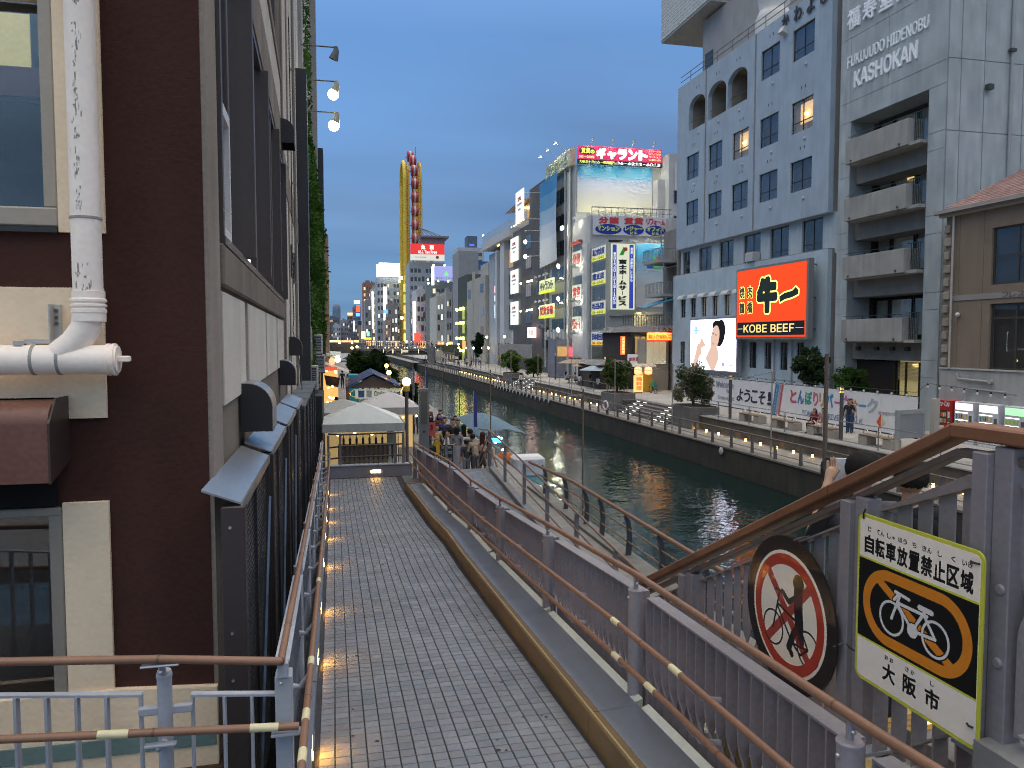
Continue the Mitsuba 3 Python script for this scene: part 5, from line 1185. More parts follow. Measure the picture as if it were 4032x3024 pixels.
em_ = union_all([LineString([(0.95 + 0.38 * math.cos(a), 3.0 + 0.45 * math.sin(a)), (0.95 - 0.38 * math.cos(a), 3.0 - 0.45 * math.sin(a))]).buffer(0.06) for a in np.arange(3) * 1.047]).union(ring(0.95, 3.0, 0.25, 0.06))
part(sc_, 'emblem', M((0.1, 0.25, 0.6), 0).ext(em_, 0.03, SF(0, 4.4)), 'matte', em=(0.35, 0.62, 1.5))
part(sc_, 'caption', M((0.2, 0.25, 0.5), 0).ext(sbox(5.0, 0.35, 5.4, 0.6), 0.03, SF(0, 4.4)).ext(fit(glyphs('12:00', 1, 0, 'Inter'), 5.5, 6.7, 0.38, 0.56) if False else sbox(5.5, 0.40, 6.6, 0.46), 0.03, SF(0, 4.4)), 'matte', em=(0.3, 0.35, 0.8))

# ---- the concrete block with balconies
KC = (0.36, 0.40, 0.41)
kk = thing('concrete_building', 'grey concrete building with recessed balconies and large raised white lettering', 'building')
part(kk, 'front_wall', wall_sheet(bank(dim(KC, 0.8), 0.4), 31.9, 39.8, 2.1, 32, [(33.0, 0, 38.8, 18.95)], 1.5, on_bank(9.52)), 'matte')


def slabs(rects, fn, name='panel', g=0.015):
    for a, b, c, d in rects:
        part(kk, name, M(KC, 0.5).ext(sbox(a + g, c + g, b - g, d - g), 0.03, fn), 'matte')


ob = RB @ on_bank(9.49)
zj = [2.1, 4.8, 5.65, 8.15, 9.0, 11.85, 12.75, 15.9, 16.75, 18.95]
slabs([(31.9, 33.0, c, d) for c, d in zip(zj[:-1], zj[1:])] + [(38.8, 39.8, c, d) for c, d in zip(zj[:-1], zj[1:])], ob)
slabs([(31.9, 39.8, 18.95, 20.05), (31.9, 35.9, 20.05, 23.6), (35.9, 38.9, 20.05, 23.6), (38.9, 39.8, 20.05, 23.6), (31.9, 36.0, 23.6, 27), (36.0, 39.8, 23.6, 27)], ob)
part(kk, 'side_wall', bank(dim(KC, 0.8), 0.4).box(9.525, 24, 31.88, 31.91, 2.1, 32), 'matte')
sd = RB @ np.array([[1, 0, 0, 9.5], [0, 0, 1, 31.845], [0, 1, 0, 0], [0, 0, 0, 1.0]])
tj = [0.03, 0.75, 2.1, 4.4, 7.0, 10.5, 14.5]
slabs([(a, b, c, d) for a, b in zip(tj[:-1], tj[1:]) for c, d in zip([5, 9, 12.75, 16.7, 20.1, 23.6], [9, 12.75, 16.7, 20.1, 23.6, 28])], sd, 'side_panel', 0.02)
part(kk, 'side_pipe', bank((0.33, 0.34, 0.34), 0.3).cyl((13.1, 31.75, 11), (13.1, 31.75, 28), 0.08, n=8).cyl((9.45, 32.7, 4), (9.45, 32.7, 4.01), 0.02, n=5), 'satin', 50)
part(kk, 'side_lamp', bank((0.05, 0.06, 0.05), 0.2).box(11.6, 11.9, 31.55, 31.8, 18.7, 18.95).box(12.9, 13.2, 31.6, 31.8, 20.6, 20.75), 'satin')
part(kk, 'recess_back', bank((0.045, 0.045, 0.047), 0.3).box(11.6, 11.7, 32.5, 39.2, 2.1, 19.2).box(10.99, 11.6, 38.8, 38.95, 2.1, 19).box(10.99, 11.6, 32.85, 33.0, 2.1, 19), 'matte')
for i, (z0, z1) in enumerate(((6.58, 7.8), (10.08, 11.3), (13.3, 14.52), (16.45, 17.75))):
    part(kk, 'floor_slab', bank((0.22, 0.215, 0.20), 0.4).box(9.9, 11.6, 33.02, 38.78, z0 - 1.0, z0 - 0.02), 'matte')
    bc = part(kk, 'balcony', bank((0.31, 0.305, 0.285), 0.6).cbox(8.95, 9.08, 33.75, 38.5, z0, z1, 0.01).cbox(9.08, 10.2, 38.38, 38.5, z0, z1, 0.01).cbox(9.08, 9.9, 33.75, 33.87, z0, z1, 0.01).box(9.08, 10.4, 33.02, 38.38, z0 - 0.06, z0 + 0.1), 'matte', label='stained concrete balcony')
    for s in np.arange(33.06, 33.75, 0.115):
        part(bc, 'baluster', bank((0.02, 0.035, 0.04), 0.1).box(9.3, 9.33, s, s + 0.025, z0 + 0.1, z1 + 0.22), 'satin')
    part(bc, 'hand_rail', bank((0.02, 0.035, 0.04), 0.1).box(9.28, 9.35, 33.02, 33.9, z1 + 0.22, z1 + 0.26).box(9.02, 9.05, 33.9, 38.4, z1 + 0.16, z1 + 0.19).box(9.02, 9.05, 35, 35.03, z1, z1 + 0.16).box(9.02, 9.05, 36.8, 36.83, z1, z1 + 0.16), 'satin')
    for s in (34.3, 38.0):
        part(bc, 'drain_spout', bank((0.10, 0.08, 0.06), 0.3).cyl((8.90, s, z0 + 0.13), (8.95, s, z0 + 0.13), 0.06, n=8), 'satin')
    for k, (a, b) in enumerate(((33.05, 34.65), (34.72, 35.7), (35.78, 37.5), (37.58, 38.75))):
        w_ = window(kk, 'window', a, b, z1 - 0.9, z1 + 1.15, 11.2, div=(), hdiv=None, depth=0.15, frame=(0.012, 0.014, 0.014), curtain=(0.55, 0.60, 0.58) if k % 2 == 0 else (0.34, 0.38, 0.36), fw=0.06)
        if i == 2 and k == 2:
            part(w_, 'lamp', bank((0.9, 0.8, 0.5), 0).box(11.36, 11.37, 36.0, 36.5, z1 + 0.8, z1 + 0.95), 'matte', em=(0.7, 0.5, 0.2))
        if i == 0 and k == 0:
            part(w_, 'neon_tube', bank((0.2, 0.2, 0.9), 0).box(11.355, 11.37, 33.3, 34.6, z1 + 0.62, z1 + 0.65), 'matte', em=(0.3, 0.4, 1.6))
# ground floor: dark and a lit room with blinds
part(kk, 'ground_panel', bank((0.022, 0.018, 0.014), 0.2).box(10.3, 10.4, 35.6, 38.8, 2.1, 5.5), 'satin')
gr_ = part(kk, 'lit_room', bank((0.5, 0.42, 0.22), 0.2).box(10.5, 10.55, 33.0, 35.6, 2.1, 5.6), 'matte', em=(0.20, 0.165, 0.065))
for s in (33.0, 33.9, 34.85, 35.7):
    part(kk, 'shop_mullion', bank((0.035, 0.025, 0.015), 0.2).box(10.2, 10.28, s - 0.04, s + 0.04, 2.1, 5.5), 'satin')
m = bank((0.42, 0.36, 0.2), 0.2)
for q in range(14): m.box(10.32, 10.36, 33.05, 35.55, 4.55 + q * 0.07, 4.59 + q * 0.07)
part(kk, 'blind', m, 'satin', kind='stuff')
part(gr_, 'ceiling_lamp', bank((1, 0.9, 0.6), 0).box(10.40, 10.42, 34.2, 34.6, 5.3, 5.38).box(10.40, 10.42, 33.3, 33.6, 5.2, 5.26), 'matte', em=(3, 2.2, 0.9))
for s in (34.2, 35.3, 36.5, 38.0):
    part(kk, 'floodlight', bank((0.03, 0.03, 0.03), 0.1).box(9.75, 10.0, s, s + 0.28, 6.1, 6.3), 'satin')
CF = lambda a, z: reader_on_bank(9.485, a, z)
m = M((0.86, 0.87, 0.88), 0.1)
for i, ch in enumerate('福寿堂秀信'):
    m.ext(fit(glyphs(ch, 1, 2), 0, 1.02, 0, 1.1), 0.10, CF(39.2 - i * 1.28, 24.05))
part(kk, 'raised_characters', m, 'satin')
for tx, s0, z, w, h, bo in (('FUKUJUDO HIDENOBU', 39.15, 21.98, 6.05, 0.62, 0), ('KASHOKAN', 38.55, 20.72, 4.75, 0.92, 2)):
    part(kk, 'raised_lettering', M((0.86, 0.87, 0.88), 0.1).ext(fit(glyphs(tx, 1, bo, 'Inter'), 0, w, 0, h), 0.07, CF(s0, z)), 'satin')
# ---- tan house at the right edge
TN = (0.215, 0.165, 0.125)
tn = thing('tan_house', 'tan rendered house with pink tiled roof and dark windows at the right edge', 'house')
holes = [(22.6, 9.0, 27.5, 11.4), (22.6, 5.42, 27.5, 8.2)]
part(tn, 'wall', wall_sheet(bank(TN, 0.3), 16, 30.0, 5.4, 12.3, holes, 0.3, on_bank(8.0)), 'matte')
part(tn, 'base_wall', bank((0.34, 0.335, 0.325), 0.35).box(7.95, 9, 16, 30.1, 2.1, 5.38), 'matte')
part(tn, 'base_ledge', bank((0.40, 0.40, 0.38), 0.2).box(7.88, 8.0, 16, 30.05, 5.36, 5.42), 'matte')
part(tn, 'end_wall', bank(dim(TN, 0.9), 0.3).box(8.31, 18, 29.7, 30.0, 2.1, 12.3), 'matte')
part(tn, 'band', bank((0.27, 0.25, 0.235), 0.2).box(7.96, 8.0, 16, 29.6, 8.42, 8.66), 'matte')
word(tn, 'band_lettering', 'フレスコ', 26.9, 8.44, 1.5, 0.22, (0.14, 0.12, 0.11), lambda a, z: reader_on_bank(7.955, a, z), 1, 0.01)
for s in (29.2, 27.9): part(tn, 'wall_joint', bank(dim(TN, 0.6), 0.2).box(7.993, 7.999, s, s + 0.02, 5.42, 8.42).box(7.993, 7.999, s, s + 0.02, 8.66, 12.2), 'matte')
window(tn, 'upper_window', 22.6, 27.5, 9.0, 11.4, 8.0, div=(0.25, 0.5, 0.75), hdiv=0.5, frame=(0.05, 0.045, 0.04), curtain=(0.04, 0.042, 0.045), fw=0.08)
w_ = window(tn, 'door_window', 22.6, 27.5, 5.42, 8.2, 8.0, div=(0.25, 0.5, 0.75), hdiv=0.78, frame=(0.05, 0.045, 0.04), curtain=(0.03, 0.028, 0.026), fw=0.08)
part(w_, 'door_handle', bank((0.6, 0.6, 0.55), 0.1).tube([(8.06, 26.6, 6.2), (8.02, 26.6, 6.25), (8.02, 26.6, 6.95), (8.06, 26.6, 7.0)], 0.02, 6), 'metal')
part(w_, 'lamp', bank((1, 0.8, 0.4), 0).ball((8.2, 25.6, 5.75), 0.05, sub=1), 'matte', em=(10, 6, 1.8))
for k in range(11):
    part(tn, 'quoin', bank((0.30, 0.26, 0.21), 0.5).cbox(7.9, 8.02, 29.72 - (0.1 if k % 2 else 0.0), 30.02, 5.5 + k * 0.6, 5.85 + k * 0.6, 0.02), 'matte')
part(tn, 'gutter', bank((0.33, 0.30, 0.26), 0.2).box(7.55, 7.75, 16, 30.3, 12.35, 12.5).box(7.75, 8.0, 16, 30.2, 12.2, 12.34), 'satin')
part(tn, 'drain_pipe', bank((0.42, 0.39, 0.35), 0.2).cyl((7.86, 29.45, 5.4), (7.86, 29.45, 12.3), 0.05, n=8), 'satin', 50)
part(tn, 'camera_dome', bank((0.6, 0.6, 0.6), 0.1).ball((7.9, 29.1, 7.8), 0.1, sub=2), 'gloss', True)
rf = part(tn, 'roof', bank((0.23, 0.155, 0.14), 0.3).hull([(7.6, s, 12.4) for s in (16, 30.3)] + [(14, s, 15.4) for s in (16, 30.3)] + [(14, s, 15.2) for s in (16, 30.3)] + [(7.6, s, 12.3) for s in (16, 30.3)]), 'matte')
m = bank((0.27, 0.17, 0.15), 0.5)
for r in range(22):
    for q in range(36):
        s = 30.25 - q * 0.27 - (0.13 if r % 2 else 0); t = 7.62 + r * 0.28; z = 12.41 + (t - 7.6) * 3 / 6.4
        m.add([(t, s, z + 0.045), (t, s - 0.25, z + 0.045), (t + 0.31, s - 0.25, z + 0.155), (t + 0.31, s, z + 0.155), (t, s, z + 0.01), (t, s - 0.25, z + 0.01)], [(0, 1, 2), (0, 2, 3), (4, 5, 1), (4, 1, 0)], dim((0.27, 0.17, 0.15), 0.8 + 0.4 * rng.random()))
part(rf, 'small_tiles', m, 'matte', kind='stuff')
m = bank((0.33, 0.33, 0.32), 0.2).tube([(7.86, 29.0, 5.2), (7.86, 28.9, 4.95), (7.86, 27.3, 4.9)], 0.05, 8).cyl((7.8, 27.2, 4.9), (7.95, 27.2, 4.9), 0.10, n=10)
part(tn, 'wall_pipe', m, 'satin', 50)
part(tn, 'wall_pipe', bank((0.30, 0.30, 0.30), 0.2).tube([(7.86, 28.5, 4.0), (7.86, 28.5, 4.45), (7.86, 28.3, 4.55), (7.86, 26.4, 4.5)], 0.035, 8), 'satin', 50)
# ================================================================== the buildings further along the right bank, bridge, wheel
GLASSD = (0.020, 0.024, 0.030)
floods = []


def flood(parent, x, y, z, aim, fr=RB, r=0.16, L=70, w=1.0, col=(1.0, 0.93, 0.66), arm=None):
    """a lit flood lamp: small shade and a glowing disc that faces aim"""
    r *= 1.35; L *= 1.25
    p = np.array([x, y, z], float); d = np.array(aim, float) - p; d /= np.linalg.norm(d)
    fl = part(parent, 'flood_lamp', M((0.5, 0.5, 0.45), 0.1, fr).tube([p - d * 0.25, p], [0.08, r * 1.12], 10, caps=False), 'satin', 50)
    m_ = M((1, 1, 0.9), 0, fr)
    b = basis(p, np.cross(d, [0.2, 0.1, 1.0]), z=d)
    th = np.arange(10) * 0.6283
    m_.add(np.array([[0, 0, 0]] + [[r * math.cos(a), r * math.sin(a), 0] for a in th]), [(0, i + 1, (i + 1) % 10 + 1) for i in range(10)], m=b)
    part(fl, 'glow', m_, 'matte', em=tuple(L * c for c in col), w=w)
    if arm is not None:
        part(fl, 'arm', M((0.45, 0.45, 0.42), 0.1, fr).tube([arm, p - d * 0.2], 0.035, 5), 'satin')
    return fl


def facade_windows(bd, s0, s1, z0, rows, dzr, hgt, cols, t=None, y=None, x0=None, x1=None, lit=0.0, litc=(1.0, 0.85, 0.55), fr_=RB, frac=0.6, col=GLASSD, seed=0):
    """separate windows (frame slab and glossy pane) on the canal face (t given) or on the face towards the camera (y given)"""
    rr = random.Random(seed)
    for r in range(rows):
        for c in range(cols):
            if rr.random() < 0.14: continue
            za = z0 + r * dzr; zb = za + hgt * (0.8 + 0.3 * rr.random())
            if t is not None:
                cw = (s1 - s0) / cols; a = s0 + c * cw + cw * (1 - frac) / 2; b = a + cw * frac
                fm, pm = M((0.16, 0.16, 0.16), 0.2, fr_).box(t - 0.05, t + 0.02, a, b, za, zb), M(col, 0.2, fr_)
                n_ = 2 if b - a > 1 else 1
                for q in range(n_):
                    pm.box(t - 0.055, t - 0.04, a + 0.06 + q * (b - a - 0.06) / n_, a + (q + 1) * (b - a - 0.06) / n_, za + 0.06, zb - 0.06)
            else:
                cw = (x1 - x0) / cols; a = x0 + c * cw + cw * (1 - frac) / 2; b = a + cw * frac
                fm, pm = M((0.16, 0.16, 0.16), 0.2, fr_).box(a, b, y - 0.05, y + 0.02, za, zb), M(col, 0.2, fr_)
                n_ = 2 if b - a > 1 else 1
                for q in range(n_):
                    pm.box(a + 0.06 + q * (b - a - 0.06) / n_, a + (q + 1) * (b - a - 0.06) / n_, y - 0.055, y - 0.04, za + 0.06, zb - 0.06)
            w_ = part(bd, 'window', fm, 'satin')
            on = rr.random() < lit
            k = 0.35 + 0.8 * rr.random()
            part(w_, 'pane', pm, 'gloss', em=tuple(k * q for q in litc) if on else None)


def lit_sign(parent, name, poly_frame, w, h, em, texts=(), col=(0.7, 0.7, 0.7), d=0.06, wt=0.0):
    """a flat sign: a lit panel and its lettering; texts: (text, x0, x1, y0, y1, colour, bold, vertical, font)"""
    p = part(parent, name, M(col if em is None else tuple(min(0.3, 0.3 * c) for c in em), 0).ext(sbox(0, 0, w, h), d, poly_frame), 'satin', em=em, w=wt)
    for (t_, x0, x1, y0, y1, c, bo, vert, fo) in texts:
        if vert: g = column_text(t_, x0, x1, y0, y1, bo)
        elif fo == 'Inter': g = fit(glyphs(t_, 1, bo, 'Inter'), x0, x1, y0, y1)
        else:
            cw = (x1 - x0) / len(t_)
            g = union_all([fit(glyphs(ch, 1, bo), x0 + i * cw + 0.04 * cw, x0 + (i + 0.96) * cw, y0, y1 if ch not in 'ャュョィォッー' else y0 + (y1 - y0) * 0.75) if ch not in 'ー〜' else sbox(x0 + i * cw + 0.05 * cw, y0 + 0.43 * (y1 - y0), x0 + (i + 0.95) * cw, y0 + 0.57 * (y1 - y0)) for i, ch in enumerate(t_)])
        emc = c if isinstance(c[0], tuple) else None
        part(p, 'lettering', M(c[0] if emc else c, 0).ext(g, d + 0.05, poly_frame), 'satin', em=c[1] if emc else None)
    return p


FBK = lambda x, y, z: facing_back(x, y, z)
WHITE = (0.46, 0.46, 0.45)
# ---- tall white building with the big poster and the pink roof sign
tb = thing('poster_building', 'white building with pink roof sign above a huge blue and cream floodlit poster', 'building')
part(tb, 'body', M((0.40, 0.41, 0.41), 0.25).box(27.35, 40.5, 87.0, 98.2, 2, 27.0), 'matte')
part(tb, 'rear_wing', M((0.42, 0.43, 0.44), 0.25).box(37.9, 43.0, 84.5, 96, 2, 28.2).box(36.95, 37.9, 85.5, 87, 2, 25.4), 'matte')
part(tb, 'roof_step', M((0.42, 0.43, 0.44), 0.25).box(38.6, 40.2, 84.0, 84.5, 24, 27.0).box(40.0, 43.0, 83.8, 84.5, 2, 26.4), 'matte')
for x, z in ((38.5, 22.5), (38.5, 19.6)):
    w_ = part(tb, 'window', M((0.2, 0.2, 0.2), 0.1).box(x, x + 0.9, 84.42, 84.5, z, z + 1.5), 'satin'); part(w_, 'pane', M(GLASSD, 0.1).box(x + 0.06, x + 0.84, 84.40, 84.43, z + 0.06, z + 1.44), 'gloss')
po = part(tb, 'poster', M((0.3, 0.3, 0.3), 0.1).box(27.5, 36.85, 86.9, 86.98, 21.5, 27.0), 'satin', label='huge poster fading from blue to cream')
m = M((0.5, 0.5, 0.5), 0)
bands = [(0.02, 0.22, 0.42), (0.04, 0.28, 0.50), (0.12, 0.36, 0.56), (0.36, 0.46, 0.62), (0.48, 0.52, 0.64), (0.54, 0.56, 0.62), (0.57, 0.58, 0.58), (0.58, 0.58, 0.54), (0.58, 0.57, 0.48), (0.58, 0.57, 0.44)]
for i, c in enumerate(bands):
    for q in range(3):
        nx = bands[min(i + 1, 9)]; cc = tuple(c[k] + (nx[k] - c[k]) * q / 3 for k in range(3))
        z1 = 26.98 - (i * 3 + q) * 5.46 / 30
        m.box(27.52, 36.83, 86.885, 86.9, z1 - 5.46 / 30, z1, cc)
part(po, 'print', m, 'satin')
F1 = FBK(27.4, 86.6, 27.5)
lit_sign(tb, 'roof_sign', F1, 10.4, 1.55, (0.62, 0.035, 0.13), (), (0.5, 0.05, 0.15), 0.25)
lit_sign(tb, 'roof_sign_foot', FBK(27.4, 86.6, 26.98), 10.4, 0.5, None, [('大阪ミナミ中心', 0.15, 2.7, 0.08, 0.40, ((0.5, 0.5, 0.1), (0.55, 0.65, 0.15)), 2, False, ''), ('〜関西一円', 2.75, 4.5, 0.08, 0.40, ((0.5, 0.5, 0.1), (0.55, 0.65, 0.15)), 2, False, ''), ('06-6212-6013', 4.7, 10.2, 0.09, 0.41, ((0.8, 0.8, 0.8), (0.95, 0.95, 0.9)), 3, False, 'Inter')], (0.015, 0.02, 0.015), 0.26)
m = M((0.8, 0.8, 0.75), 0)
for i, ch in enumerate('ギャラント'):
    a = 2.25 + i * 1.3
    m.ext(fit(glyphs(ch, 1, 8), a, a + 1.18, 0.12 if ch != 'ャ' else 0.14, 1.38 if ch != 'ャ' else 1.05), 0.3, F1)
part(tb, 'roof_lettering', m, 'satin', em=(1.0, 1.0, 0.9))
part(tb, 'roof_oval', M((0.03, 0.02, 0.03), 0).ext(affinity.scale(Point(1.15, 0.98).buffer(1, 24), 0.98, 0.46), 0.3, F1), 'satin')
part(tb, 'oval_lettering', M((0.6, 0.7, 0.1), 0).ext(union_all([fit(glyphs(c, 1, 5), 0.4 + 0.55 * i, 0.9 + 0.55 * i, 0.65, 1.28 if c != 'の' else 1.1) for i, c in enumerate('賃貸の')]), 0.34, F1).ext(fit(glyphs('5万〜200万', 1, 1), 0.15, 2.0, 0.12, 0.40), 0.3, F1, (0.8, 0.6, 0.6)), 'satin', em=(0.75, 0.85, 0.12))
m = M((0.8, 0.5, 0.2), 0)
for i, tx in enumerate(('レジャービル', 'オフィスビル', 'マンション', 'いい部屋いっぱい')):
    m.ext(fit(glyphs(tx, 1, 1), 8.75, 10.25, 1.18 - i * 0.33, 1.42 - i * 0.33), 0.3, F1)
part(tb, 'small_lettering', m, 'satin', em=(0.85, 0.6, 0.2))
for x in (29.0, 31.5, 34.0, 36.6): flood(tb, x, 85.6, 29.55, (x, 86.6, 28.4), WORLD, 0.15, 90, 1.2, arm=(x, 86.7, 29.1))
for x in (29.2, 31.8, 34.4, 36.4): flood(tb, x, 85.3, 26.85, (x, 86.9, 24.4), WORLD, 0.17, 60, 2.2, arm=(x, 86.8, 27.1))
for x in (28.2, 30.4, 33.0, 35.4): flood(tb, x, 84.9, 20.9, (x, 86.9, 23.2), WORLD, 0.17, 55, 2.2)
# its face on the canal
part(tb, 'side_sign', M((0.46, 0.46, 0.34), 0.1).box(26.75, 27.34, 87.2, 98.1, 27.0, 29.0), 'satin')
m = M((0.30, 0.36, 0.20), 0)
for i, ch in enumerate('富士ホーム'):
    g = fit(glyphs(ch, 1, 5), i * 1.9 + 0.1, i * 1.9 + 1.7, 0.3, 1.7) if ch != 'ー' else sbox(i * 1.9 + 0.1, 0.9, i * 1.9 + 1.7, 1.15)
    m.ext(g, 0.05, np.array([[0, 0, -1, 26.75], [-1, 0, 0, 97.6], [0, 1, 0, 27.0], [0, 0, 0, 1.0]]))
part(tb, 'side_lettering', m, 'satin')
for y in (96.5, 93, 89.5): flood(tb, 25.6, y, 29.9, (26.7, y, 28.2), WORLD, 0.16, 70, 1.0, arm=(27.0, y, 29.0))
V = []
for i in range(13):
    for j in range(5):
        q = i / 12; sdg = 0.55 * math.sin(q * math.pi) * (1 if j > 0 else 1)
        y = 98.9 - (98.9 - (90.6 + 0.6 * math.sin(q * 3.1))) * (j / 4)
        V.append((26.2 + 0.5 * math.sin(q * math.pi) * math.sin(j / 4 * math.pi), y, 26.9 - q * 10.6 - 0.3 * (4 - j) / 4 * q))
cl = M((0.5, 0.5, 0.5), 0.1)
V = np.array(V).reshape(13, 5, 3)
for i in range(12):
    c = [(0.07, 0.25, 0.48), (0.13, 0.32, 0.52), (0.28, 0.42, 0.56), (0.42, 0.48, 0.56), (0.50, 0.53, 0.56), (0.53, 0.55, 0.54)][min(i // 2, 5)]
    cl.grid(V[i:i + 2], 2, 5, c)
part(tb, 'banner_cloth', cl, 'matte', True, label='tall sagging cloth banner, blue above and pale below')
part(tb, 'banner_frame', M((0.40, 0.40, 0.38), 0.2).cyl((26.9, 98.5, 27), (26.9, 98.5, 3), 0.12, n=6).cyl((27.0, 90.0, 27), (27.0, 90.0, 3), 0.12, n=6).cyl((27.1, 88.3, 29), (27.1, 88.3, 3), 0.16, n=6), 'satin')
facade_windows(tb, 88.6, 98, 7.6, 6, 3.15, 1.9, 3, t=None, y=None, x0=0, x1=1) if False else None
for r in range(6):
    for a, b in ((88.5, 90.0), (90.6, 93.5), (93.8, 96.8)):
        z = 7.4 + r * 3.2
        w_ = part(tb, 'window', M((0.15, 0.15, 0.14), 0.2).box(27.30, 27.36, a, b, z, z + 1.9), 'satin')
        part(w_, 'pane', M(GLASSD, 0.2).box(27.28, 27.31, a + 0.08, (a + b) / 2 - 0.04, z + 0.08, z + 1.82).box(27.28, 27.31, (a + b) / 2 + 0.04, b - 0.08, z + 0.08, z + 1.82), 'gloss')
for z, tx, bc in ((12.6, 'ギャラント', (0.12, 0.14, 0.10)), (9.4, '賃貸分譲', (0.6, 0.08, 0.05))):
    k = np.array([[0, 0, -1, 26.3], [-1, 0, 0, 99.3], [0, 1, 0, z], [0, 0, 0, 1.0]])
    lit_sign(tb, 'yellow_sign', k, 7.4, 1.75, (0.55, 0.60, 0.28), [(tx, 0.5, 6.9, 0.45, 1.55, bc, 6, False, '')], (0.5, 0.5, 0.2))
    part(tb, 'sign_band', M((0.45, 0.5, 0.02), 0).ext(sbox(0, 0, 7.4, 0.35), 0.10, k), 'satin', em=(0.50, 0.55, 0.03))
    for y in (98.2, 96.2, 94.2, 92.6): flood(tb, 25.5, y, z + 2.1, (26.2, y, z + 0.9), WORLD, 0.15, 70, 0.6)
for y, z in ((96.5, 19.5), (96.5, 17.6)): flood(tb, 24.4, y + 3, z, (26.3, y - 1, z - 0.2), WORLD, 0.2, 60, 0.8, arm=(26.9, 98.4, z + 0.1))
for y, z in ((98, 25.8), (98, 22.4), (98, 20.9)): part(tb, 'lamp_arm', M((0.45, 0.45, 0.43), 0.1).tube([(26.9, 98.4, z), (24.4, 99.4, z + 0.1)], 0.04, 5).ball((24.4, 99.4, z), 0.14, sub=1), 'satin')
for i in range(7): part(tb, 'condenser', M((0.42, 0.42, 0.40), 0.2).cbox(26.5, 27.1, 88.5 + i * 1.35, 89.5 + i * 1.35, 6.6 + 0.2 * (i % 3), 7.6 + 0.3 * (i % 2), 0.03), 'satin')
# restaurants on its ground floor
part(tb, 'shop_window', M((0.5, 0.3, 0.12), 0.4).box(25.2, 26.5, 86.9, 86.98, 4.7, 5.85), 'matte', em=(0.42, 0.24, 0.08))
part(tb, 'shop_front', M((0.20, 0.21, 0.25), 0.3).box(24.9, 27.3, 87.0, 90, 2.15, 6.7), 'matte')
part(tb, 'red_light', M((0.8, 0.1, 0.1), 0).box(26.65, 27.05, 86.6, 86.9, 4.7, 5.8), 'matte', em=(2.2, 0.14, 0.22))
part(tb, 'small_sign', M((0.7, 0.6, 0.4), 0).box(27.5, 28.5, 86.0, 86.1, 6.0, 6.6), 'matte', em=(0.8, 0.62, 0.38))
part(tb, 'dark_front', M((0.04, 0.035, 0.03), 0.3).box(27.36, 29.6, 86.3, 86.9, 2.15, 6.9), 'satin')
part(tb, 'shop_glow', M((0.4, 0.2, 0.08), 0.3).box(28.4, 29.3, 86.2, 86.3, 4.4, 5.4), 'matte', em=(0.30, 0.14, 0.05))

# ---- middle block: three ovals sign on its roof, narrow signs on its side
mb = thing('oval_sign_building', 'white block with three blue ovals on its roof sign, in front of the poster building', 'building')
part(mb, 'body', M((0.40, 0.41, 0.42), 0.25).box(26.9, 38.5, 80.2, 86.6, 2, 20.1), 'matte')
part(mb, 'flank', M((0.37, 0.38, 0.38), 0.25).box(35.6, 40.5, 78.5, 80.1, 2, 19.8), 'matte')
F2 = FBK(27.1, 80.0, 18.0)
lit_sign(mb, 'roof_sign', F2, 8.5, 2.05, None, [('分譲', 0.6, 3.0, 1.20, 1.92, (0.5, 0.05, 0.06), 6, False, ''), ('賃貸', 3.5, 5.8, 1.20, 1.92, (0.5, 0.05, 0.06), 6, False, ''), ('リフォーム', 6.1, 8.3, 1.22, 1.9, (0.5, 0.05, 0.06), 4, False, '')], (0.56, 0.57, 0.62), 0.1)
m = M((0.01, 0.035, 0.28), 0)
for cx_, rx in ((1.75, 1.5), (4.65, 1.2), (7.2, 1.18)): m.ext(affinity.scale(Point(cx_, 0.6).buffer(1, 24), rx, 0.55), 0.13, F2)
part(mb, 'blue_oval', m, 'satin')
m = M((0.5, 0.55, 0.2), 0)
for tx, a, b, c, d in (('マンション', 0.45, 3.05, 0.4, 0.95), ('レジャー', 3.6, 5.7, 0.5, 1.0), ('ビル', 4.2, 5.1, 0.12, 0.42), ('オフィス', 6.15, 8.25, 0.5, 1.0), ('ビル', 6.75, 7.65, 0.12, 0.42)):
    cw = (b - a) / len(tx)
    for i, ch in enumerate(tx):
        m.ext(fit(glyphs(ch, 1, 6), a + i * cw + .03, a + (i + 1) * cw - .03, c, d if ch not in 'ャョィ' else c + (d - c) * .75) if ch != 'ー' else sbox(a + i * cw, c + .2, a + (i + .95) * cw, c + .3), 0.17, F2)
part(mb, 'oval_lettering', m, 'satin')
m = M((0.09, 0.09, 0.09), 0.1)
m.tube([(27.1, 80.3, 21.0), (36.4, 80.3, 21.0)], 0.05, 5).tube([(27.1, 80.3, 20.5), (36.4, 80.3, 20.5)], 0.03, 5)
for x in np.arange(27.1, 36.5, 0.75): m.cyl((x, 80.3, 20.1), (x, 80.3, 21.0), 0.025, n=5)
part(mb, 'roof_rail', m, 'satin')
part(mb, 'window', M((0.03, 0.03, 0.03), 0.2).box(29.0, 30.6, 80.12, 80.19, 16.6, 17.5), 'gloss')
for x in (31.2, 33.7):
    cd = part(mb, 'condenser', M((0.44, 0.44, 0.42), 0.15).cbox(x, x + 1.0, 79.6, 80.19, 16.6, 17.5, 0.03), 'satin'); part(cd, 'fan_grille', M((0.16, 0.16, 0.16), 0.1).cyl((x + 0.45, 79.58, 17.05), (x + 0.45, 79.6, 17.05), 0.32, n=14), 'satin')
SBX = 26.85
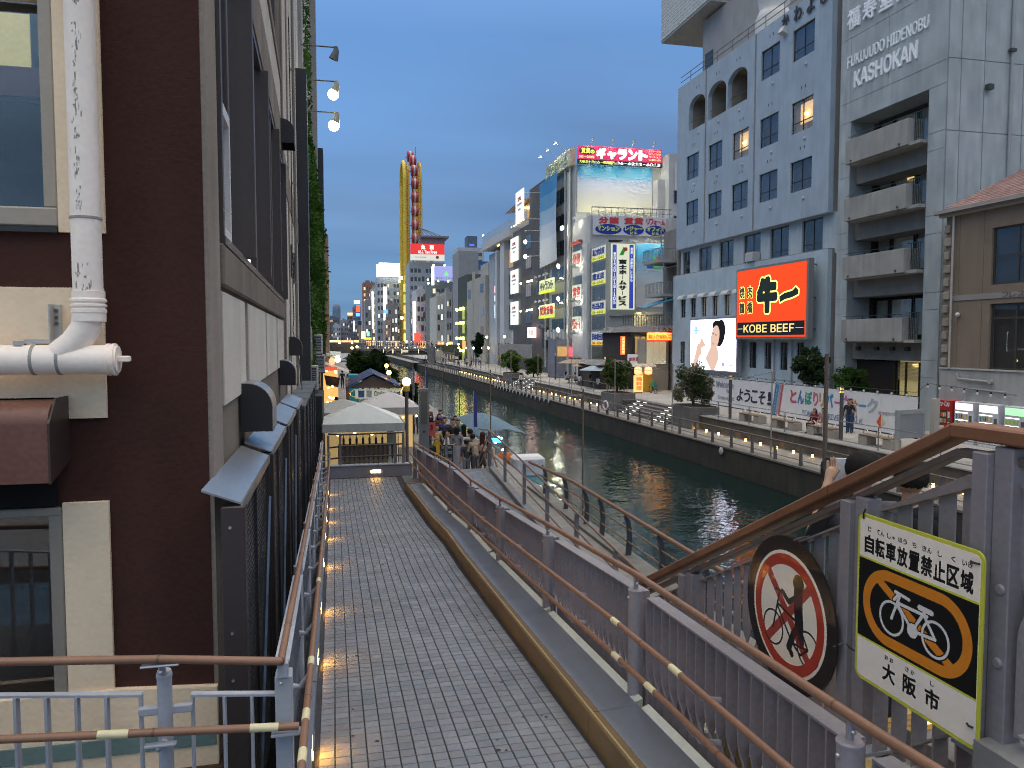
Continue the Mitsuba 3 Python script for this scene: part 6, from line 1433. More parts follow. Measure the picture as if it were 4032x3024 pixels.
for z, tx in ((15.0, '分譲'), (11.2, '賃貸'), (7.6, 'リフォーム')):
    k = np.array([[0, 0, -1, SBX], [-1, 0, 0, 86.4], [0, 1, 0, z], [0, 0, 0, 1.0]])
    lit_sign(mb, 'side_sign', k, 3.4, 1.7, (0.50, 0.52, 0.44), [(tx, 0.25, 3.15, 0.2, 1.45, (0.5, 0.08, 0.06), 5, False, '')], (0.5, 0.5, 0.48))
    flood(mb, 25.3, 87.0, z + 0.2, (26.8, 84.5, z + 0.6), WORLD, 0.2, 70, 1.0)
    flood(mb, 25.9, 83.0, z - 0.1, (26.8, 83.9, z + 0.6), WORLD, 0.2, 60, 0.8)
flood(mb, 25.7, 86.9, 19.6, (26.8, 84.8, 18.6), WORLD, 0.2, 70, 1.0); flood(mb, 26.2, 83.6, 20.2, (26.85, 83.9, 18.6), WORLD, 0.2, 60, 0.8)
part(mb, 'red_awning', M((0.40, 0.07, 0.04), 0.1).box(26.5, 26.89, 82.9, 86.5, 17.5, 17.8), 'satin')
for z in (16.9, 13.0, 9.6):
    w_ = part(mb, 'window', M((0.2, 0.2, 0.19), 0.1).box(26.84, 26.9, 83.0, 86.2, z - 0.4, z + 1.0 if z > 14 else z + 0.9), 'satin'); part(w_, 'pane', M((0.05, 0.06, 0.06), 0.2).box(26.82, 26.85, 83.1, 84.5, z - 0.3, z + 0.85).box(26.82, 26.85, 84.6, 86.1, z - 0.3, z + 0.85), 'gloss')
# ---- near slim block: branch signs, the vertical sign and the blue poster
nb2 = thing('branch_sign_building', 'slim pale block with stacked branch signs and a tall white and blue vertical sign', 'building')
part(nb2, 'body', M((0.38, 0.39, 0.38), 0.3).box(26.97, 30.0, 75.2, 80.1, 2, 16.6).box(30.0, 35.6, 78.9, 80.1, 2, 17.2), 'matte')
sgt = [('島之内支店', 15.0), ('南支店', 12.45), ('なんさん支店', 9.35), ('日本橋支店', 6.1)]
for tx, z in sgt:
    k = np.array([[0, 0, -1, 26.95], [-1, 0, 0, 79.6], [0, 1, 0, z], [0, 0, 0, 1.0]])
    lit_sign(nb2, 'branch_sign', k, 4.3, 1.35, (0.46, 0.48, 0.42), [(tx, 0.3, 4.0, 0.52, 1.22, (0.03, 0.05, 0.3), 5, False, ''), ('06-6241', 0.4, 3.9, 0.08, 0.34, (0.1, 0.1, 0.05), 1, False, 'Inter')], (0.5, 0.5, 0.45))
    part(nb2, 'sign_band', M((0.5, 0.5, 0.05), 0).ext(sbox(0, 0, 4.3, 0.4), 0.09, k), 'satin', em=(0.50, 0.52, 0.05) if z > 7 else (0.7, 0.30, 0.04))
    w_ = part(nb2, 'window', M((0.22, 0.22, 0.2), 0.1).box(26.93, 26.975, 75.5, 79.5, z - 1.65, z - 0.12), 'satin')
    part(w_, 'pane', M((0.09, 0.095, 0.09), 0.3).box(26.91, 26.94, 75.6, 76.5, z - 1.55, z - 0.22).box(26.91, 26.94, 76.6, 77.5, z - 1.55, z - 0.22).box(26.91, 26.94, 77.6, 78.5, z - 1.55, z - 0.22).box(26.91, 26.94, 78.6, 79.4, z - 1.55, z - 0.22), 'gloss')
part(nb2, 'side_pipe', M((0.42, 0.43, 0.42), 0.2).cyl((26.7, 80.15, 2), (26.7, 80.15, 17), 0.14, n=8).cyl((26.5, 87.0, 2), (26.5, 87.0, 26), 0.18, n=8), 'satin', 50)
F3 = FBK(27.35, 74.9, 9.75)
lit_sign(nb2, 'vertical_sign', F3, 2.5, 6.65, (0.66, 0.68, 0.50), [('富士ホームサービス', 0.75, 1.6, 0.35, 5.1, (0.02, 0.03, 0.05), 7, True, '')], (0.6, 0.6, 0.5), 0.25, 0.3)
part(nb2, 'vertical_strip', M((0.012, 0.02, 0.22), 0).ext(union_all([sbox(0.08, 0.1, 0.5, 6.55), sbox(1.9, 0.1, 2.32, 6.55)]), 0.29, F3), 'satin', em=(0.03, 0.05, 0.30))
part(nb2, 'strip_lettering', M((0.7, 0.7, 0.7), 0).ext(union_all([column_text('☎0120-518-105', 0.17, 0.41, 0.5, 5.8, 2), column_text('賃貸・分譲のことなら', 1.99, 2.23, 2.8, 6.3, 2)]), 0.33, F3), 'satin', em=(0.6, 0.62, 0.6))
part(nb2, 'emblem', M((0.1, 0.5, 0.1), 0).ext(Polygon([(0.8, 5.5), (1.25, 6.35), (1.4, 5.9), (1.2, 5.5)]), 0.33, F3).ext(Point(1.45, 6.1).buffer(0.2), 0.34, F3, (0.6, 0.08, 0.05)), 'satin')
part(nb2, 'sign_case', M((0.35, 0.36, 0.34), 0.2).box(27.30, 29.9, 74.9, 75.15, 9.1, 9.74), 'satin')
BP = part(nb2, 'blue_poster', M((0.5, 0.5, 0.5), 0).box(31.6, 35.1, 78.8, 78.85, 10.2, 17.0), 'satin')
m = M((0.5, 0.5, 0.5), 0)
for i in range(16):
    q = min(1, max(0, (i - 2) / 9)); c = tuple(np.array([0.03, 0.26, 0.50]) * (1 - q) + np.array([0.55, 0.56, 0.58]) * q)
    m.box(31.62, 35.08, 78.79, 78.8, 17.0 - (i + 1) * 0.425, 17.0 - i * 0.425, c)
part(BP, 'print', m, 'satin')
m = M((0.08, 0.45, 0.10), 0)
F4 = FBK(32.9, 78.78, 14.3)
m.ext(Polygon([(0.25, 0.1), (0.9, 1.5), (1.25, 1.2), (0.95, 0.45), (1.6, 0.45), (1.6, 0.1)]), 0.03, F4).ext(Polygon([(0, 0.1), (0.0, 0.7), (0.25, 0.7), (0.25, 0.35), (0.7, 0.35), (0.7, 0.1)]), 0.034, F4, (0.02, 0.06, 0.4)).ext(Point(1.35, 1.05).buffer(0.33), 0.034, F4, (0.62, 0.10, 0.05))
m.ext(fit(glyphs('FUJI Group', 1, 1, 'Inter'), 0, 1.7, -0.3, -0.02), 0.03, F4, (0.6, 0.6, 0.6))
part(nb2, 'poster_emblem', m, 'satin')
for x in (32.6, 34.4): flood(nb2, x, 77.6, 17.2, (x, 78.8, 15.2), WORLD, 0.2, 45, 1.2, arm=(x, 78.8, 17.3))
part(nb2, 'low_poster', M((0.52, 0.46, 0.30), 0.1).box(29.3, 33.9, 77.2, 77.3, 6.6, 9.6), 'satin'); part(nb2, 'low_poster_edge', M((0.42, 0.50, 0.03), 0.1).ext(Polygon([(0, 0.2), (0, 3.0), (1.7, 3.0), (0.9, 2.1), (0.4, 0.9)]), 0.02, FBK(29.35, 77.2, 6.6)), 'satin')
flood(nb2, 30.2, 76.1, 6.7, (30.6, 77.2, 8.0), WORLD, 0.28, 70, 1.2)
flood(nb2, 31.6, 76.4, 9.5, (31.9, 77.2, 8.6), WORLD, 0.14, 40, 0.5)
part(nb2, 'glowing_shop_sign', M((0.9, 0.9, 0.7), 0).box(29.5, 30.6, 77.0, 77.1, 6.3, 6.9), 'matte', em=(3.0, 2.6, 1.5))
# ---- low restaurants between them and the hotel
r1 = thing('wooden_restaurant', 'dark two storey restaurant with white sign and amber windows beside a red vertical sign', 'restaurant')
part(r1, 'body', M((0.06, 0.05, 0.045), 0.4).box(26.2, 30, 66.2, 74, 2.1, 7.4), 'matte')
part(r1, 'roof', M((0.06, 0.06, 0.065), 0.4).hull([(25.7, 66, 7.35), (30.3, 66, 7.35), (25.7, 74.2, 7.35), (30.3, 74.2, 7.35), (26.4, 67, 7.9), (30, 67, 7.9), (26.4, 73.5, 7.9), (30, 73.5, 7.9)]), 'satin')
part(r1, 'upper_window', M((0.45, 0.30, 0.14), 0.5).box(26.45, 28.1, 66.13, 66.19, 5.4, 6.95), 'matte', em=(0.28, 0.17, 0.06))
for x in (26.45, 27.0, 27.55, 28.1): part(r1, 'window_post', M((0.07, 0.05, 0.04), 0.2).box(x - 0.04, x + 0.04, 66.05, 66.13, 5.35, 7.0), 'satin')
lit_sign(r1, 'white_sign', FBK(25.75, 66.0, 4.45), 2.1, 0.9, (0.40, 0.38, 0.42), [('串料理専門店', 0.1, 2.0, 0.25, 0.62, (0.5, 0.08, 0.06), 3, False, '')])
lit_sign(r1, 'red_vertical_sign', FBK(25.78, 67.9, 5.25), 0.5, 1.75, (1.35, 0.22, 0.06), [('居酒屋料理', 0.12, 0.38, 0.1, 1.65, ((0.9, 0.7, 0.3), (1.6, 0.9, 0.3)), 2, True, '')], d=0.12)
lit_sign(r1, 'red_side_sign', FBK(26.85, 64.8, 4.7), 0.42, 1.8, (0.85, 0.08, 0.06), [('焼鳥・寿司', 0.08, 0.34, 0.1, 1.7, ((0.9, 0.7, 0.3), (1.2, 0.9, 0.6)), 2, True, '')], d=0.1)
m = M((0.05, 0.045, 0.04), 0.3)
for x in np.arange(25.3, 30.5, 0.25): m.box(x, x + 0.05, 66.0, 66.05, 7.9, 8.9)
m.tube([(25.3, 66.02, 8.9), (30.5, 66.02, 8.9)], 0.04, 5); part(r1, 'roof_rail', m, 'satin')
part(r1, 'ground_wall', M((0.07, 0.065, 0.06), 0.4).box(23.3, 26.19, 66.5, 73, 2.1, 4.4), 'matte')
part(r1, 'tiled_eave', M((0.10, 0.10, 0.11), 0.4).hull([(23.0, 66.2, 4.35), (26.19, 66.2, 4.35), (23.0, 73, 4.35), (26.19, 73, 4.35), (24.2, 67, 4.75), (26.19, 67, 4.75), (24.2, 73, 4.75), (26.19, 73, 4.75)]), 'satin')
lit_sign(r1, 'orange_sign', FBK(24.1, 71.0, 3.2), 0.55, 0.95, (1.6, 0.20, 0.04), [('営業中', 0.12, 0.43, 0.05, 0.9, ((0.9, 0.8, 0.2), (1.8, 1.2, 0.2)), 2, True, '')], d=0.15, wt=0.2)
part(r1, 'dish', M((0.45, 0.45, 0.45), 0.1).lathe([(0, 0), (0.25, 0.06), (0.38, 0.16)], 14, (28.4, 64.5, 7.9)), 'satin', 50)
r2 = thing('maid_cafe', 'narrow cafe with glowing yellow and red sign over pale blinds next to the grey hotel', 'cafe')
part(r2, 'body', M((0.36, 0.33, 0.27), 0.3).box(26.7, 28.95, 64.2, 66, 2.1, 6.7), 'matte')
lit_sign(r2, 'cafe_sign', FBK(26.65, 63.7, 6.65), 2.2, 0.6, (1.05, 0.70, 0.05), [('執事', 0.04, 0.40, 0.10, 0.5, ((0.6, 0.05, 0.03), (0.9, 0.08, 0.03)), 4, False, ''), ('メイド魔法カフェ', 0.45, 2.15, 0.10, 0.5, ((0.6, 0.05, 0.03), (0.8, 0.10, 0.03)), 4, False, '')], d=0.3, wt=0.2)
part(r2, 'sign_edge', M((0.6, 0.05, 0.03), 0).box(26.63, 28.87, 63.38, 63.72, 6.56, 6.65).box(26.63, 28.87, 63.38, 63.72, 7.25, 7.34), 'satin', em=(0.8, 0.05, 0.03))
for x in (26.9, 27.4, 27.9, 28.4): flood(r2, x, 63.0, 7.5, (x, 63.5, 7.1), WORLD, 0.09, 70, 0.3)
for i in range(3): part(r2, 'blind', M((0.55, 0.50, 0.38), 0.2).box(26.85 + i * 0.62, 27.42 + i * 0.62, 64.1, 64.18, 4.5, 6.5), 'matte', em=(0.26, 0.23, 0.14))
part(r2, 'door_glow', M((0.6, 0.4, 0.1), 0.2).box(25.6, 26.7, 63.6, 63.7, 2.3, 3.8), 'matte', em=(0.55, 0.33, 0.05))
part(r2, 'porch', M((0.5, 0.45, 0.35), 0.2).hull([(24.3, 62.0, 4.35), (26.9, 62.0, 4.35), (24.3, 63.9, 4.35), (26.9, 63.9, 4.35), (24.6, 62.6, 4.6), (26.9, 62.6, 4.6)]), 'satin')
for i in range(2): part(r2, 'lantern', M((0.8, 0.4, 0.2), 0).lathe([(0.0, -0.35), (0.3, -0.28), (0.34, 0), (0.3, 0.28), (0, 0.35)], 12, (25.2 + i * 0.95, 62.1, 4.0)), 'matte', True, em=(1.5, 0.75, 0.35), w=0.2)
part(r2, 'yellow_wall', M((0.55, 0.36, 0.04), 0.2).box(26.3, 26.75, 62.6, 63.6, 2.2, 3.8), 'satin')
kio = thing('menu_lightbox', 'glowing upright menu lightbox standing in front of the cafe porch', 'sign')
lit_sign(kio, 'lightbox', FBK(24.45, 61.2, 2.25), 0.72, 1.4, (1.35, 0.72, 0.22), [('鶏料理', 0.1, 0.62, 0.15, 1.3, ((0.6, 0.1, 0.03), (0.9, 0.2, 0.05)), 3, True, '')], d=0.3, wt=0.3)
part(kio, 'foot', M((0.05, 0.05, 0.05), 0.1).box(24.5, 25.1, 60.95, 61.2, 2.15, 2.25), 'satin')
r3 = thing('balcony_building', 'narrow building with stacked iron balconies and a blue awning beside the grey hotel', 'building')
part(r3, 'body', M((0.20, 0.19, 0.18), 0.4).box(29.2, 33.5, 62.2, 66.1, 2.1, 16.4), 'matte')
part(r3, 'pink_wall', M((0.45, 0.22, 0.16), 0.2).box(29.2, 30.5, 61.9, 62.19, 15.2, 17.3), 'matte')
for i, z in enumerate((13.5, 10.6, 7.9)):
    part(r3, 'balcony_slab', M((0.32, 0.32, 0.31), 0.3).box(26.9 + i * 0.25, 30.6, 62.0, 65.5, z - 0.2, z), 'matte')
    m = M((0.20, 0.21, 0.20), 0.2)
    m.tube([(26.95 + i * 0.25, 65.4, z + 1.0), (26.95 + i * 0.25, 62.05, z + 1.0), (30.4, 62.05, z + 1.0)], 0.035, 5)
    for x in np.arange(27.0 + i * 0.25, 30.5, 0.3): m.box(x, x + 0.04, 62.03, 62.07, z, z + 1.0)
    for y in np.arange(62.1, 65.4, 0.3): m.box(26.93 + i * 0.25, 26.97 + i * 0.25, y, y + 0.04, z, z + 1.0)
    part(r3, 'balcony_rail', m, 'satin')
    part(r3, 'balcony_post', M((0.25, 0.25, 0.24), 0.2).cyl((27.2 + i * 0.25, 62.1, z), (27.2 + i * 0.25, 62.1, z + 2.8), 0.05, n=6).cyl((29.6, 62.1, z), (29.6, 62.1, z + 2.8), 0.05, n=6), 'satin')
    part(r3, 'dark_window', M((0.03, 0.03, 0.03), 0.2).box(29.2, 30.8, 62.1, 62.19, z + 0.1, z + 2.2), 'gloss')
part(r3, 'canopy', M((0.42, 0.42, 0.40), 0.2).hull([(26.8, 62, 12.6), (26.8, 65.5, 12.6), (29.6, 62, 13.25), (29.6, 65.5, 13.25), (29.6, 62, 13.3), (29.6, 65.5, 13.3)]), 'satin')
part(r3, 'blue_awning', M((0.03, 0.16, 0.25), 0.2).hull([(25.5, 61.5, 9.35), (28.4, 61.5, 10.2), (25.5, 63, 9.5), (28.4, 63, 10.35), (25.5, 61.5, 9.3), (28.4, 61.5, 10.15)]), 'satin')
part(r3, 'lamp', M((0.5, 0.8, 0.9), 0).box(28.9, 29.0, 62.0, 62.1, 15.6, 16.0), 'matte', em=(0.4, 1.1, 1.5))

# ---- dark grey building with four lit white signs
db = thing('dark_building', 'dark grey building with four lit white signs down its far edge', 'building')
part(db, 'body', bank((0.115, 0.112, 0.11), 0.35).box(9.5, 20, 98.5, 119.3, 2, 23.4).box(10.0, 18, 98.5, 111.4, 23.4, 28.6), 'matte')
part(db, 'roof_block', bank((0.42, 0.42, 0.40), 0.2).box(11, 15, 99, 104, 28.6, 29.6), 'matte')
for i, (a, z0, z1) in enumerate(((115.9, 24.3, 28.9), (119.3, 18.75, 22.35), (119.3, 13.8, 17.4), (119.3, 8.95, 12.5))):
    k = reader_on_bank(9.2, a, z0)
    lit_sign(db, 'white_sign', k, 4.6, z1 - z0, (1.05, 1.12, 1.02), [('江戸風', 1.3, 3.3, (z1 - z0) * 0.66, (z1 - z0) * 0.80, (0.5, 0.08, 0.07), 4, False, ''), ('日本料理寿司', 0.8, 3.8, (z1 - z0) * 0.52, (z1 - z0) * 0.60, (0.5, 0.5, 0.5), 1, False, ''), ('北新店', 1.5, 3.2, (z1 - z0) * 0.36, (z1 - z0) * 0.43, (0.5, 0.5, 0.5), 1, False, '')], (0.7, 0.7, 0.68), 0.15, 0.2)
for r, z in enumerate((19.9, 17.0, 12.9, 9.1)):
    for a, b in ((100.6, 103.4), (108.2, 111.2), (104.6, 105.4)):
        if b - a < 1 and r != 2: continue
        w_ = part(db, 'window', bank((0.17, 0.17, 0.17), 0.2).box(9.44, 9.5, a, b, z, z + 1.9), 'satin')
        pn_ = bank((0.06, 0.07, 0.075), 0.3)
        n_ = 3 if b - a > 1 else 1
        for q in range(n_): pn_.box(9.42, 9.45, a + 0.07 + q * (b - a) / n_, a + (q + 1) * (b - a) / n_ - 0.07, z + 0.08, z + 1.82)
        part(w_, 'pane', pn_, 'gloss', em=(0.14, 0.10, 0.06) if (r, a) in ((2, 108.2), (1, 108.2)) else None)
for z in (15.0, 10.9):
    for s in (106.2, 107.4, 108.6, 102.0, 112.5):
        if z == 15.0 and s == 102.0: continue
        part(db, 'spot', bank((1, 1, 0.8), 0).ball((9.0, s, z), 0.15, sub=1), 'matte', em=(10, 9, 5.5))
lit_sign(db, 'corner_sign', reader_on_bank(9.0, 107.8, 6.9), 4.0, 1.5, (2.2, 1.5, 1.4), [('酒蔵', 0.6, 3.4, 0.3, 1.2, ((0.7, 0.3, 0.3), (1.6, 0.5, 0.4)), 3, False, '')], d=0.2)
sl2 = part(db, 'slatted_fence', bank((0.26, 0.25, 0.24), 0.2).box(7.6, 7.7, 101.0, 121.5, 4.15, 4.3).box(7.6, 7.7, 101, 121.5, 5.85, 6.0), 'satin')
m = bank((0.30, 0.29, 0.28), 0.3)
for k in range(90): m.box(7.58, 7.66, 101.05 + k * 0.2275, 101.2 + k * 0.2275, 4.3, 5.85)
part(sl2, 'small_slat', m, 'satin', kind='stuff')
part(db, 'duct', bank((0.05, 0.05, 0.05), 0.2).tube([(9.1, 99.5, 5.5), (9.1, 99.5, 8.0), (9.1, 101.5, 8.4)], 0.45, 8), 'satin', 50)
# ---- glass building with roof terrace
gb = thing('glass_building', 'pale building with tall glass bays, wide canopy and a lit roof terrace', 'building')
part(gb, 'body', bank((0.36, 0.39, 0.42), 0.25).box(10.2, 20, 119.6, 141.0, 2, 22.2), 'matte')
part(gb, 'pillar', bank((0.48, 0.49, 0.50), 0.15).box(9.3, 10.2, 125.0, 127.9, 6, 24.0).box(9.4, 10.2, 131.0, 132.2, 6, 22), 'matte')
part(gb, 'canopy', bank((0.46, 0.47, 0.47), 0.15).box(8.8, 20, 119.4, 141.4, 22.9, 24.3), 'matte')
part(gb, 'terrace_glass', bank(fr=None) if False else bank((0.30, 0.36, 0.38), 0.1).box(8.9, 8.95, 119.5, 141, 24.3, 25.6), 'gloss')
part(gb, 'upper_room', bank((0.40, 0.40, 0.40), 0.2).box(11, 20, 116.1, 127.2, 24.3, 25.4).box(12, 20, 116.1, 124, 25.4, 29.0), 'matte')
part(gb, 'upper_canopy', bank((0.20, 0.14, 0.08), 0.2).hull([(10.0, 116.5, 28.2), (10.0, 127.5, 27.6), (18, 116.5, 29.6), (18, 127.5, 29.2), (18, 116.5, 29.4), (18, 127.5, 29)]), 'satin')
part(gb, 'terrace_rail', bank((0.35, 0.40, 0.42), 0.1).box(10.8, 10.85, 116.1, 127.2, 25.4, 26.4), 'gloss')
part(gb, 'terrace_glow', bank((0.8, 0.5, 0.2), 0).box(11.9, 11.99, 117, 123.5, 25.8, 28.0), 'matte', em=(0.30, 0.17, 0.06))
m = bank((1, 0.8, 0.4), 0)
for q in range(6): m.ball((10.7, 117.5 + q * 1.6, 25.25 - 0.02 * q), 0.13, sub=1)
for q in range(5): m.ball((9.6, 128.8 + q * 0.6, 22.75), 0.10, sub=1)
m.ball((11.7, 118.5, 27.3), 0.25, sub=1).ball((11.7, 120.5, 27.6), 0.16, sub=1).ball((9, 140.5, 25.7), 0.2, sub=1)
part(gb, 'bulb_row', m, 'matte', em=(6, 4.2, 1.8), kind='stuff')
for r, z in enumerate((18.3, 13.2, 8.2)):
    for a, b in ((119.9, 124.7), (128.2, 130.8)):
        w_ = part(gb, 'glass_bay', bank((0.30, 0.31, 0.31), 0.1).box(10.1, 10.2, a, b, z, z + 4.2), 'satin')
        for q in range(2):
            c0, c1 = a + q * (b - a) / 2 + 0.06, a + (q + 1) * (b - a) / 2 - 0.06
            lit_ = (r == 0 and a < 120)
            part(w_, 'pane', bank((0.03, 0.045, 0.05), 0.3).box(10.06, 10.11, c0, c1, z + 0.1, z + 4.1 if not lit_ else z + 3), 'gloss', em=(0.42, 0.22, 0.06) if lit_ else None)
for z, h, e in ((15.0, 1.2, (1.6, 0.5, 0.5)), (13.5, 1.0, (0.9, 0.95, 1.0)), (10.5, 2.4, (0.7, 0.8, 0.9))):
    part(gb, 'window_sign', bank((0.8, 0.8, 0.8), 0).box(10.1, 10.16, 133.5, 136, z, z + h), 'matte', em=e)
part(gb, 'ground_glow', bank((0.8, 0.5, 0.2), 0.3).box(9.6, 9.7, 121, 131, 3.2, 6.0), 'matte', em=(0.34, 0.20, 0.08))
for s in np.arange(121.5, 131, 1.1): part(gb, 'shop_post', bank((0.05, 0.045, 0.04), 0.2).box(9.5, 9.6, s, s + 0.35, 2.2, 6.1), 'satin')
for s in (121.5, 135.5, 139.0): part(gb, 'spot', bank((1, 1, 0.8), 0).ball((8.6, s, 7.1), 0.22, sub=1), 'matte', em=(8, 7.5, 4.5))
# ---- cream building, dark green-lit building, grey slab
cb = thing('cream_building', 'plain cream building with three small dark windows beyond the glass building', 'building')
part(cb, 'body', bank((0.36, 0.34, 0.30), 0.25).box(9.5, 20, 141.2, 160, 2, 18.6), 'matte')
part(cb, 'roof_house', bank((0.36, 0.35, 0.32), 0.25).box(10.5, 18, 143.0, 150.5, 18.6, 21.2).box(9.4, 9.9, 153.2, 153.8, 8, 20.2), 'matte')
for z, c in ((15.6, None), (11.3, (0.30, 0.28, 0.25)), (7.6, (0.25, 0.10, 0.05))): part(cb, 'window', bank(c or (0.03, 0.03, 0.035), 0.2).box(9.44, 9.5, 143.0, 145.8, z, z + 1.6), 'gloss')
part(cb, 'side_window', bank((0.05, 0.055, 0.06), 0.2).box(9.44, 9.5, 156, 158.6, 15.0, 16.9), 'gloss')
gg = thing('green_lit_building', 'dark building with rows of greenish yellow flood lamps', 'building')
part(gg, 'body', bank((0.07, 0.085, 0.075), 0.3).box(9.6, 20, 160.2, 172.0, 2, 20.3), 'matte')
for z in (13.2, 10.2, 6.9, 4.3):
    for s in (169.5, 164.6, 161.6): part(gg, 'flood_glow', bank((0.9, 1, 0.3), 0).ball((8.9, s, z), 0.36, sub=1), 'matte', True, em=(4.5, 4.8, 0.9))
    part(gg, 'lit_strip', bank((0.3, 0.32, 0.12), 0.4).box(9.55, 9.6, 163.5, 166.5, z - 2.2, z + 0.4), 'matte', em=(0.20, 0.24, 0.05))
part(gg, 'red_sign', bank((0.8, 0.1, 0.05), 0).box(9.3, 9.5, 162.0, 164.5, 4.9, 6.3), 'matte', em=(2.2, 0.5, 0.2))
gs = thing('grey_slab_building', 'blank grey slab building rising behind the green lamps', 'building')
part(gs, 'body', M((0.25, 0.26, 0.27), 0.2).box(29.6, 34.6, 190, 200, 2, 28.5), 'matte')
bf = thing('white_tower_block', 'distant white apartment tower with blue steel frame beside it', 'building')
part(bf, 'body', M((0.42, 0.43, 0.45), 0.2).box(59, 72, 380, 392, 2, 52), 'matte'); part(bf, 'top_block', M((0.10, 0.14, 0.2), 0.2).box(64, 69, 382, 390, 52, 58), 'matte')
for r in range(9): part(bf, 'window', M((0.10, 0.11, 0.13), 0.2).box(60, 71, 379.9, 380, 20 + r * 3.5, 21.6 + r * 3.5), 'gloss')
part(bf, 'blue_frame', M((0.03, 0.10, 0.25), 0.1).box(35.5, 42, 215, 217, 27, 28.6).box(35.5, 42, 215, 217, 21.5, 22.8).box(38.0, 39.0, 215.2, 216.8, 10, 31), 'satin')
part(bf, 'blue_light', M((0.1, 0.1, 0.9), 0).box(65, 67.5, 381.9, 382, 53.3, 53.8), 'matte', em=(0.2, 0.3, 1.6))

# ---- more distant frontages: (name, label, x0, x1, y, z, colour, lit part, warm)
far = [
    ('narrow_building', 'narrow grey office with white lit windows beyond the green-lit building', 29.0, 30.6, 208, 19.5, (0.30, 0.31, 0.30), 0.45),
    ('narrow_building', 'pale slim building with bright window band, left of the narrow grey office', 26.9, 29.0, 212, 18.6, (0.42, 0.41, 0.36), 0.55),
    ('narrow_building', 'dark slim building with white windows below the purple billboard', 30.6, 33.0, 216, 20.5, (0.16, 0.17, 0.18), 0.3),
    ('billboard_building', 'dark green building carrying the small purple billboard with emblem', 27.8, 36.0, 231, 24.0, (0.15, 0.18, 0.18), 0.08),
    ('arched_building', 'white building with arched windows just right of the yellow wheel', 25.2, 30.3, 250, 22.8, (0.42, 0.42, 0.44), 0.0),
    ('tall_store', 'grey tower block with the red tax free sign on its roof', 25.0, 37.2, 271, 33.6, (0.30, 0.33, 0.35), 0.05),
    ('screen_building', 'grey building with the blank glowing white screen on its roof', 16.0, 26.5, 316, 31.4, (0.30, 0.34, 0.38), 0.15),
    ('grey_building', 'small grey building with blue sign left of the wheel', 19.3, 23.2, 300, 20.5, (0.22, 0.22, 0.23), 0.5),
    ('brick_apartments', 'reddish brick apartment building with balconies left of the lit screen', 13.4, 20.3, 401, 35.6, (0.28, 0.16, 0.12), 0.35),
    ('strip_building', 'white building with tall lit strips and green sign', 15.5, 18.6, 352, 29.6, (0.36, 0.34, 0.33), 0.3),
    ('low_building', 'low pale building with yellow lit ground floor near the far left bridge end', 12.0, 14.6, 336, 23.4, (0.26, 0.26, 0.27), 0.5),
    ('pink_building', 'grey pink building with many lit windows behind the bridge crowd', 18.0, 20.2, 297, 14.0, (0.30, 0.26, 0.26), 0.6),
    ('sign_building', 'dark building with red and blue signs on its edge in the distance', 12.5, 18.2, 600, 31.5, (0.16, 0.17, 0.2), 0.2),
    ('distant_building', 'distant grey building with orange roof light', 8.6, 12.7, 620, 26.6, (0.22, 0.23, 0.26), 0.25),
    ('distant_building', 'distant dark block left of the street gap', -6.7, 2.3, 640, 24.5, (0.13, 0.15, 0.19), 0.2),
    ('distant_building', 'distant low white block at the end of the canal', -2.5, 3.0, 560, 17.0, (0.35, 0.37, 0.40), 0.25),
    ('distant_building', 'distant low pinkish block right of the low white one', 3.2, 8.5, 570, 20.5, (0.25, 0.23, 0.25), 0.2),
    ('distant_tower', 'far domed tower coloured blue for haze at the end of the canal', -6.0, 7.0, 1250, 62.0, (0.17, 0.22, 0.30), 0.0),  # haze exists only as the blue body colour of both towers
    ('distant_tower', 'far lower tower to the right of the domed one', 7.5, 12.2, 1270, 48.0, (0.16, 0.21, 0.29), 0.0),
]
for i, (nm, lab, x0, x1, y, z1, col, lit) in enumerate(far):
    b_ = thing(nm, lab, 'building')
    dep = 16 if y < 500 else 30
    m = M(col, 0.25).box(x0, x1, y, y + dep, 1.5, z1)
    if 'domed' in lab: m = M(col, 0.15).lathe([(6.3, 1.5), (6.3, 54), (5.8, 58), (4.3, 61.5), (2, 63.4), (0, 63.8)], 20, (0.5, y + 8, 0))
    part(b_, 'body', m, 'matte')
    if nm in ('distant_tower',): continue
    wd_ = x1 - x0
    cols_n = max(2, int(wd_ / 1.25)); rows_n = max(3, int((z1 - 6) / 3.0))
    facade_windows(b_, 0, 0, 6.2, rows_n, (z1 - 7) / rows_n, (z1 - 7) / rows_n * 0.55, cols_n, y=y, x0=x0 + 0.15, x1=x1 - 0.15, lit=lit, litc=[(1.3, 1.1, 0.75), (1.1, 1.15, 1.1), (1.4, 0.8, 0.35)][i % 3], fr_=WORLD, frac=0.7, col=(0.06, 0.065, 0.07), seed=i)
    part(b_, 'shop_glow', M((0.8, 0.6, 0.3), 0.3).box(x0 + 0.2, x1 - 0.2, y - 0.3, y - 0.2, 4.0, 6.0), 'matte', em=[(1.5, 1.0, 0.4), (1.7, 0.7, 0.25), (1.1, 1.1, 0.9)][i % 3])
    part(b_, 'roof_clutter', M(dim(col, 0.9), 0.3).box(x0 + wd_ * 0.2, x0 + wd_ * 0.5, y + 2, y + 5, z1, z1 + 1.2).box(x0 + wd_ * 0.6, x0 + wd_ * 0.7, y + 1, y + 2, z1, z1 + 0.8), 'matte')
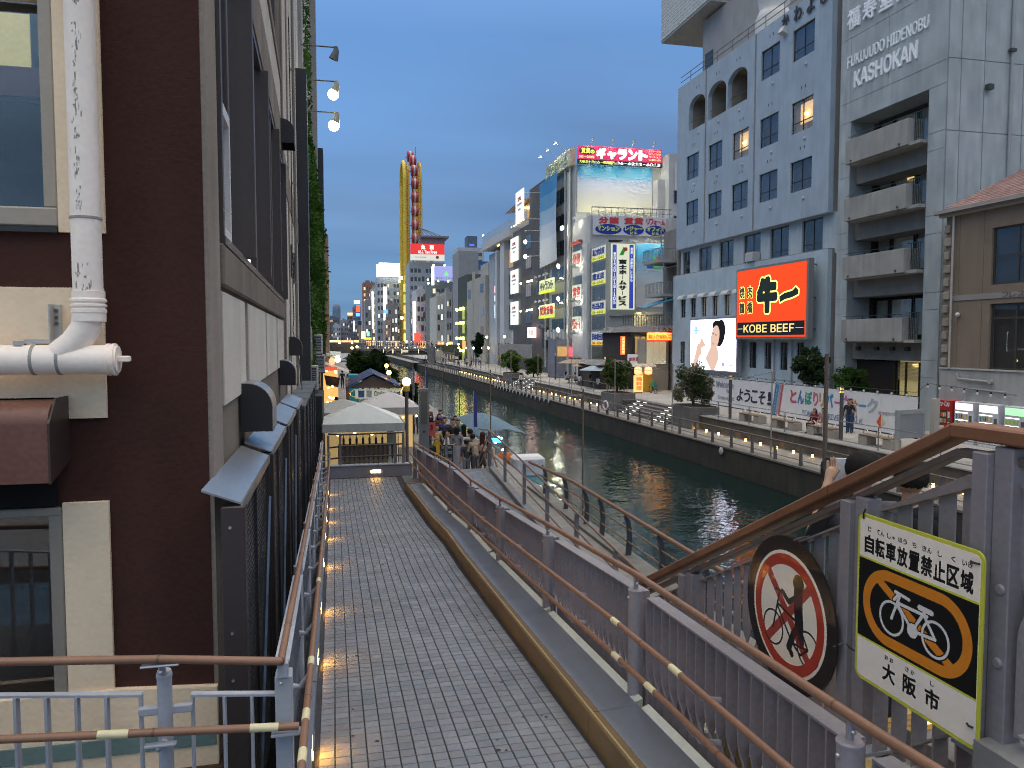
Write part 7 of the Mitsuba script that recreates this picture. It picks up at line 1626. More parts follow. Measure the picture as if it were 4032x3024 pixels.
# their signs (each hangs on its own building)
K = lambda nm: nm
lit_sign('billboard_building', 'billboard', FBK(28.5, 229.5, 24.15), 7.1, 4.2, (0.34, 0.36, 0.72), [('富士ホームサービス', 0.4, 6.7, 0.25, 0.95, (0.2, 0.22, 0.3), 3, False, '')], d=0.5)
part('billboard_building', 'billboard_emblem', M((0.1, 0.5, 0.1), 0).ext(Polygon([(2.7, 1.4), (3.5, 2.8), (4.4, 1.4)]), 0.6, FBK(28.5, 229.5, 24.15)), 'satin', em=(0.2, 0.7, 0.25))
part('billboard_building', 'billboard_edge', M((0.9, 0.9, 0.9), 0).box(27.85, 28.45, 229.4, 231, 22.8, 28.3), 'matte', em=(1.3, 1.3, 1.2))
for x, z in ((28.2, 28.5), (31.5, 28.6), (34.5, 28.7), (29.5, 23.9), (32.5, 23.9), (26.5, 24.2), (26.6, 23.2)): part('billboard_building', 'flood_glow', M((1, 1, 0.7), 0).ball((x, 228.5, z), 0.32, sub=1), 'matte', em=(5, 4.7, 2.6))
lit_sign('tall_store', 'red_sign', FBK(25.2, 269.5, 36.05), 11.8, 3.6, (0.75, 0.04, 0.035), [('免', 3.6, 5.2, 1.7, 3.3, ((0.9, 0.8, 0.6), (1.3, 1.1, 0.7)), 4, False, ''), ('税', 6.6, 8.2, 1.7, 3.3, ((0.9, 0.8, 0.6), (1.3, 1.1, 0.7)), 4, False, ''), ('ALL Tax Free', 2.6, 9.2, 0.3, 1.35, ((0.9, 0.8, 0.8), (1.1, 0.9, 0.85)), 2, False, 'Inter')], d=0.5)
lit_sign('tall_store', 'white_sign_foot', FBK(25.2, 269.5, 34.0), 11.8, 2.05, (0.66, 0.66, 0.58), [('New Balance' if False else 'Don Quijote', 1.8, 5.4, 0.7, 1.3, (0.45, 0.45, 0.35), 1, False, 'Inter')], d=0.5)
part('tall_store', 'emblem', M((0.5, 0.05, 0.05), 0).ext(Point(9.3, 1.1).buffer(0.55), 0.6, FBK(25.2, 269.5, 34.0)), 'satin')
m = M((0.16, 0.17, 0.18), 0.2).box(29, 37.5, 272, 280, 39.7, 42.2).box(28.8, 38.9, 271, 281, 42.2, 42.8)
for a in range(5): m.tube([(29.3, 276, 46.2), (31 + a * 1.9, 275, 42.6)], 0.12, 4)
m.tube([(29.3, 276, 42), (29.3, 276, 46.2)], 0.2, 4)
part('tall_store', 'roof_frame', m, 'satin')
lit_sign('screen_building', 'white_screen', FBK(16.8, 313.5, 31.6), 9.3, 5.5, (3.0, 3.0, 2.7), d=0.6, wt=0.2)
part('screen_building', 'screen_edge', M((0.5, 0.5, 0.9), 0).box(15.8, 16.7, 313.2, 316, 31.6, 36.6), 'matte', em=(0.7, 0.75, 1.6))
part('screen_building', 'white_vertical_sign', M((1, 1, 1), 0).box(18.5, 19.9, 312.8, 313.4, 14.2, 27.6), 'matte', em=(1.9, 1.75, 1.6))
part('screen_building', 'flood_glow', M((1, 1, 0.7), 0).ball((25.2, 313, 30.0), 0.8, sub=1), 'matte', em=(5, 4.7, 2.6))
part('strip_building', 'green_sign', M((0.1, 0.8, 0.2), 0).box(17.1, 18.5, 338, 338.5, 17.0, 26.0), 'matte', em=(0.10, 1.0, 0.28))
part('strip_building', 'white_sign', M((1, 1, 1), 0).box(17.1, 18.5, 338, 338.5, 14.0, 16.4), 'matte', em=(1.7, 1.8, 1.6))
part('strip_building', 'white_strip', M((1, 1, 1), 0).box(15.6, 16.3, 351, 351.6, 11.5, 28.0).box(17.2, 17.5, 351, 351.6, 16, 24.5), 'matte', em=(1.9, 1.7, 1.5))
part('grey_building', 'blue_sign', M((0.1, 0.2, 0.9), 0).box(17.6, 19.2, 298.6, 299, 16.5, 18.0), 'matte', em=(0.25, 0.6, 2.2))
part('arched_building', 'vertical_sign', M((1, 1, 1), 0).box(24.0, 24.9, 249, 249.5, 6.4, 18.8), 'matte', em=(1.8, 1.5, 1.1))
part('arched_building', 'red_sign', M((1, 0.1, 0.1), 0).box(24.3, 26.2, 248.6, 249, 5.6, 8.7), 'matte', em=(2.0, 0.10, 0.05))
part('arched_building', 'small_sign', M((0.9, 0.1, 0.1), 0).box(28.5, 29.5, 248.6, 249, 16.7, 17.7), 'matte', em=(1.4, 0.25, 0.3)); part('arched_building', 'small_sign', M((0.1, 0.1, 0.9), 0).box(28.5, 29.5, 248.6, 249, 15.4, 16.5), 'matte', em=(0.2, 0.35, 1.8))
for x, z in ((27.4, 20.3), (29.6, 20.3), (27.3, 14.5), (29.4, 10.5)): part('arched_building', 'arch_window', M((0.20, 0.08, 0.06), 0.2).ext(union_all([sbox(0, 0, 1.3, 1.5), Point(0.65, 1.5).buffer(0.65)]), 0.15, FBK(x, 249.98, z - 1)), 'satin')
part('sign_building', 'red_sign', M((0.9, 0.1, 0.05), 0).box(14.8, 17.6, 598, 599, 27.4, 32.4), 'matte', em=(2.2, 0.16, 0.06)); part('sign_building', 'blue_sign', M((0.1, 0.3, 0.9), 0).box(14.6, 17.4, 598, 599, 24.2, 26.6), 'matte', em=(0.15, 0.9, 2.6))
part('sign_building', 'roof_glow', M((0.8, 0.9, 0.4), 0).box(13.2, 17.4, 598, 599, 33.5, 36.2), 'matte', em=(1.4, 1.6, 0.9)); part('sign_building', 'lit_strip', M((0.9, 0.9, 1), 0).box(12.4, 13.6, 597, 598, 12.7, 20.6), 'matte', em=(1.1, 1.3, 2.0))
part('distant_building', 'roof_light', M((1, 0.5, 0.2), 0).box(8.6, 12.7, 618, 619, 25.4, 27.4), 'matte', em=(2.2, 1.0, 0.4))
part('low_building', 'yellow_sign', M((1, 0.7, 0.1), 0).box(11.2, 14.2, 329, 330, 6.6, 7.4), 'matte', em=(1.9, 1.1, 0.05)); part('low_building', 'yellow_wall', M((1, 0.9, 0.5), 0).box(10.2, 11.8, 329, 330, 6.9, 10.0), 'matte', em=(1.5, 1.3, 0.6)); part('low_building', 'mint_wall', M((0.3, 0.7, 0.6), 0).box(12.4, 13.6, 329, 330, 8, 10), 'matte', em=(0.35, 0.7, 0.55))

# ---- the yellow oval wheel with red gondolas
fw_ = thing('ferris_wheel', 'tall narrow yellow oval ferris wheel seen edge-on with red gondolas', 'ferris wheel')
YEL2 = (0.66, 0.46, 0.05)


def oval(x, hw, z0, z1, yc, n=14):
    up_ = [(x, yc - hw, z) for z in np.linspace(z0, z1 - hw, n)]
    arc = [(x, yc - hw * math.cos(a), z1 - hw + hw * math.sin(a)) for a in np.linspace(0.15, math.pi - 0.15, 12)]
    return up_ + arc + [(x, yc + hw, z) for z in np.linspace(z1 - hw, z0, n)]


for x, r in ((25.6, 0.8), (31.6, 0.45)):
    part(fw_, 'track', M(YEL2, 0.2).tube(oval(x, 8, 4.5, 74.2, 301), r, 8), 'satin', 50)
    part(fw_, 'inner_track', M(YEL2, 0.2).tube(oval(x + (1.1 if x < 28 else -0.6), 6.2, 4.5, 71.5, 301), 0.22, 6), 'satin', 50)
part(fw_, 'track', M(YEL2, 0.2).tube(oval(27.1, 7.4, 4.5, 73.4, 301), 0.3, 6).tube(oval(30.6, 7.4, 42, 73.0, 301), 0.22, 6), 'satin', 50)
m = M(YEL2, 0.2)
for z in np.arange(6, 72, 2.4):
    m.tube([(25.7, 293, z), (27.1, 293.6, z + 1.2), (25.7, 293, z + 2.4)], 0.18, 4).tube([(31.6, 293, z), (30.6, 293.6, z + 1.2), (31.6, 293, z + 2.4)], 0.16, 4)
    if int(z) % 5 == 0: m.tube([(27.1, 294, z), (30.6, 294, z)], 0.14, 4)
part(fw_, 'lattice', m, 'satin', kind='stuff')
part(fw_, 'mast', M((0.14, 0.12, 0.12), 0.2).box(28.7, 29.3, 298, 299, 10, 71).cyl((30.3, 300, 72), (30.3, 300, 80.0), 0.12, n=5), 'satin')
gd = shape(M((0.36, 0.03, 0.035), 0.15).tube([(-1.25, 0, 0), (-1.1, 0, 0), (1.1, 0, 0), (1.25, 0, 0)], [1.3, 2.0, 2.0, 1.3], 14), 'satin', 50)
gr_rim = shape(M((0.55, 0.45, 0.45), 0.1).tube([(-0.3, 0, 0), (0.3, 0, 0)], 2.03, 14), 'satin', 50)
for i, (x, y, z) in enumerate(((28.4, 301, 76.6), (28.9, 296.2, 73.9), (29.1, 293.6, 69.8), (29.2, 292.6, 64.8), (29.2, 292.6, 59.7), (29.2, 292.6, 54.6), (29.2, 292.6, 49.5), (29.2, 292.6, 44.6), (29.2, 292.6, 39.5))):
    g_ = part(fw_, 'gondola', gd, at=move(x, y, z)); part(g_, 'rim', gr_rim, at=move(x, y, z))
    part(fw_, 'gondola_arm', M((0.3, 0.1, 0.08), 0.1).box(x - 1.6, x + 1.6, y + 1.5, y + 1.9, z - 0.15, z + 0.15), 'satin')
for z, c in ((22, (0.5, 0.65, 0.15)), (26, (0.8, 0.7, 0.2)), (18, (0.9, 0.75, 0.2)), (12, (0.9, 0.7, 0.2)), (7.5, (1.4, 1.2, 0.3))):
    part(fw_, 'light_panel', M((0.8, 0.7, 0.2), 0.1).box(24.6, 26.6, 291.6, 292.0, z - 1.6, z + 1.4), 'matte', em=dim(c, 0.7))
for x, z in ((23.8, 29.5), (23.9, 14.7), (28.6, 14.8), (27.4, 11.0), (30.0, 14.8)): part(fw_, 'flood_glow', M((1, 1, 0.7), 0).ball((x, 291, z), 0.65, sub=1), 'matte', em=(5.5, 5, 2.6))

# ---- bridge over the canal
fb = thing('far_bridge', 'crowded footbridge crossing the canal with lamps along its side', 'bridge')
part(fb, 'deck', M((0.13, 0.13, 0.13), 0.3).box(4.0, 22.5, 168, 178, 4.15, 4.66), 'matte')
part(fb, 'girder', M((0.085, 0.085, 0.085), 0.3).box(4.0, 22.4, 168.3, 169, 3.35, 4.15).box(4.0, 22.4, 167.6, 167.9, 3.32, 3.48), 'satin')
part(fb, 'abutment', M((0.10, 0.095, 0.09), 0.4).box(-12, 4.0, 167.8, 178, 3.75, 6.05), 'matte'); part(fb, 'abutment', M((0.055, 0.075, 0.065), 0.4).box(22.5, 42, 168, 178, 3.0, 5.5), 'matte')
m = M((0.22, 0.23, 0.23), 0.2).tube([(4, 168, 6.0), (22.5, 168, 6.0)], 0.06, 4).tube([(4, 168, 5.3), (22.5, 168, 5.3)], 0.03, 4)
for x in np.arange(4, 22.6, 1.3): m.box(x, x + 0.08, 167.95, 168.05, 4.66, 6.0)
part(fb, 'railing', m, 'satin')
m = M((0.36, 0.36, 0.36), 0.2)
for a, b in (((9.8, 3.6), (13.8, 5.7)), ((13.8, 5.7), (15.2, 5.7)), ((15.2, 5.7), (20.3, 3.4))): m.tube([(a[0], 167.5, a[1]), (b[0], 167.5, b[1])], 0.07, 5)
part(fb, 'arch_rib', m, 'satin')
part(fb, 'name_sign', M((0.6, 0.55, 0.4), 0).box(13.6, 15.0, 166.9, 167, 3.9, 4.4), 'matte', em=(0.45, 0.42, 0.3))
for x in (6.5, 10.2, 10.9, 12.3, 12.9, 14.3, 14.9, 16.6, 18.4, 21.0): part(fb, 'deck_light', M((1, 0.8, 0.4), 0).ball((x, 167.8, 4.9), 0.12, sub=1), 'matte', em=(6, 4.2, 1.8))
for x in (9.7, 11.7, 13.6, 17.2, 21.4): part(fb, 'under_light', M((1, 0.8, 0.4), 0).box(x, x + 0.14, 167.3, 167.4, 3.7, 4.5), 'matte', em=(2.2, 1.6, 0.7))
for x, z in ((0.6, 5.95), (3.2, 5.95), (14.7, 6.2), (23.5, 5.6), (28.6, 5.7), (26.0, 5.6)): part(fb, 'rail_lamp', M((1, 0.8, 0.4), 0).ball((x, 167.3, z), 0.22, sub=1), 'matte', em=(6, 4.4, 1.6))
m = M((0.30, 0.25, 0.15), 0.2).cyl((4.9, 169, 6), (4.9, 169, 9.8), 0.22, 0.35, 8); part(fb, 'lamp_column', m, 'satin', em=(0.7, 0.55, 0.28))
part(fb, 'column_cap', M((0.04, 0.04, 0.04), 0.1).box(4.5, 5.3, 168.6, 169.4, 9.8, 10.6), 'satin')
bstair = part(fb, 'stairway', M((0.16, 0.155, 0.15), 0.4).hull([(x, y, z) for x in (19.6, 22.3) for y, z in ((168, 4.4), (168, 1.3), (150, 1.3))]), 'matte')
part(fb, 'stair_side', M((0.13, 0.125, 0.12), 0.4).box(19.2, 19.5, 156, 168, 1.3, 5.2).box(22.4, 22.6, 150, 168, 1.3, 4.0), 'matte')
for y in (151, 155, 159, 163): part(fb, 'stair_light', M((1, 0.8, 0.4), 0).box(22.38, 22.4, y, y + 0.3, 2.6, 3.6), 'matte', em=(0.9, 0.6, 0.3))
st_ = thing('far_left_block', 'far dark wing of buildings on the left bank beyond the peach column', 'building')
part(st_, 'body', M((0.16, 0.15, 0.15), 0.3).box(-30, -2.2, 60, 165, 1.9, 9.5), 'matte')
struct('distant_ground', M((0.09, 0.09, 0.09), 0.2).box(-700, 900, 330, 1500, -1, 1.5), 'dark ground far beyond the bridge')
# ================================================================== people
MF = manifold3d.Manifold
SKIN = (0.42, 0.26, 0.18)


def cap_(p, q, a, b, n=9):
    return MF.batch_hull([MF.sphere(a, n).translate([float(v) for v in p]), MF.sphere(b, n).translate([float(v) for v in q])])


def figure(pose='stand', skirt=None, sleeve='short', wide=1.0, fingers=True, seed=0, tilt=0.0):
    """(body bones, hair shape info) of a figure 1.70 m tall, standing at the origin and facing +y"""
    A = lambda *v: np.array(v, float)
    hipz, shz = 0.90, 1.38
    seat = pose == 'sit'
    dzs = -0.45 if seat else 0.0
    B = []
    hp = {s: A(s * 0.085 * wide, 0, hipz + dzs) for s in (-1, 1)}
    for s in (-1, 1):
        if seat: kn, an = A(s * 0.12, 0.40, 0.48), A(s * 0.12, 0.36, 0.08)
        elif pose == 'walk': kn, an = A(s * 0.08, 0.14 * s + 0.04, 0.48), A(s * 0.08, 0.24 * s - 0.03, 0.08 if s > 0 else 0.13)
        elif pose == 'squat': kn, an = A(s * 0.16, 0.34, 0.45), A(s * 0.12, 0.02, 0.08)
        else: kn, an = A(s * 0.085, 0.02, 0.48), A(s * 0.095, -0.01, 0.08)
        if pose == 'squat': hp[s] = A(s * 0.09, -0.12, 0.36)
        B += [(hp[s], kn, 0.088 * wide, 0.058, 'leg'), (kn, an, 0.057, 0.038, 'shin'), (an - A(0, 0.04, 0.035), an + A(s * 0.02, 0.15, -0.05), 0.042, 0.03, 'shoe')]
    dz_ = dzs if pose != 'squat' else -0.52
    ly = -0.08 if pose == 'squat' else 0.0
    P = lambda x, y, z: A(x, y + ly + tilt * (z - hipz), z + dz_)
    B += [(P(-0.07, 0, hipz + 0.02), P(0.07, 0, hipz + 0.02), 0.112 * wide, 0.112 * wide, 'leg'), (P(0, 0, hipz + 0.06), P(0, 0.0, 1.20), 0.118 * wide, 0.125 * wide, 'top'),
          (P(-0.11, 0, 1.31), P(0.11, 0, 1.31), 0.092 * wide, 0.092 * wide, 'top'), (P(-0.16, -0.01, shz), P(0.16, -0.01, shz), 0.055, 0.055, 'top'), (P(0, 0, 1.38), P(0, 0.015, 1.50), 0.052, 0.048, 'skin')]
    hd_ = P(0, 0.025, 1.585)
    B += [(hd_ + A(0, -0.018, 0.03), hd_ + A(0, 0.022, -0.045), 0.090, 0.062, 'skin'), (hd_ + A(0, 0.085, 0.0), hd_ + A(0, 0.108, -0.022), 0.009, 0.014, 'skin')]
    B += [(hd_ + A(s * 0.082, -0.01, 0.0), hd_ + A(s * 0.086, -0.015, -0.03), 0.014, 0.011, 'skin') for s in (-1, 1)]
    for s in (-1, 1):
        sh = P(s * 0.185, -0.01, shz)
        if pose in ('phone', 'raise') and (pose == 'phone' or s < 0): el, wr = sh + A(s * 0.05, 0.17, -0.20), sh + A(-s * 0.09, 0.36, 0.09)
        elif pose == 'hold' or pose == 'squat': el, wr = sh + A(s * 0.05, 0.03, -0.27), sh + A(-s * 0.06, 0.26, -0.22)
        elif seat: el, wr = sh + A(s * 0.05, 0.04, -0.27), sh + A(-s * 0.03, 0.28, -0.36)
        else: el, wr = sh + A(s * 0.06, -0.03, -0.28), sh + A(s * 0.08, 0.05 + (0.08 * s if pose == 'walk' else 0), -0.53)
        f = (wr - el) / np.linalg.norm(wr - el)
        B += [(sh, el, 0.052, 0.042, 'sleeve'), (el, wr, 0.040, 0.028, 'fore'), (wr, wr + f * 0.07, 0.026, 0.036, 'skin')]
        if fingers:
            side = np.cross(f, [0.0, 0.3, 1.0]); side /= np.linalg.norm(side); nrm = np.cross(side, f)
            for i, L in enumerate((0.070, 0.080, 0.076, 0.058)):
                a = wr + f * 0.085 + side * (0.026 - 0.0175 * i)
                B += [(a, a + f * L * 0.5 + nrm * 0.004, 0.0088, 0.008, 'skin'), (a + f * L * 0.5 + nrm * 0.004, a + f * L * 0.9 + nrm * 0.028, 0.008, 0.0068, 'skin')]
            a = wr + f * 0.03 + side * 0.03
            B.append((a, a + f * 0.045 + side * 0.032 + nrm * 0.012, 0.011, 0.009, 'skin'))
    return B, hd_, P


PROTO = {}


def person_shapes(key, pose, cols, skirt=None, hair=0, wide=1.0, fingers=True, tilt=0.0):
    top, bottom, haircol, sleeve, shorts = cols
    B, hd_, P = figure(pose, skirt, 'short', wide, fingers, 0, tilt)
    mf = MF.batch_boolean([cap_(p, q, a, b, 7 if max(a, b) < 0.02 else 10) for p, q, a, b, _ in B], manifold3d.OpType.Add)
    me = mf.to_mesh(); V, F = np.array(me.vert_properties[:, :3], float), np.array(me.tri_verts)
    C = V[F].mean(1); best, which = np.full(len(C), 9.0), np.zeros(len(C), int)
    for i, (p, q, a, b, _) in enumerate(B):
        d = q - p; t = np.clip(((C - p) @ d) / (d @ d), 0, 1)
        k = np.linalg.norm(C - p - t[:, None] * d, axis=1) - (a + (b - a) * t)
        on = k < best; best[on], which[on] = k[on], i
    tone = {'leg': bottom, 'shin': SKIN if (shorts or skirt) else bottom, 'shoe': (0.05, 0.05, 0.055), 'top': top, 'skin': SKIN, 'sleeve': top if sleeve else SKIN, 'fore': top if sleeve == 2 else SKIN}
    m = M(SKIN, 0.12)
    tags = np.array([B[i][4] for i in which])
    for tg in set(tags): m.add(V, F[tags == tg], tone[tg])
    if skirt: m.lathe([(0.125, 1.02), (0.17, 0.86), (0.235, skirt)], 14, col=bottom)
    hm = M(haircol, 0.25)
    k = trimesh.creation.icosphere(3, 1.0); hv = k.vertices * [0.099, 0.108, 0.105]
    keep = ~((hv[k.faces].mean(1)[:, 1] > 0.028) & (hv[k.faces].mean(1)[:, 2] < 0.055))
    keep &= hv[k.faces].mean(1)[:, 2] > (-0.06 if hair < 2 else -0.2)
    hv = hv + 0.006 * (meshkit.noise(hv * 60)[:, None] - 0.5) * k.vertices * 2
    hm.add(hv + hd_ + [0, -0.018, 0.028], k.faces[keep])
    if hair >= 2:
        L = {2: 0.16, 3: 0.34, 4: 0.48}[hair]
        hm.hull([hd_ + np.array([sx * 0.085, y, z]) for sx in (-1, 1) for y, z in ((-0.115, 0.03), (-0.03, 0.03), (-0.125, -L * 0.8), (-0.04, -L * 0.7))] + [hd_ + np.array([0, -0.13, -L])])
    ey = M((0.02, 0.015, 0.012), 0)
    for s in (-1, 1): ey.ball(hd_ + np.array([s * 0.033, 0.078, 0.006]), (0.011, 0.008, 0.007), sub=1)
    ey.ball(hd_ + np.array([0, 0.084, -0.052]), (0.021, 0.006, 0.007), (0.30, 0.10, 0.09), sub=1)
    return shape(m, 'matte', 55), shape(hm, 'matte', 60), shape(ey, 'satin', True), hd_, P


def person(label, x, y, z, face, H=1.68, pose='stand', top=(0.3, 0.3, 0.3), bottom=(0.06, 0.06, 0.08), hair=1, haircol=(0.012, 0.010, 0.009), sleeve=1, skirt=None, shorts=False, wide=1.0, group=None, fr=WORLD, extra=None, parts_=True, tilt=0.0):
    """face: azimuth the person looks along, 0 = away from the camera along the canal, 180 = towards the camera"""
    key = repr((pose, top, bottom, hair, haircol, sleeve, skirt, shorts, wide, tilt))
    if key not in PROTO: PROTO[key] = person_shapes(key, pose, (top, bottom, haircol, sleeve, shorts), skirt, hair, wide, True, tilt)
    b, h, e, hd_, P = PROTO[key]
    at = move(x, y, z, -face, H / 1.70, fr)
    p = thing('person', label, 'person', group)
    part(p, 'body', b, at=at)
    if parts_: part(p, 'hair', h, at=at); part(p, 'face_features', e, at=at)
    if extra:
        nm, m_, mt = extra(P, hd_); part(p, nm, shape(m_, mt, 40), at=at)
    return p


def backpack(col):
    return lambda P, hd_: ('backpack', M(col, 0.2).cbox(-0.14, 0.14, -0.27, -0.11, P(0, 0, 1.0)[2], P(0, 0, 1.38)[2], 0.04), 'matte')


def cap_hat(col):
    return lambda P, hd_: ('cap', M(col, 0.1).ball(hd_ + np.array([0, -0.01, 0.06]), (0.103, 0.112, 0.08), sub=2).box(-0.07, 0.07, hd_[1] + 0.07, hd_[1] + 0.19, hd_[2] + 0.045, hd_[2] + 0.06), 'matte')


def phone(P, hd_):
    return 'phone', M((0.5, 0.55, 0.6), 0.05).cbox(-0.045, 0.045, 0.47, 0.48, P(0, 0, 1.44)[2], P(0, 0, 1.60)[2], 0.003), 'gloss'


# on the stairs, behind the wooden rail
person('person with black hair on the bridge stairs raising a phone behind the wooden rail', 2.98, 3.88, 4.28, 20, 1.76, 'phone', (0.08, 0.08, 0.09), (0.05, 0.05, 0.06), extra=phone)
person('person with cropped dark hair and bare neck seen under the wooden rail between bars', 3.42, 4.02, 4.25, 35, 1.70, 'stand', (0.02, 0.02, 0.022), (0.04, 0.04, 0.05))
# the queue on the quay below the landing
Q = 1.9
person('man in black T-shirt with arms folded facing the camera above the queue', 4.24, 28.7, Q, 170, 1.80, 'hold', (0.02, 0.02, 0.022), (0.22, 0.23, 0.27))
person('woman with long dark hair in pale dress seen from behind at the stairs', 4.47, 27.6, Q, 10, 1.70, 'stand', (0.48, 0.40, 0.32), (0.48, 0.40, 0.32), hair=4, sleeve=0, skirt=0.35)
person('man in white shirt with grey backpack seen from behind at the stair rail', 4.43, 26.0, Q, 5, 1.72, 'stand', (0.55, 0.55, 0.55), (0.05, 0.05, 0.06), extra=backpack((0.10, 0.11, 0.13)))
person('woman with shoulder length dark hair in white top reading a paper', 3.69, 26.7, Q, 120, 1.62, 'hold', (0.55, 0.52, 0.48), (0.40, 0.33, 0.24), hair=3)
person('man in dark blue shirt standing behind the red number board', 4.08, 29.8, Q, 200, 1.76, 'stand', (0.04, 0.045, 0.10), (0.05, 0.05, 0.06))
person('woman with long brown hair in pink blouse beside the outer rail', 4.85, 25.9, Q, 20, 1.62, 'hold', (0.48, 0.30, 0.28), (0.03, 0.03, 0.035), hair=4, haircol=(0.05, 0.02, 0.015), skirt=0.55)
person('woman in yellow dress behind the red number board', 3.63, 28.8, Q, 160, 1.58, 'hold', (0.45, 0.33, 0.18), (0.50, 0.32, 0.03), hair=3, skirt=0.25)
person('person in purple cap at the middle of the queue', 4.02, 30.7, Q, 150, 1.66, 'hold', (0.06, 0.03, 0.16), (0.05, 0.05, 0.07), extra=cap_hat((0.06, 0.03, 0.2)))
person('man in black top with white badge in the middle of the queue', 3.75, 32.8, Q, 190, 1.74, 'stand', (0.025, 0.025, 0.03), (0.05, 0.05, 0.06))
person('woman in dark print top next to the man in black top', 4.22, 32.6, Q, 170, 1.62, 'hold', (0.10, 0.04, 0.05), (0.05, 0.05, 0.06), hair=3)
person('person in brown top further back in the queue', 4.10, 35.8, Q, 180, 1.70, 'stand', (0.14, 0.07, 0.05), (0.06, 0.06, 0.07))
person('person in grey top with folded arms near the canal edge of the queue', 4.45, 33.9, Q, 200, 1.66, 'hold', (0.20, 0.21, 0.24), (0.05, 0.05, 0.06))
person('tall man in black seen beyond the white tent, rear of the queue', 3.62, 40.2, Q, 160, 1.78, 'stand', (0.02, 0.02, 0.022), (0.05, 0.05, 0.06))
person('woman in white top with dark shoulder bag at the rear of the queue', 3.88, 39.2, Q, 200, 1.60, 'stand', (0.56, 0.55, 0.55), (0.06, 0.06, 0.07), hair=2)
person('person in white T-shirt with dark waist bag between tent and info pylon', 3.40, 37.1, Q, 190, 1.62, 'stand', (0.58, 0.58, 0.58), (0.10, 0.10, 0.11))
person('woman in white blouse with dark strap, last of the queue', 4.18, 40.3, Q, 185, 1.62, 'stand', (0.52, 0.50, 0.52), (0.06, 0.06, 0.07), hair=3)
person('woman with bare legs in white shorts leaning against the outer rail', 4.82, 24.4, Q, 60, 1.55, 'stand', (0.50, 0.40, 0.33), (0.60, 0.58, 0.60), hair=4, shorts=True)
person('woman in long grey dress next to the man in black T-shirt', 4.21, 27.5, Q, 30, 1.62, 'stand', (0.20, 0.20, 0.23), (0.24, 0.24, 0.28), hair=2, skirt=0.15)
person('man with thinning hair in beige shirt bending at the foot of the stairs', 4.52, 25.4, Q, 330, 1.60, 'hold', (0.33, 0.25, 0.18), (0.08, 0.08, 0.09), tilt=0.25)
person('child in dark cap between the stair rails', 4.22, 25.5, Q, 350, 1.42, 'stand', (0.05, 0.05, 0.06), (0.2, 0.2, 0.22), extra=cap_hat((0.03, 0.03, 0.035)))
person('person in teal shirt hidden behind the man in black T-shirt', 4.55, 29.6, Q, 180, 1.68, 'stand', (0.05, 0.14, 0.15), (0.06, 0.06, 0.07))
person('person in pale shirt near the navy boat banner', 4.75, 31.5, Q, 190, 1.64, 'stand', (0.45, 0.42, 0.38), (0.06, 0.06, 0.07), hair=3)
# left promenade
person('large man in black seen from behind walking past the lit food stalls', -0.05, 41.0, Q, 0, 1.80, 'walk', (0.02, 0.02, 0.02), (0.03, 0.03, 0.03), wide=1.15)
person('man in white shirt beside the near tent on the left promenade', 0.12, 34.8, Q, 90, 1.72, 'stand', (0.55, 0.55, 0.52), (0.06, 0.06, 0.07))
person('man in black, left of the two distant walkers on the left promenade', 0.50, 76.8, Q, 0, 1.76, 'walk', (0.02, 0.02, 0.022), (0.04, 0.04, 0.05))
person('man in navy with a backpack, right of the two distant walkers on the left promenade', 1.15, 75.8, Q, 10, 1.78, 'walk', (0.03, 0.035, 0.07), (0.03, 0.03, 0.04), extra=backpack((0.03, 0.03, 0.05)))
# right promenade
person('woman in black hooded top and wide jeans taking a selfie before the hoarding', 24.2, 32.7, 2.15, 215, 1.63, 'raise', (0.03, 0.03, 0.035), (0.04, 0.07, 0.13), hair=3, sleeve=2)
person('woman in beige cardigan standing close beside the woman in black', 24.52, 33.0, 2.15, 225, 1.65, 'stand', (0.42, 0.36, 0.32), (0.05, 0.08, 0.13), hair=4, haircol=(0.04, 0.02, 0.016), sleeve=2)
person('woman in dark red cardigan sitting on the stone bench', 22.62, 33.15, 2.15, 255, 1.62, 'sit', (0.16, 0.015, 0.025), (0.03, 0.03, 0.035), hair=3, sleeve=2)
person('man in white trousers sitting on the stone bench', 22.62, 32.45, 2.15, 250, 1.72, 'sit', (0.30, 0.17, 0.17), (0.55, 0.52, 0.48))
person('man in white shirt and dark shorts walking along the far lower walkway', 19.5, 81.5, 1.3, 330, 1.74, 'walk', (0.60, 0.60, 0.60), (0.03, 0.03, 0.035), shorts=True)
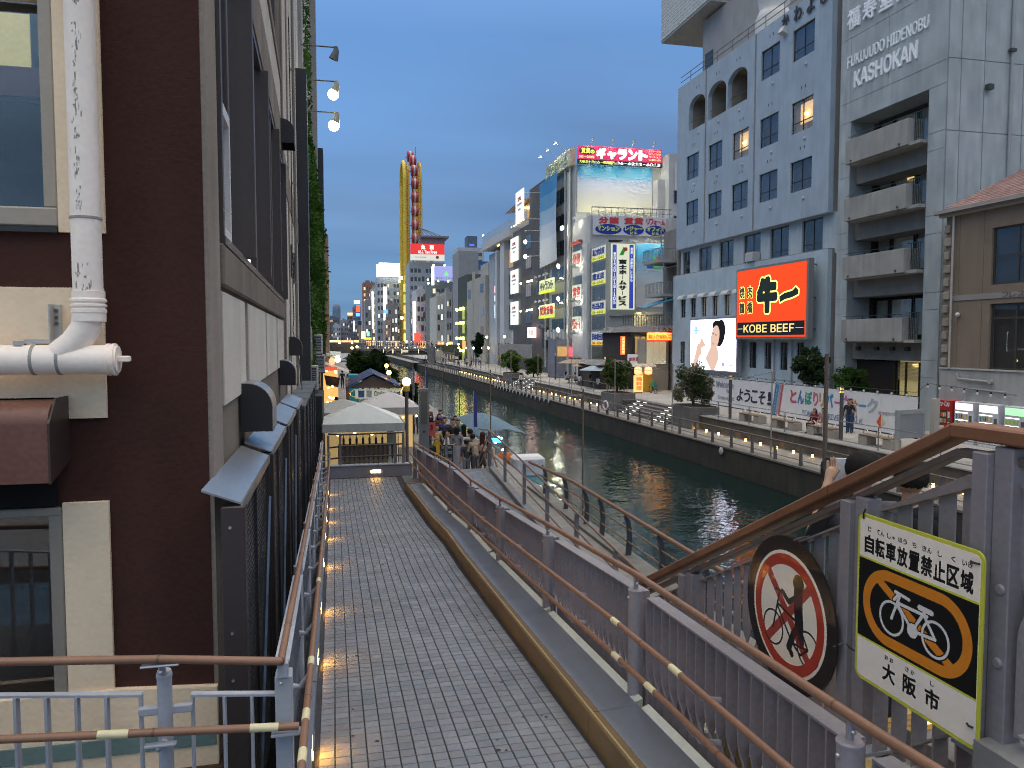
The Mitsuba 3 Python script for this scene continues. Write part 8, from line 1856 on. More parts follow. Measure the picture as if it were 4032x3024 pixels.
# terrace guests and bridge crowd: small in the picture
cl = [((0.50, 0.50, 0.50), (0.08, 0.08, 0.1)), ((0.05, 0.05, 0.06), (0.1, 0.1, 0.12)), ((0.30, 0.22, 0.16), (0.06, 0.06, 0.07)), ((0.14, 0.17, 0.24), (0.1, 0.09, 0.08))]
for i in range(9):
    c = cl[i % 4]
    person('guest sitting at a terrace table under the parasols', 23.0 + 1.5 * (i % 2) + 0.3 * rng.random(), 66.5 + 1.25 * i, 2.15, (70, 250)[i % 2], 1.66, 'sit', c[0], c[1], hair=1 + (i % 3), group='guests at the terrace tables', parts_=True)
ppl = []
for i in range(6):
    B, hd_, P = figure('walk' if i % 2 else 'stand', fingers=False)
    mf = MF.batch_boolean([cap_(p, q, a, b, 6) for p, q, a, b, _ in B], manifold3d.OpType.Add); me = mf.to_mesh(); V, F = np.array(me.vert_properties[:, :3], float), np.array(me.tri_verts)
    C = V[F].mean(1)[:, 2]; m = M(amt=0.1)
    for lo_, hi, c in ((-1, 0.92, [(0.05, 0.05, 0.07), (0.16, 0.15, 0.14), (0.03, 0.03, 0.04)][i % 3]), (0.92, 1.44, [(0.48, 0.48, 0.48), (0.05, 0.05, 0.06), (0.25, 0.27, 0.30), (0.35, 0.20, 0.18), (0.10, 0.14, 0.24), (0.50, 0.46, 0.40)][i]), (1.44, 1.60, SKIN), (1.60, 9, (0.015, 0.012, 0.011))):
        m.add(V, F[(C >= lo_) & (C < hi)], c)
    ppl.append(shape(m, 'matte', 60))
for i in range(46):
    x = 5.0 + 17.2 * (i + 0.7 * rng.random()) / 46
    solo('person', ppl[int(rng.integers(6))], 'tiny person in the crowd crossing the far bridge', 'person', group='people on the far bridge', at=move(x, 169.3 + 5 * rng.random(), 4.66, rng.random() * 360, 0.94 + 0.12 * rng.random()))
for i in range(12):
    solo('person', ppl[int(rng.integers(6))], 'tiny person on the far walkway beside the bridge stairs', 'person', group='people below the far bridge', at=move(19.6 + 4.5 * rng.random(), 118 + 36 * rng.random(), 2.15 if i % 3 else 1.3, rng.random() * 360, 1.0))

# ================================================================== trees, ivy, planters
def leaves(m, centres, n, size, cols, flat=None):
    for (c, r, k) in centres:
        nn = int(n * k)
        d = rng.normal(size=(nn, 3)); d /= np.linalg.norm(d, axis=1, keepdims=True)
        p = np.array(c) + d * np.array(r) * (rng.random((nn, 1)) ** 0.45)
        u = rng.normal(size=(nn, 3)); u /= np.linalg.norm(u, axis=1, keepdims=True)
        v = np.cross(u, rng.normal(size=(nn, 3))); v /= np.linalg.norm(v, axis=1, keepdims=True)
        s = size * (0.6 + 0.8 * rng.random((nn, 1)))
        V = np.stack([p - u * s, p + v * s * 0.45, p + u * s, p - v * s * 0.45], 1).reshape(-1, 3)
        q = np.arange(nn)[:, None] * 4
        F = np.vstack([q + [0, 1, 2], q + [0, 2, 3]])
        half = len(F) // 2
        ci = int(rng.integers(len(cols))); m.add(V, F, cols[ci])


def tree(name, label, x, y, z0, zc, rad, n=2600, size=0.13, cols=((0.045, 0.085, 0.025), (0.075, 0.115, 0.035), (0.11, 0.14, 0.05)), planter=None, group=None, seed=1):
    t = thing(name, label, 'tree' if 'shrub' not in name else 'shrub', group)
    rr = np.random.default_rng(seed)
    m = M((0.10, 0.075, 0.055), 0.5)
    m.tube([(x, y, z0), (x + 0.03, y, (z0 + zc) / 2), (x, y + 0.05, zc)], [0.09, 0.07, 0.04], 8)
    cs = []
    for i in range(30):
        d = rr.normal(size=3); d /= np.linalg.norm(d)
        c = np.array([x, y, zc]) + d * np.array(rad) * (0.30 + 0.58 * rr.random())
        cs.append((c, np.array(rad) * (0.22 + 0.16 * rr.random()), 1 / 30))
        if i < 9: m.tube([(x, y, z0 + (zc - z0) * (0.4 + 0.06 * i)), tuple((np.array([x, y, zc]) + c) / 2), tuple(c)], [0.035, 0.022, 0.01], 5)
    part(t, 'trunk', m, 'matte', 50)
    cm = M(amt=0.35); leaves(cm, cs, n, size, cols)
    part(t, 'crown', cm, 'leaf')
    return t


def rbp(t, s): w = RB @ np.array([t, s, 0, 1]); return w[0], w[1]


def planter(t0, t1, s0, s1, label):
    pl = thing('planter', label, 'planter')
    part(pl, 'box', bank((0.15, 0.145, 0.14), 0.5).cbox(t0, t1, s0, s1, 1.3, 2.62, 0.03), 'matte'); part(pl, 'soil', bank((0.04, 0.03, 0.022), 0.4).box(t0 + 0.12, t1 - 0.12, s0 + 0.12, s1 - 0.12, 2.621, 2.65), 'matte')


planter(1.75, 3.6, 42.4, 45.2, 'grey concrete planter box with bushy tree, right of the lit steps')
tree('planter_tree', 'bushy pale green tree in a planter in front of the white screen', *rbp(2.5, 43.7), 2.6, 3.98, (1.45, 1.45, 1.55), 5200, 0.10, ((0.07, 0.10, 0.045), (0.11, 0.13, 0.07), (0.24, 0.23, 0.16), (0.055, 0.085, 0.035), (0.17, 0.17, 0.10)), seed=3)
planter(1.5, 3.3, 54.7, 57.4, 'grey concrete planter box at the left end of the lit steps')
tree('planter_tree', 'loose dark green tree in a planter left of the cafe lightbox', *rbp(2.3, 56.0), 2.6, 4.15, (1.2, 1.2, 1.55), 3600, 0.13, seed=5)
planter(1.9, 3.7, 90.2, 93.5, 'far concrete planter box under a round green tree')
tree('planter_tree', 'round bright green tree beyond the parasols', *rbp(2.7, 92.5), 2.6, 4.0, (1.35, 1.35, 1.4), 3000, 0.15, ((0.05, 0.11, 0.02), (0.10, 0.17, 0.03), (0.14, 0.2, 0.05)), seed=6)
tree('planter_tree', 'low spreading green tree directly behind the beige parasols', *rbp(4.6, 89), 2.2, 3.5, (1.25, 1.25, 1.3), 2600, 0.15, ((0.04, 0.075, 0.02), (0.07, 0.11, 0.03)), seed=8)
tree('conifer_tree', 'dark pointed conifer near the far bridge stairs', 24.6, 135, 2.2, 6.0, (1.3, 1.3, 2.2), 2600, 0.22, ((0.012, 0.03, 0.014), (0.02, 0.045, 0.02)), seed=9)
tree('hotel_tree', 'drooping dark tree between the white hoarding and the grey hotel', 27.2, 40.2, 2.15, 5.05, (1.05, 1.05, 1.25), 3600, 0.13, ((0.03, 0.055, 0.025), (0.05, 0.08, 0.035)), seed=11)
tree('round_shrub', 'rounded green bush behind the hoarding below the concrete balconies', 27.2, 36.6, 2.15, 4.3, (1.1, 1.1, 0.85), 3600, 0.10, ((0.04, 0.09, 0.02), (0.06, 0.12, 0.03)), seed=12)
tree('quay_tree', 'big leafy tree on the left quay in front of the bridge', 1.9, 61.0, 1.9, 4.7, (1.6, 1.8, 1.25), 4200, 0.16, ((0.02, 0.04, 0.015), (0.035, 0.06, 0.02)), seed=14)
tree('quay_tree', 'second leafy tree on the left quay, nearer the water', 3.2, 62.5, 1.9, 4.5, (1.0, 1.2, 1.5), 3000, 0.15, ((0.022, 0.04, 0.015), (0.04, 0.06, 0.022)), seed=15)

tree('quay_shrub', 'low dark shrub by the canal edge beyond the ticket booth', 4.6, 50, 1.9, 3.0, (1.3, 1.6, 0.9), 2600, 0.14, ((0.02, 0.04, 0.015), (0.035, 0.06, 0.02)), seed=17)
tree('quay_shrub', 'farther dark shrub by the canal edge below the far lamps', 5.0, 78, 1.9, 3.1, (1.5, 2.5, 1.1), 2600, 0.16, ((0.02, 0.04, 0.015), (0.035, 0.06, 0.02)), seed=18)

# ================================================================== left bank beyond the brown building
ib = thing('ivy_building', 'pale building with ivy covered wall beyond the brown building on the left', 'building')
part(ib, 'wall', M((0.44, 0.44, 0.43), 0.25).box(-9, -1.25, 28.5, 46, 1.9, 30), 'matte')
part(ib, 'pilaster', M((0.30, 0.29, 0.27), 0.3).box(-1.25, -1.1, 30, 31, 5.5, 22).box(-1.25, -0.9, 44.5, 45.5, 4, 30), 'matte')
part(ib, 'dark_fin', M((0.03, 0.035, 0.045), 0.2).box(-1.24, -0.62, 45.6, 47.5, 3, 17.5), 'satin')
part(ib, 'peach_column', M((0.42, 0.27, 0.17), 0.2).box(-1.6, -0.42, 48.3, 50, 1.9, 13.0), 'matte')
ivy = thing('ivy', 'thick green ivy hanging down the side wall of the pale building', 'ivy', kind='stuff')
m = M(amt=0.4); cs = []
for i in range(330):
    z = 4.3 + 26 * rng.random(); y = 31 + 14.5 * rng.random()
    if z > 15 and not (33.5 < y < 40.5): continue
    dens = 0.35 if z > 15 else 1.0
    bulge = 0.10 + 0.62 * max(0, math.sin((z - 4) / 12 * 3.1)) * (0.4 + 0.6 * (y - 30) / 15) if z < 15.5 else 0.08
    cs.append(((-1.2 + bulge * 0.6, y, z), (0.10 + bulge * 0.55, 0.75, 0.75), dens))
leaves(m, cs, 62, 0.11, ((0.035, 0.085, 0.018), (0.055, 0.12, 0.026), (0.085, 0.16, 0.04), (0.025, 0.06, 0.014)))
scene[ivy] = shape(m, 'leaf')
for i, (z, on) in enumerate(((17.15, 0), (15.95, 1), (14.85, 1))):
    wl_ = thing('wall_spotlight', ('unlit spotlight on a long arm, topmost of three on the left wall', 'lit spotlight on a long arm, middle of three on the left wall', 'brightest lit spotlight, lowest of three on the left wall')[i], 'spotlight')
    part(wl_, 'arm', M((0.06, 0.06, 0.06), 0.1).tube([(-1.1, 29.0, z), (0.08, 29.0, z)], 0.025, 6), 'satin', 50)
    part(wl_, 'head', M((0.10, 0.10, 0.10) if not on else (0.4, 0.4, 0.3), 0.1).tube([(0.1, 28.95, z + 0.02), (0.12, 28.98, z - 0.12), (0.02, 29.02, z - 0.42)], [0.07, 0.10, 0.17], 12), 'satin', 50)
    if on: part(wl_, 'glow', M((1, 1, 0.7), 0).ball((0.0, 29.03, z - 0.45), 0.2, sub=2), 'matte', True, em=dim((26, 25, 15), 1.0 if i == 2 else 0.5), w=2.0 if i == 2 else 0.6)
acs = [(-0.95, 28.9, 4.85, 0.9, 'large pale air conditioner outdoor unit on a ledge of the left wall'), (-0.85, 33.0, 6.1, 0.8, 'pale air conditioner unit high beside the ivy'), (-0.8, 31.6, 3.9, 0.75, 'pale air conditioner unit lowest on the left wall'), (-0.8, 36.5, 5.2, 0.8, 'pale air conditioner unit above the food stall awning')]
for x, y, z, h, lab in acs:
    ac = thing('air_conditioner', lab, 'air conditioner')
    part(ac, 'case', M((0.50, 0.50, 0.47), 0.2).cbox(x - 0.25, x + 0.28, y, y + 0.36, z, z + h, 0.02), 'satin')
    gl_ = part(ac, 'grille', M((0.05, 0.055, 0.06), 0.1).box(x - 0.16, x + 0.22, y - 0.006, y - 0.001, z + 0.08, z + h - 0.08), 'satin')
    for k in range(9): part(gl_, 'slat', M((0.36, 0.37, 0.37), 0.1).box(x - 0.16, x + 0.22, y - 0.016, y - 0.007, z + 0.09 + k * (h - 0.2) / 9, z + 0.115 + k * (h - 0.2) / 9), 'satin')
    part(ac, 'support', M((0.10, 0.10, 0.10), 0.2).box(x - 0.4, x + 0.26, y + 0.02, y + 0.06, z - 0.06, z - 0.002).box(x - 0.4, x + 0.26, y + 0.28, y + 0.32, z - 0.06, z - 0.002), 'satin')
mbx = solo('meter_box', M((0.36, 0.38, 0.42), 0.2).cbox(-1.2, -0.86, 28.0, 28.9, 5.95, 7.15, 0.02), 'grey metal meter box on the left wall above the air conditioner', 'box', 'metal')
dk = solo('service_shaft', M((0.02, 0.022, 0.022), 0.4).box(-1.3, -0.5, 27.2, 30.5, 1.9, 4.75), 'dark service enclosure under the air conditioner on the left', 'enclosure', 'satin')
# food stalls under awnings
fs = thing('food_stall', 'warm lit food stall with red and cream awning on the left promenade', 'stall')
part(fs, 'awning', M((0.46, 0.42, 0.36), 0.2).hull([(-0.8, 40.5, 5.5), (0.62, 40.5, 4.98), (-0.8, 44.5, 5.5), (0.62, 44.5, 4.98), (-0.8, 40.5, 5.45), (0.62, 44.5, 4.93)]), 'matte')
part(fs, 'red_trim', M((0.42, 0.05, 0.04), 0.1).box(-0.8, 0.0, 40.4, 40.49, 5.1, 5.3), 'satin', em=(0.8, 0.10, 0.05)); part(fs, 'glow_wall', M((0.6, 0.35, 0.12), 0.5).box(-0.75, 0.05, 43.9, 44.0, 2.4, 5.0), 'matte', em=(0.85, 0.46, 0.14), w=0.3)
part(fs, 'counter', M((0.16, 0.10, 0.06), 0.4).box(-0.75, -0.1, 41, 43.5, 1.9, 2.9), 'satin'); part(fs, 'menu_board', M((0.06, 0.04, 0.03), 0.3).hull([(-0.65, 41.0, 4.85), (0.15, 41.0, 4.7), (-0.55, 41.2, 4.3), (0.05, 41.2, 4.2), (-0.65, 41.05, 4.85), (0.15, 41.05, 4.7)]), 'satin')
part(fs, 'lantern', M((0.8, 0.35, 0.2), 0).ball((-0.25, 41.0, 5.55), (0.16, 0.16, 0.2), sub=2), 'matte', True, em=(1.5, 0.6, 0.3))
m = M((1, 0.8, 0.4), 0)
for k in range(12): m.ball((-0.7 + 0.75 * rng.random(), 40.6 + 3 * rng.random(), 2.9 + 2.2 * rng.random()), 0.06, sub=1)
part(fs, 'bulb', m, 'matte', em=(9, 6, 2.2), kind='stuff')
aw = thing('white_awning', 'white awning with a bright lamp over the left promenade beyond the food stall', 'awning')
part(aw, 'sheet', M((0.50, 0.52, 0.46), 0.1).hull([(-1.1, 47, 5.85), (0.25, 47, 5.78), (-1.1, 52, 5.95), (0.25, 52, 5.88), (-1.1, 47, 5.75), (0.1, 47, 5.62)]), 'satin'); part(aw, 'lamp', M((1, 1, 0.8), 0).ball((0.05, 46.9, 5.5), 0.17, sub=1), 'matte', em=(14, 13, 8), w=0.3)
for y, z in ((52, 4.9), (55, 4.8)): part(aw, 'tube_light', M((1, 0.8, 0.5), 0).box(-0.9, -0.83, y, y + 0.1, z - 0.7, z + 0.2), 'matte', em=(4, 2.8, 1.2))
ub = thing('blue_parasol', 'dark blue square parasol far along the left promenade', 'parasol')
part(ub, 'canopy', M((0.02, 0.035, 0.12), 0.1).hull([(0.6, 85, 4.55), (2.6, 85, 4.55), (0.6, 88, 4.55), (2.6, 88, 4.55), (1.6, 86.5, 5.05)]), 'matte'); part(ub, 'pole', M((0.1, 0.1, 0.1), 0.1).cyl((1.6, 86.5, 1.9), (1.6, 86.5, 4.55), 0.04, n=6), 'satin')
solo('teal_counter', M((0.04, 0.24, 0.28), 0.2).cbox(0.8, 1.5, 55.5, 57, 1.9, 4.2, 0.03), 'teal painted kiosk counter behind the navy booth roof', 'counter')


def tent(x0, x1, y0, y1, zb, zv, zp, label, warm, col=(0.50, 0.53, 0.52), wt=0.5):
    t = thing('tent', label, 'tent')
    cx_, cy_ = (x0 + x1) / 2, (y0 + y1) / 2
    m = M(col, 0.15); cn = [(x0, y0), (x1, y0), (x1, y1), (x0, y1)]
    for i in range(4):
        a, b = np.array(cn[i]), np.array(cn[(i + 1) % 4]); V = []
        for q in np.linspace(0, 1, 7):
            for u in np.linspace(0, 1, 9):
                e = a + (b - a) * u; p = e + (np.array([cx_, cy_]) - e) * q
                z = zv + (zp - zv) * (q ** 0.9) - 0.05 * math.sin(math.pi * u) * (1 - q)
                V.append((p[0], p[1], z))
        m.grid(np.array(V), 7, 9)
    part(t, 'roof', m, 'matte', 30)
    m = M(dim(col, 0.72), 0.2)
    for i in range(4):
        a, b = np.array(cn[i]), np.array(cn[(i + 1) % 4]); d = (b - a) / np.linalg.norm(b - a); n_ = np.array([d[1], -d[0]])
        V = [(*(a + (b - a) * u + n_ * (0.02 + 0.012 * math.sin(u * 60 + i) * k)), zv - (zv - zb) * k) for u in np.linspace(0, 1, 41) for k in (0, 0.5, 1)]
        m.grid(np.array(V), 41, 3)
    part(t, 'valance', m, 'matte', 40)
    for x, y in cn: part(t, 'leg', M((0.07, 0.07, 0.075), 0.2).box(x - 0.03 if x > cx_ else x, x if x > cx_ else x + 0.03, y - 0.03 if y > cy_ else y, y if y > cy_ else y + 0.03, 1.9, zb + 0.1), 'satin')
    part(t, 'side_sheet', M((0.5, 0.42, 0.25), 0.3).box(x0 + 0.04, x1 - 0.04, y1 - 0.06, y1 - 0.05, 1.95, zb), 'matte', em=warm, w=wt)
    m = M((1, 0.8, 0.4), 0)
    for k in range(4): m.ball((x0 + 0.5 + 0.6 * k, cy_ + 0.4 * (k % 2), zb - 0.25), 0.05, sub=1)
    part(t, 'bulb', m, 'matte', em=(10, 7, 2.6), w=0.2, kind='stuff')
    return t


t1 = tent(-0.5, 2.25, 26.6, 29.4, 3.55, 3.83, 4.45, 'nearest white canopy tent behind the end railing of the ramp', (0.36, 0.25, 0.10))
part(t1, 'front_sheet', M().box(-0.42, 2.2, 26.64, 26.641, 1.95, 3.5), 'pane', label='clear plastic front sheet')
m = M((0.04, 0.035, 0.03), 0.3)
for k in range(8): m.lathe([(0.04, 2.9), (0.045, 3.1), (0.015, 3.17), (0.015, 3.25), (0, 3.26)], 8, (0.2 + 0.23 * k, 28.3, 0))
part(t1, 'bottle_row', m, 'gloss', 50, kind='stuff'); part(t1, 'shelf', M((0.22, 0.16, 0.10), 0.4).box(0, 2.1, 28.2, 28.5, 1.9, 2.9), 'satin')
part(t1, 'side_curtain', M((0.40, 0.42, 0.30), 0.3).box(1.7, 1.95, 27.5, 27.55, 1.95, 3.5), 'matte')
tent(1.0, 3.28, 31.2, 34.2, 3.66, 3.96, 4.52, 'second white tent, to the right behind the nearest one', (0.50, 0.32, 0.11), (0.50, 0.48, 0.48))
tent(-1.1, 1.5, 31.6, 34.6, 3.5, 3.75, 4.2, 'third, duller tent on the left behind the nearest one', (0.3, 0.22, 0.1), (0.36, 0.36, 0.34))
bo = thing('ticket_booth', 'ticket booth with navy gable roof, rope lights and cruise ticket board', 'booth')
part(bo, 'roof', M((0.035, 0.04, 0.10), 0.25).hull([(0.4, 38.6, 4.35), (1.75, 38.6, 5.0), (1.75, 42, 5.15), (0.4, 42, 4.5), (0.4, 38.6, 4.28)]).hull([(3.1, 38.6, 4.35), (1.75, 38.6, 5.0), (1.75, 42, 5.15), (3.1, 42, 4.5), (3.1, 38.6, 4.28)]), 'satin')
part(bo, 'gable', M((0.11, 0.085, 0.08), 0.3).ext(Polygon([(0.1, 0), (2.65, 0), (1.35, 0.6)]), 0.05, FBK(0.4, 38.75, 4.3)), 'matte')
part(bo, 'post', M((0.22, 0.09, 0.06), 0.3).box(0.42, 0.58, 38.7, 38.85, 1.9, 4.3).box(2.95, 3.1, 38.7, 38.85, 1.9, 4.3), 'satin')
lit_sign(bo, 'ticket_board', FBK(0.86, 38.6, 3.78), 2.3, 0.45, (0.36, 0.38, 0.33), [('Cruise Ticket', 0.92, 2.2, 0.09, 0.38, (0.03, 0.03, 0.03), 3, False, 'Inter')], d=0.04)
part(bo, 'poster', M((0.05, 0.12, 0.3), 0.5).box(1.0, 1.3, 38.54, 38.55, 3.84, 4.18).box(1.4, 1.66, 38.54, 38.55, 3.84, 4.18, (0.4, 0.42, 0.45)), 'satin')
part(bo, 'rope_light', M((1, 0.8, 0.3), 0).tube([(1.25, 38.5, 3.7), (0.62, 38.5, 3.95), (0.6, 38.5, 4.08), (0.8, 38.5, 4.22)] + [(0.8 + 0.12 * k, 38.5, 4.22 + 0.02 * (k % 2)) for k in range(1, 20)] + [(3.2, 38.5, 4.35), (3.05, 38.5, 4.0)], 0.026, 5), 'matte', em=(4.2, 3.0, 0.75), w=0.2)
part(bo, 'counter', M((0.35, 0.33, 0.28), 0.3).box(0.58, 2.95, 38.75, 38.85, 1.9, 3.4), 'matte')


def globe_post(x, y, z1, label, r=0.05, n=1):
    lp = thing('globe_lamp', label, 'lamp post')
    part(lp, 'pole', M((0.12, 0.10, 0.09), 0.3).cyl((x, y, 1.9 if y > 22 else 3.03), (x, y, z1 - 0.1), r, n=10), 'satin', 50)
    part(lp, 'globe', M((1, 0.8, 0.4), 0).ball((x, y, z1), 0.12 if y < 50 else 0.16, sub=2), 'matte', True, em=(9, 6.2, 2.0), w=0.5 if y < 30 else 0.05)
    part(lp, 'collar', M((0.5, 0.36, 0.12), 0.1).cyl((x, y, z1 - 0.26), (x, y, z1 - 0.14), r * 1.8, n=10), 'matte', 50, em=(1.6, 1.0, 0.3))


globe_post(1.88, 21.5, 5.52, 'amber globe lamp on thick dark post at the end of the ramp', 0.048)
globe_post(2.63, 40.4, 4.98, 'amber globe lamp right behind the navy roofed ticket booth')
globe_post(3.01, 48.5, 5.06, 'amber globe lamp with dark striped post near the water')
globe_post(2.87, 71.2, 5.02, 'amber globe lamp among the trees, left of a pair', 0.06)
globe_post(3.36, 71.0, 4.77, 'amber globe lamp among the trees, right of a pair', 0.06)
globe_post(1.98, 61.0, 4.55, 'small amber globe lamp half hidden in the quay trees')
globe_post(1.9, 100, 5.6, 'distant amber globe lamp above the blue parasol', 0.06)
globe_post(2.6, 103, 5.7, 'farthest amber globe lamp on the left promenade', 0.06)
py_ = thing('info_pylon', 'tall dark grey information pylon at the end of the ramps', 'sign')
part(py_, 'slab', M((0.16, 0.165, 0.17), 0.2).cbox(2.30, 2.58, 22.2, 22.35, 1.9, 5.28, 0.01), 'satin'); part(py_, 'panel', M((0.10, 0.10, 0.08), 0.3).box(2.35, 2.53, 22.19, 22.199, 4.25, 5.2).box(2.40, 2.48, 22.19, 22.199, 4.0, 4.06, (0.05, 0.05, 0.05)), 'satin'); part(py_, 'edge', M((0.4, 0.5, 0.6), 0.1).box(2.29, 2.30, 22.2, 22.35, 3.0, 5.28), 'metal')
lit = lit_sign(thing('number_board', 'red board with white number three in the queue', 'sign'), 'board', FBK(2.84, 24.8, 3.58), 0.25, 0.43, None, [('3', 0.09, 0.16, 0.22, 0.36, (0.05, 0.01, 0.01), 2, False, 'Inter')], (0.52, 0.09, 0.07), 0.02)
part('number_board', 'foot', M((0.05, 0.05, 0.05), 0.1).box(2.95, 2.97, 24.81, 24.83, 1.9, 3.57), 'satin')
ch = thing('menu_board', 'black standing chalkboard with green and white writing at the end of the lower ramp', 'board')
part(ch, 'board', M((0.02, 0.025, 0.025), 0.2).box(3.05, 3.45, 23.4, 23.44, 2.0, 3.46), 'satin')
cm = M((0.35, 0.4, 0.38), 0.2); kf = FBK(3.05, 23.4, 2.5)
for tx, a, b, c, d, co in (('DRINK', 0.03, 0.36, 0.84, 0.93, (0.4, 0.4, 0.4)), ('24', 0.02, 0.13, 0.62, 0.76, (0.1, 0.5, 0.15)), ('HOURS', 0.15, 0.38, 0.68, 0.77, (0.4, 0.4, 0.4)), ('BEER', 0.03, 0.2, 0.46, 0.56, (0.4, 0.45, 0.1)), ('500', 0.24, 0.37, 0.46, 0.56, (0.4, 0.4, 0.4))):
    cm.ext(fit(glyphs(tx, 1, 1, 'Inter'), a, b, c, d), 0.004, kf, co)
part(ch, 'chalk_writing', cm, 'matte')
solo('covered_stack', M((0.02, 0.022, 0.026), 0.3).hull([(x, y, z) for x, y, z in ((2.45, 23.5, 2.4), (3.0, 23.5, 2.4), (2.5, 24.1, 2.4), (3.0, 24.1, 2.4), (2.6, 23.6, 3.3), (2.95, 23.6, 3.4), (2.75, 24, 3.45), (2.45, 23.8, 3.0))]), 'dark covered stack beside the standing chalkboard', 'cover', 'matte')
for i, (x, y, z, c) in enumerate(((6.2, 35.4, 4.3, (0.06, 0.055, 0.22)), (4.72, 42, 5.0, (0.06, 0.07, 0.2)), (4.4, 46, 5.05, (0.2, 0.2, 0.25)))):
    nb_f = thing('nobori_flag', ('purple blue vertical flag beside the boat canopy', 'slim blue vertical flag behind the queue', 'pale slim vertical flag, farthest behind the queue')[i], 'flag')
    part(nb_f, 'pole', M((0.4, 0.4, 0.4), 0.1).cyl((x, y, 1.9 if i else 1.0), (x, y, z), 0.015, n=5), 'satin'); part(nb_f, 'cloth', M(c, 0.2).grid(np.array([(x + 0.01 + 0.16 * v, y + 0.04 * math.sin(u * 7 + v * 4), z - 0.1 - 1.6 * u) for u in np.linspace(0, 1, 12) for v in np.linspace(0, 1 if i == 0 else 0.6, 5)]), 12, 5), 'matte', True)
bt = thing('tour_boat', 'moored tour boat with blue canopy, white stern cabin and small lights', 'boat')
part(bt, 'hull', M((0.22, 0.34, 0.36), 0.2).hull([(6.55, 28.9, 0.95), (8.3, 28.9, 0.95), (6.55, 40, 0.95), (8.4, 40, 0.95), (7.5, 43, 1.15), (6.8, 29.2, -0.2), (8.1, 29.2, -0.2), (7.5, 41.5, -0.2)]), 'gloss')
part(bt, 'cabin', M((0.58, 0.58, 0.60), 0.1).cbox(6.72, 7.95, 29.0, 30.0, 1.3, 2.1, 0.10), 'satin'); part(bt, 'cabin_band', M((0.16, 0.34, 0.36), 0.1).box(6.70, 7.97, 28.98, 30.02, 0.96, 1.3), 'satin'); part(bt, 'cabin_hatch', M((0.52, 0.52, 0.54), 0.1).box(7.1, 7.5, 28.97, 28.999, 1.55, 1.85), 'satin')
V = [(6.2 + 2.3 * u, 34 + 7 * v, 2.35 + 0.28 * math.sin(math.pi * u) + 0.1 * v) for v in np.linspace(0, 1, 5) for u in np.linspace(0, 1, 9)]
part(bt, 'canopy', M((0.10, 0.16, 0.21), 0.2).grid(np.array(V), 5, 9), 'matte', 40)
for x in (6.6, 8.3):
    for y in (34.2, 37.5, 40.6): part(bt, 'canopy_post', M((0.4, 0.4, 0.4), 0.1).cyl((x, y, 0.9), (x, y, 2.45), 0.025, n=5), 'satin')
part(bt, 'cyan_sign', M((0.1, 0.6, 0.9), 0).box(6.35, 6.85, 32.2, 32.3, 2.28, 2.46), 'matte', em=(0.2, 1.6, 2.6)); part(bt, 'life_vests', M((0.45, 0.13, 0.03), 0.3).ball((6.75, 31, 1.75), (0.4, 0.4, 0.3), sub=2), 'matte', True)
m = M((1, 1, 1), 0)
for k in range(14): m.ball((6.55 + 0.13 * k, 28.86, 0.98), 0.025, sub=1)
for x, y, z in ((6.9, 33, 2.4), (7.0, 32.6, 1.9), (6.8, 33.2, 2.15), (7.1, 33.4, 2.3)): m.ball((x, y, z), 0.06, sub=1)
part(bt, 'small_lights', m, 'matte', em=(5, 5, 4.2), kind='stuff')
mp = shape(M((0.16, 0.12, 0.09), 0.4).cyl((0, 0, -1.5), (0, 0, 5.35), 0.028, 0.024, 8), 'satin', 50)
for y, lab in ((19.9, 'thin mooring pole rising from the water behind the waterside railing'), (33.4, 'thin pole beside the boat canopy'), (43, 'thin pole in the water beyond the boat'), (51, 'thin pole in the water near the left quay trees'), (62, 'thin pole in the water, next after the quay trees'), (74, 'thin pole in the water, last before the far bridge')):
    solo('mooring_pole', mp, lab, 'pole', at=move(6.5 + max(0, y - 24) * 0.012, y, 0))
bigp = thing('mooring_pole', 'near wooden mooring pole with a coil of cable, rising behind the stair rail', 'pole')
part(bigp, 'shaft', M((0.13, 0.10, 0.075), 0.6).cyl((6.55, 9.35, -1), (6.55, 9.35, 6.5), 0.034, 0.028, 10), 'satin', 50)
m = M((0.02, 0.02, 0.02), 0.1)
for k in range(5): m.tube([(6.55 + 0.10 * math.cos(a), 9.28, 4.98 + (0.09 + 0.015 * k) * math.sin(a) - 0.02 * k) for a in np.linspace(0, 6.28, 17)], 0.008, 5)
m.tube([(6.6, 9.3, 4.9), (6.75, 9.3, 4.75), (6.72, 9.3, 4.6), (6.62, 9.3, 4.7)], 0.007, 5); part(bigp, 'cable_coil', m, 'satin', 50)
part(bigp, 'clamp', M((0.03, 0.03, 0.03), 0.1).box(6.47, 6.62, 9.24, 9.31, 4.55, 4.72).box(6.5, 6.6, 9.24, 9.31, 4.3, 4.42), 'satin')
m = M((0.25, 0.24, 0.23), 0.1)
ps_ = [(6.55, 9.35, 5.0), (6.5, 19.9, 5.2), (6.6, 33.4, 5.2), (6.73, 43, 5.2), (6.82, 51, 5.2), (6.95, 62, 5.2), (7.1, 74, 5.2), (7.6, 110, 5.4), (9.5, 166, 6.0)]
for a, b in zip(ps_[1:-1], ps_[2:]): m.tube([(a[0] + (b[0] - a[0]) * q, a[1] + (b[1] - a[1]) * q, a[2] + (b[2] - a[2]) * q - 0.4 * 4 * q * (1 - q)) for q in np.linspace(0, 1, 9)], 0.014, 4)
solo('pole_wire', m, 'sagging wire linking the poles along the left side of the canal', 'wire', 'satin')
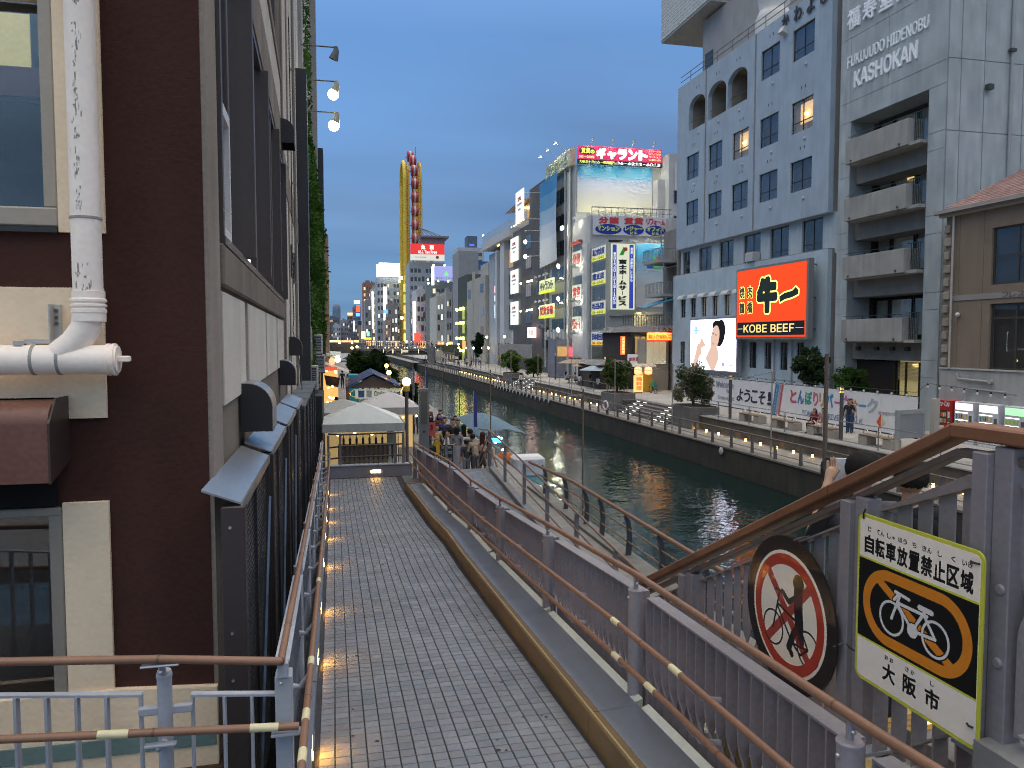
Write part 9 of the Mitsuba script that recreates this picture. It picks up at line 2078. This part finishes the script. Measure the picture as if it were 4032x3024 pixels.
# terrace with parasols on the right bank
for i, (x, y, c, lab) in enumerate(((24.0, 76.0, (0.36, 0.29, 0.21), 'beige square parasol, leftmost over the cafe terrace'), (24.3, 72.3, (0.38, 0.31, 0.23), 'beige square parasol in the middle of the cafe terrace'), (23.6, 67.5, (0.30, 0.36, 0.40), 'pale blue parasol, rightmost over the cafe terrace'))):
    pa = thing('parasol', lab, 'parasol')
    zt = (4.25, 4.05, 3.85)[i]
    part(pa, 'canopy', M(c, 0.15).lathe([(1.95, zt), (1.9, zt + 0.05), (0.9, zt + 0.38), (0, zt + 0.58)], 8 if i == 2 else 4, (x, y, 0)), 'matte'); part(pa, 'pole', M((0.3, 0.28, 0.25), 0.2).cyl((x, y, 2.15), (x, y, zt + 0.5), 0.04, n=6), 'satin')
    if i < 2: part(pa, 'top_vent', M(dim(c, 0.4), 0.1).lathe([(0.8, zt + 0.5), (0, zt + 0.72)], 4, (x, y, 0)), 'matte')
for i in range(5):
    y = 66.8 + i * 2.6
    tb_ = thing('terrace_table', 'small round cafe table under the parasols', 'table', 'tables on the cafe terrace')
    part(tb_, 'table_top', M((0.36, 0.30, 0.22), 0.2).cyl((24.0, y, 2.86), (24.0, y, 2.9), 0.4, n=14), 'satin'); part(tb_, 'leg', M((0.2, 0.18, 0.15), 0.2).cyl((24.0, y, 2.15), (24.0, y, 2.86), 0.03, n=6), 'satin')
for i in range(3):
    y = 59.5 + i * 1.3; sl_ = thing('stool_table', 'bare wooden bar table frame at the terrace edge', 'table', 'bare tables at the terrace edge')
    for dx, dy in ((0, 0), (0.6, 0), (0, 0.6), (0.6, 0.6)): part(sl_, 'leg', M((0.36, 0.28, 0.19), 0.3).box(22.6 + dx, 22.65 + dx, y + dy, y + 0.05 + dy, 2.15, 3.05), 'satin')
    part(sl_, 'table_top', M((0.36, 0.28, 0.19), 0.3).box(22.55, 23.3, y - 0.05, y + 0.7, 3.05, 3.1), 'satin')
lamppost(24.1, 83.9, 2.15, 3.0, 'lamp post glowing above the beige parasols', w=0.2); lamppost(25.2, 70.5, 2.15, 2.9, 'lamp post glowing beside the orange shop sign', w=0.2)
for i in range(7): globe_ = thing('globe_lamp', 'amber globe lamp in the row on the promenade near the far bridge', 'lamp post', 'globe lamps near the far bridge'); part(globe_, 'pole', M((0.12, 0.1, 0.09), 0.2).cyl((21.5 + 0.9 * i, 138 - 2.5 * (i % 3), 2.15), (21.5 + 0.9 * i, 138 - 2.5 * (i % 3), 5.0), 0.06, n=6), 'satin'); part(globe_, 'globe', M((1, 0.8, 0.4), 0).ball((21.5 + 0.9 * i, 138 - 2.5 * (i % 3), 5.15), 0.2, sub=1), 'matte', em=(8, 5.6, 2))
bk = thing('parked_bicycle', 'parked bicycle with green cover beside the cafe porch', 'bicycle')
for y in (60.2, 61.2): part(bk, 'wheel', M((0.02, 0.02, 0.02), 0.1).tube([(26.0, y + 0.32 * math.cos(a), 2.49 + 0.32 * math.sin(a)) for a in np.linspace(0, 6.283, 17)], 0.025, 5), 'satin')
part(bk, 'frame', M((0.05, 0.05, 0.05), 0.1).tube([(26, 60.2, 2.49), (26, 60.45, 3.0), (26, 60.95, 2.95), (26, 60.7, 2.5), (26, 61.2, 2.49)], 0.025, 5), 'satin'); part(bk, 'green_cover', M((0.03, 0.16, 0.09), 0.2).hull([(25.8, 60.1, 2.7), (26.2, 60.1, 2.7), (25.8, 61, 2.8), (26.2, 61, 2.8), (26, 60.4, 3.2), (26, 60.9, 3.15)]), 'matte')
# lamps and sky share the light sampling
scene['sky']['sampling_weight'] = 0.9 * sum(d['emitter'].get('sampling_weight', 0.0) for d in scene.values() if 'emitter' in d)
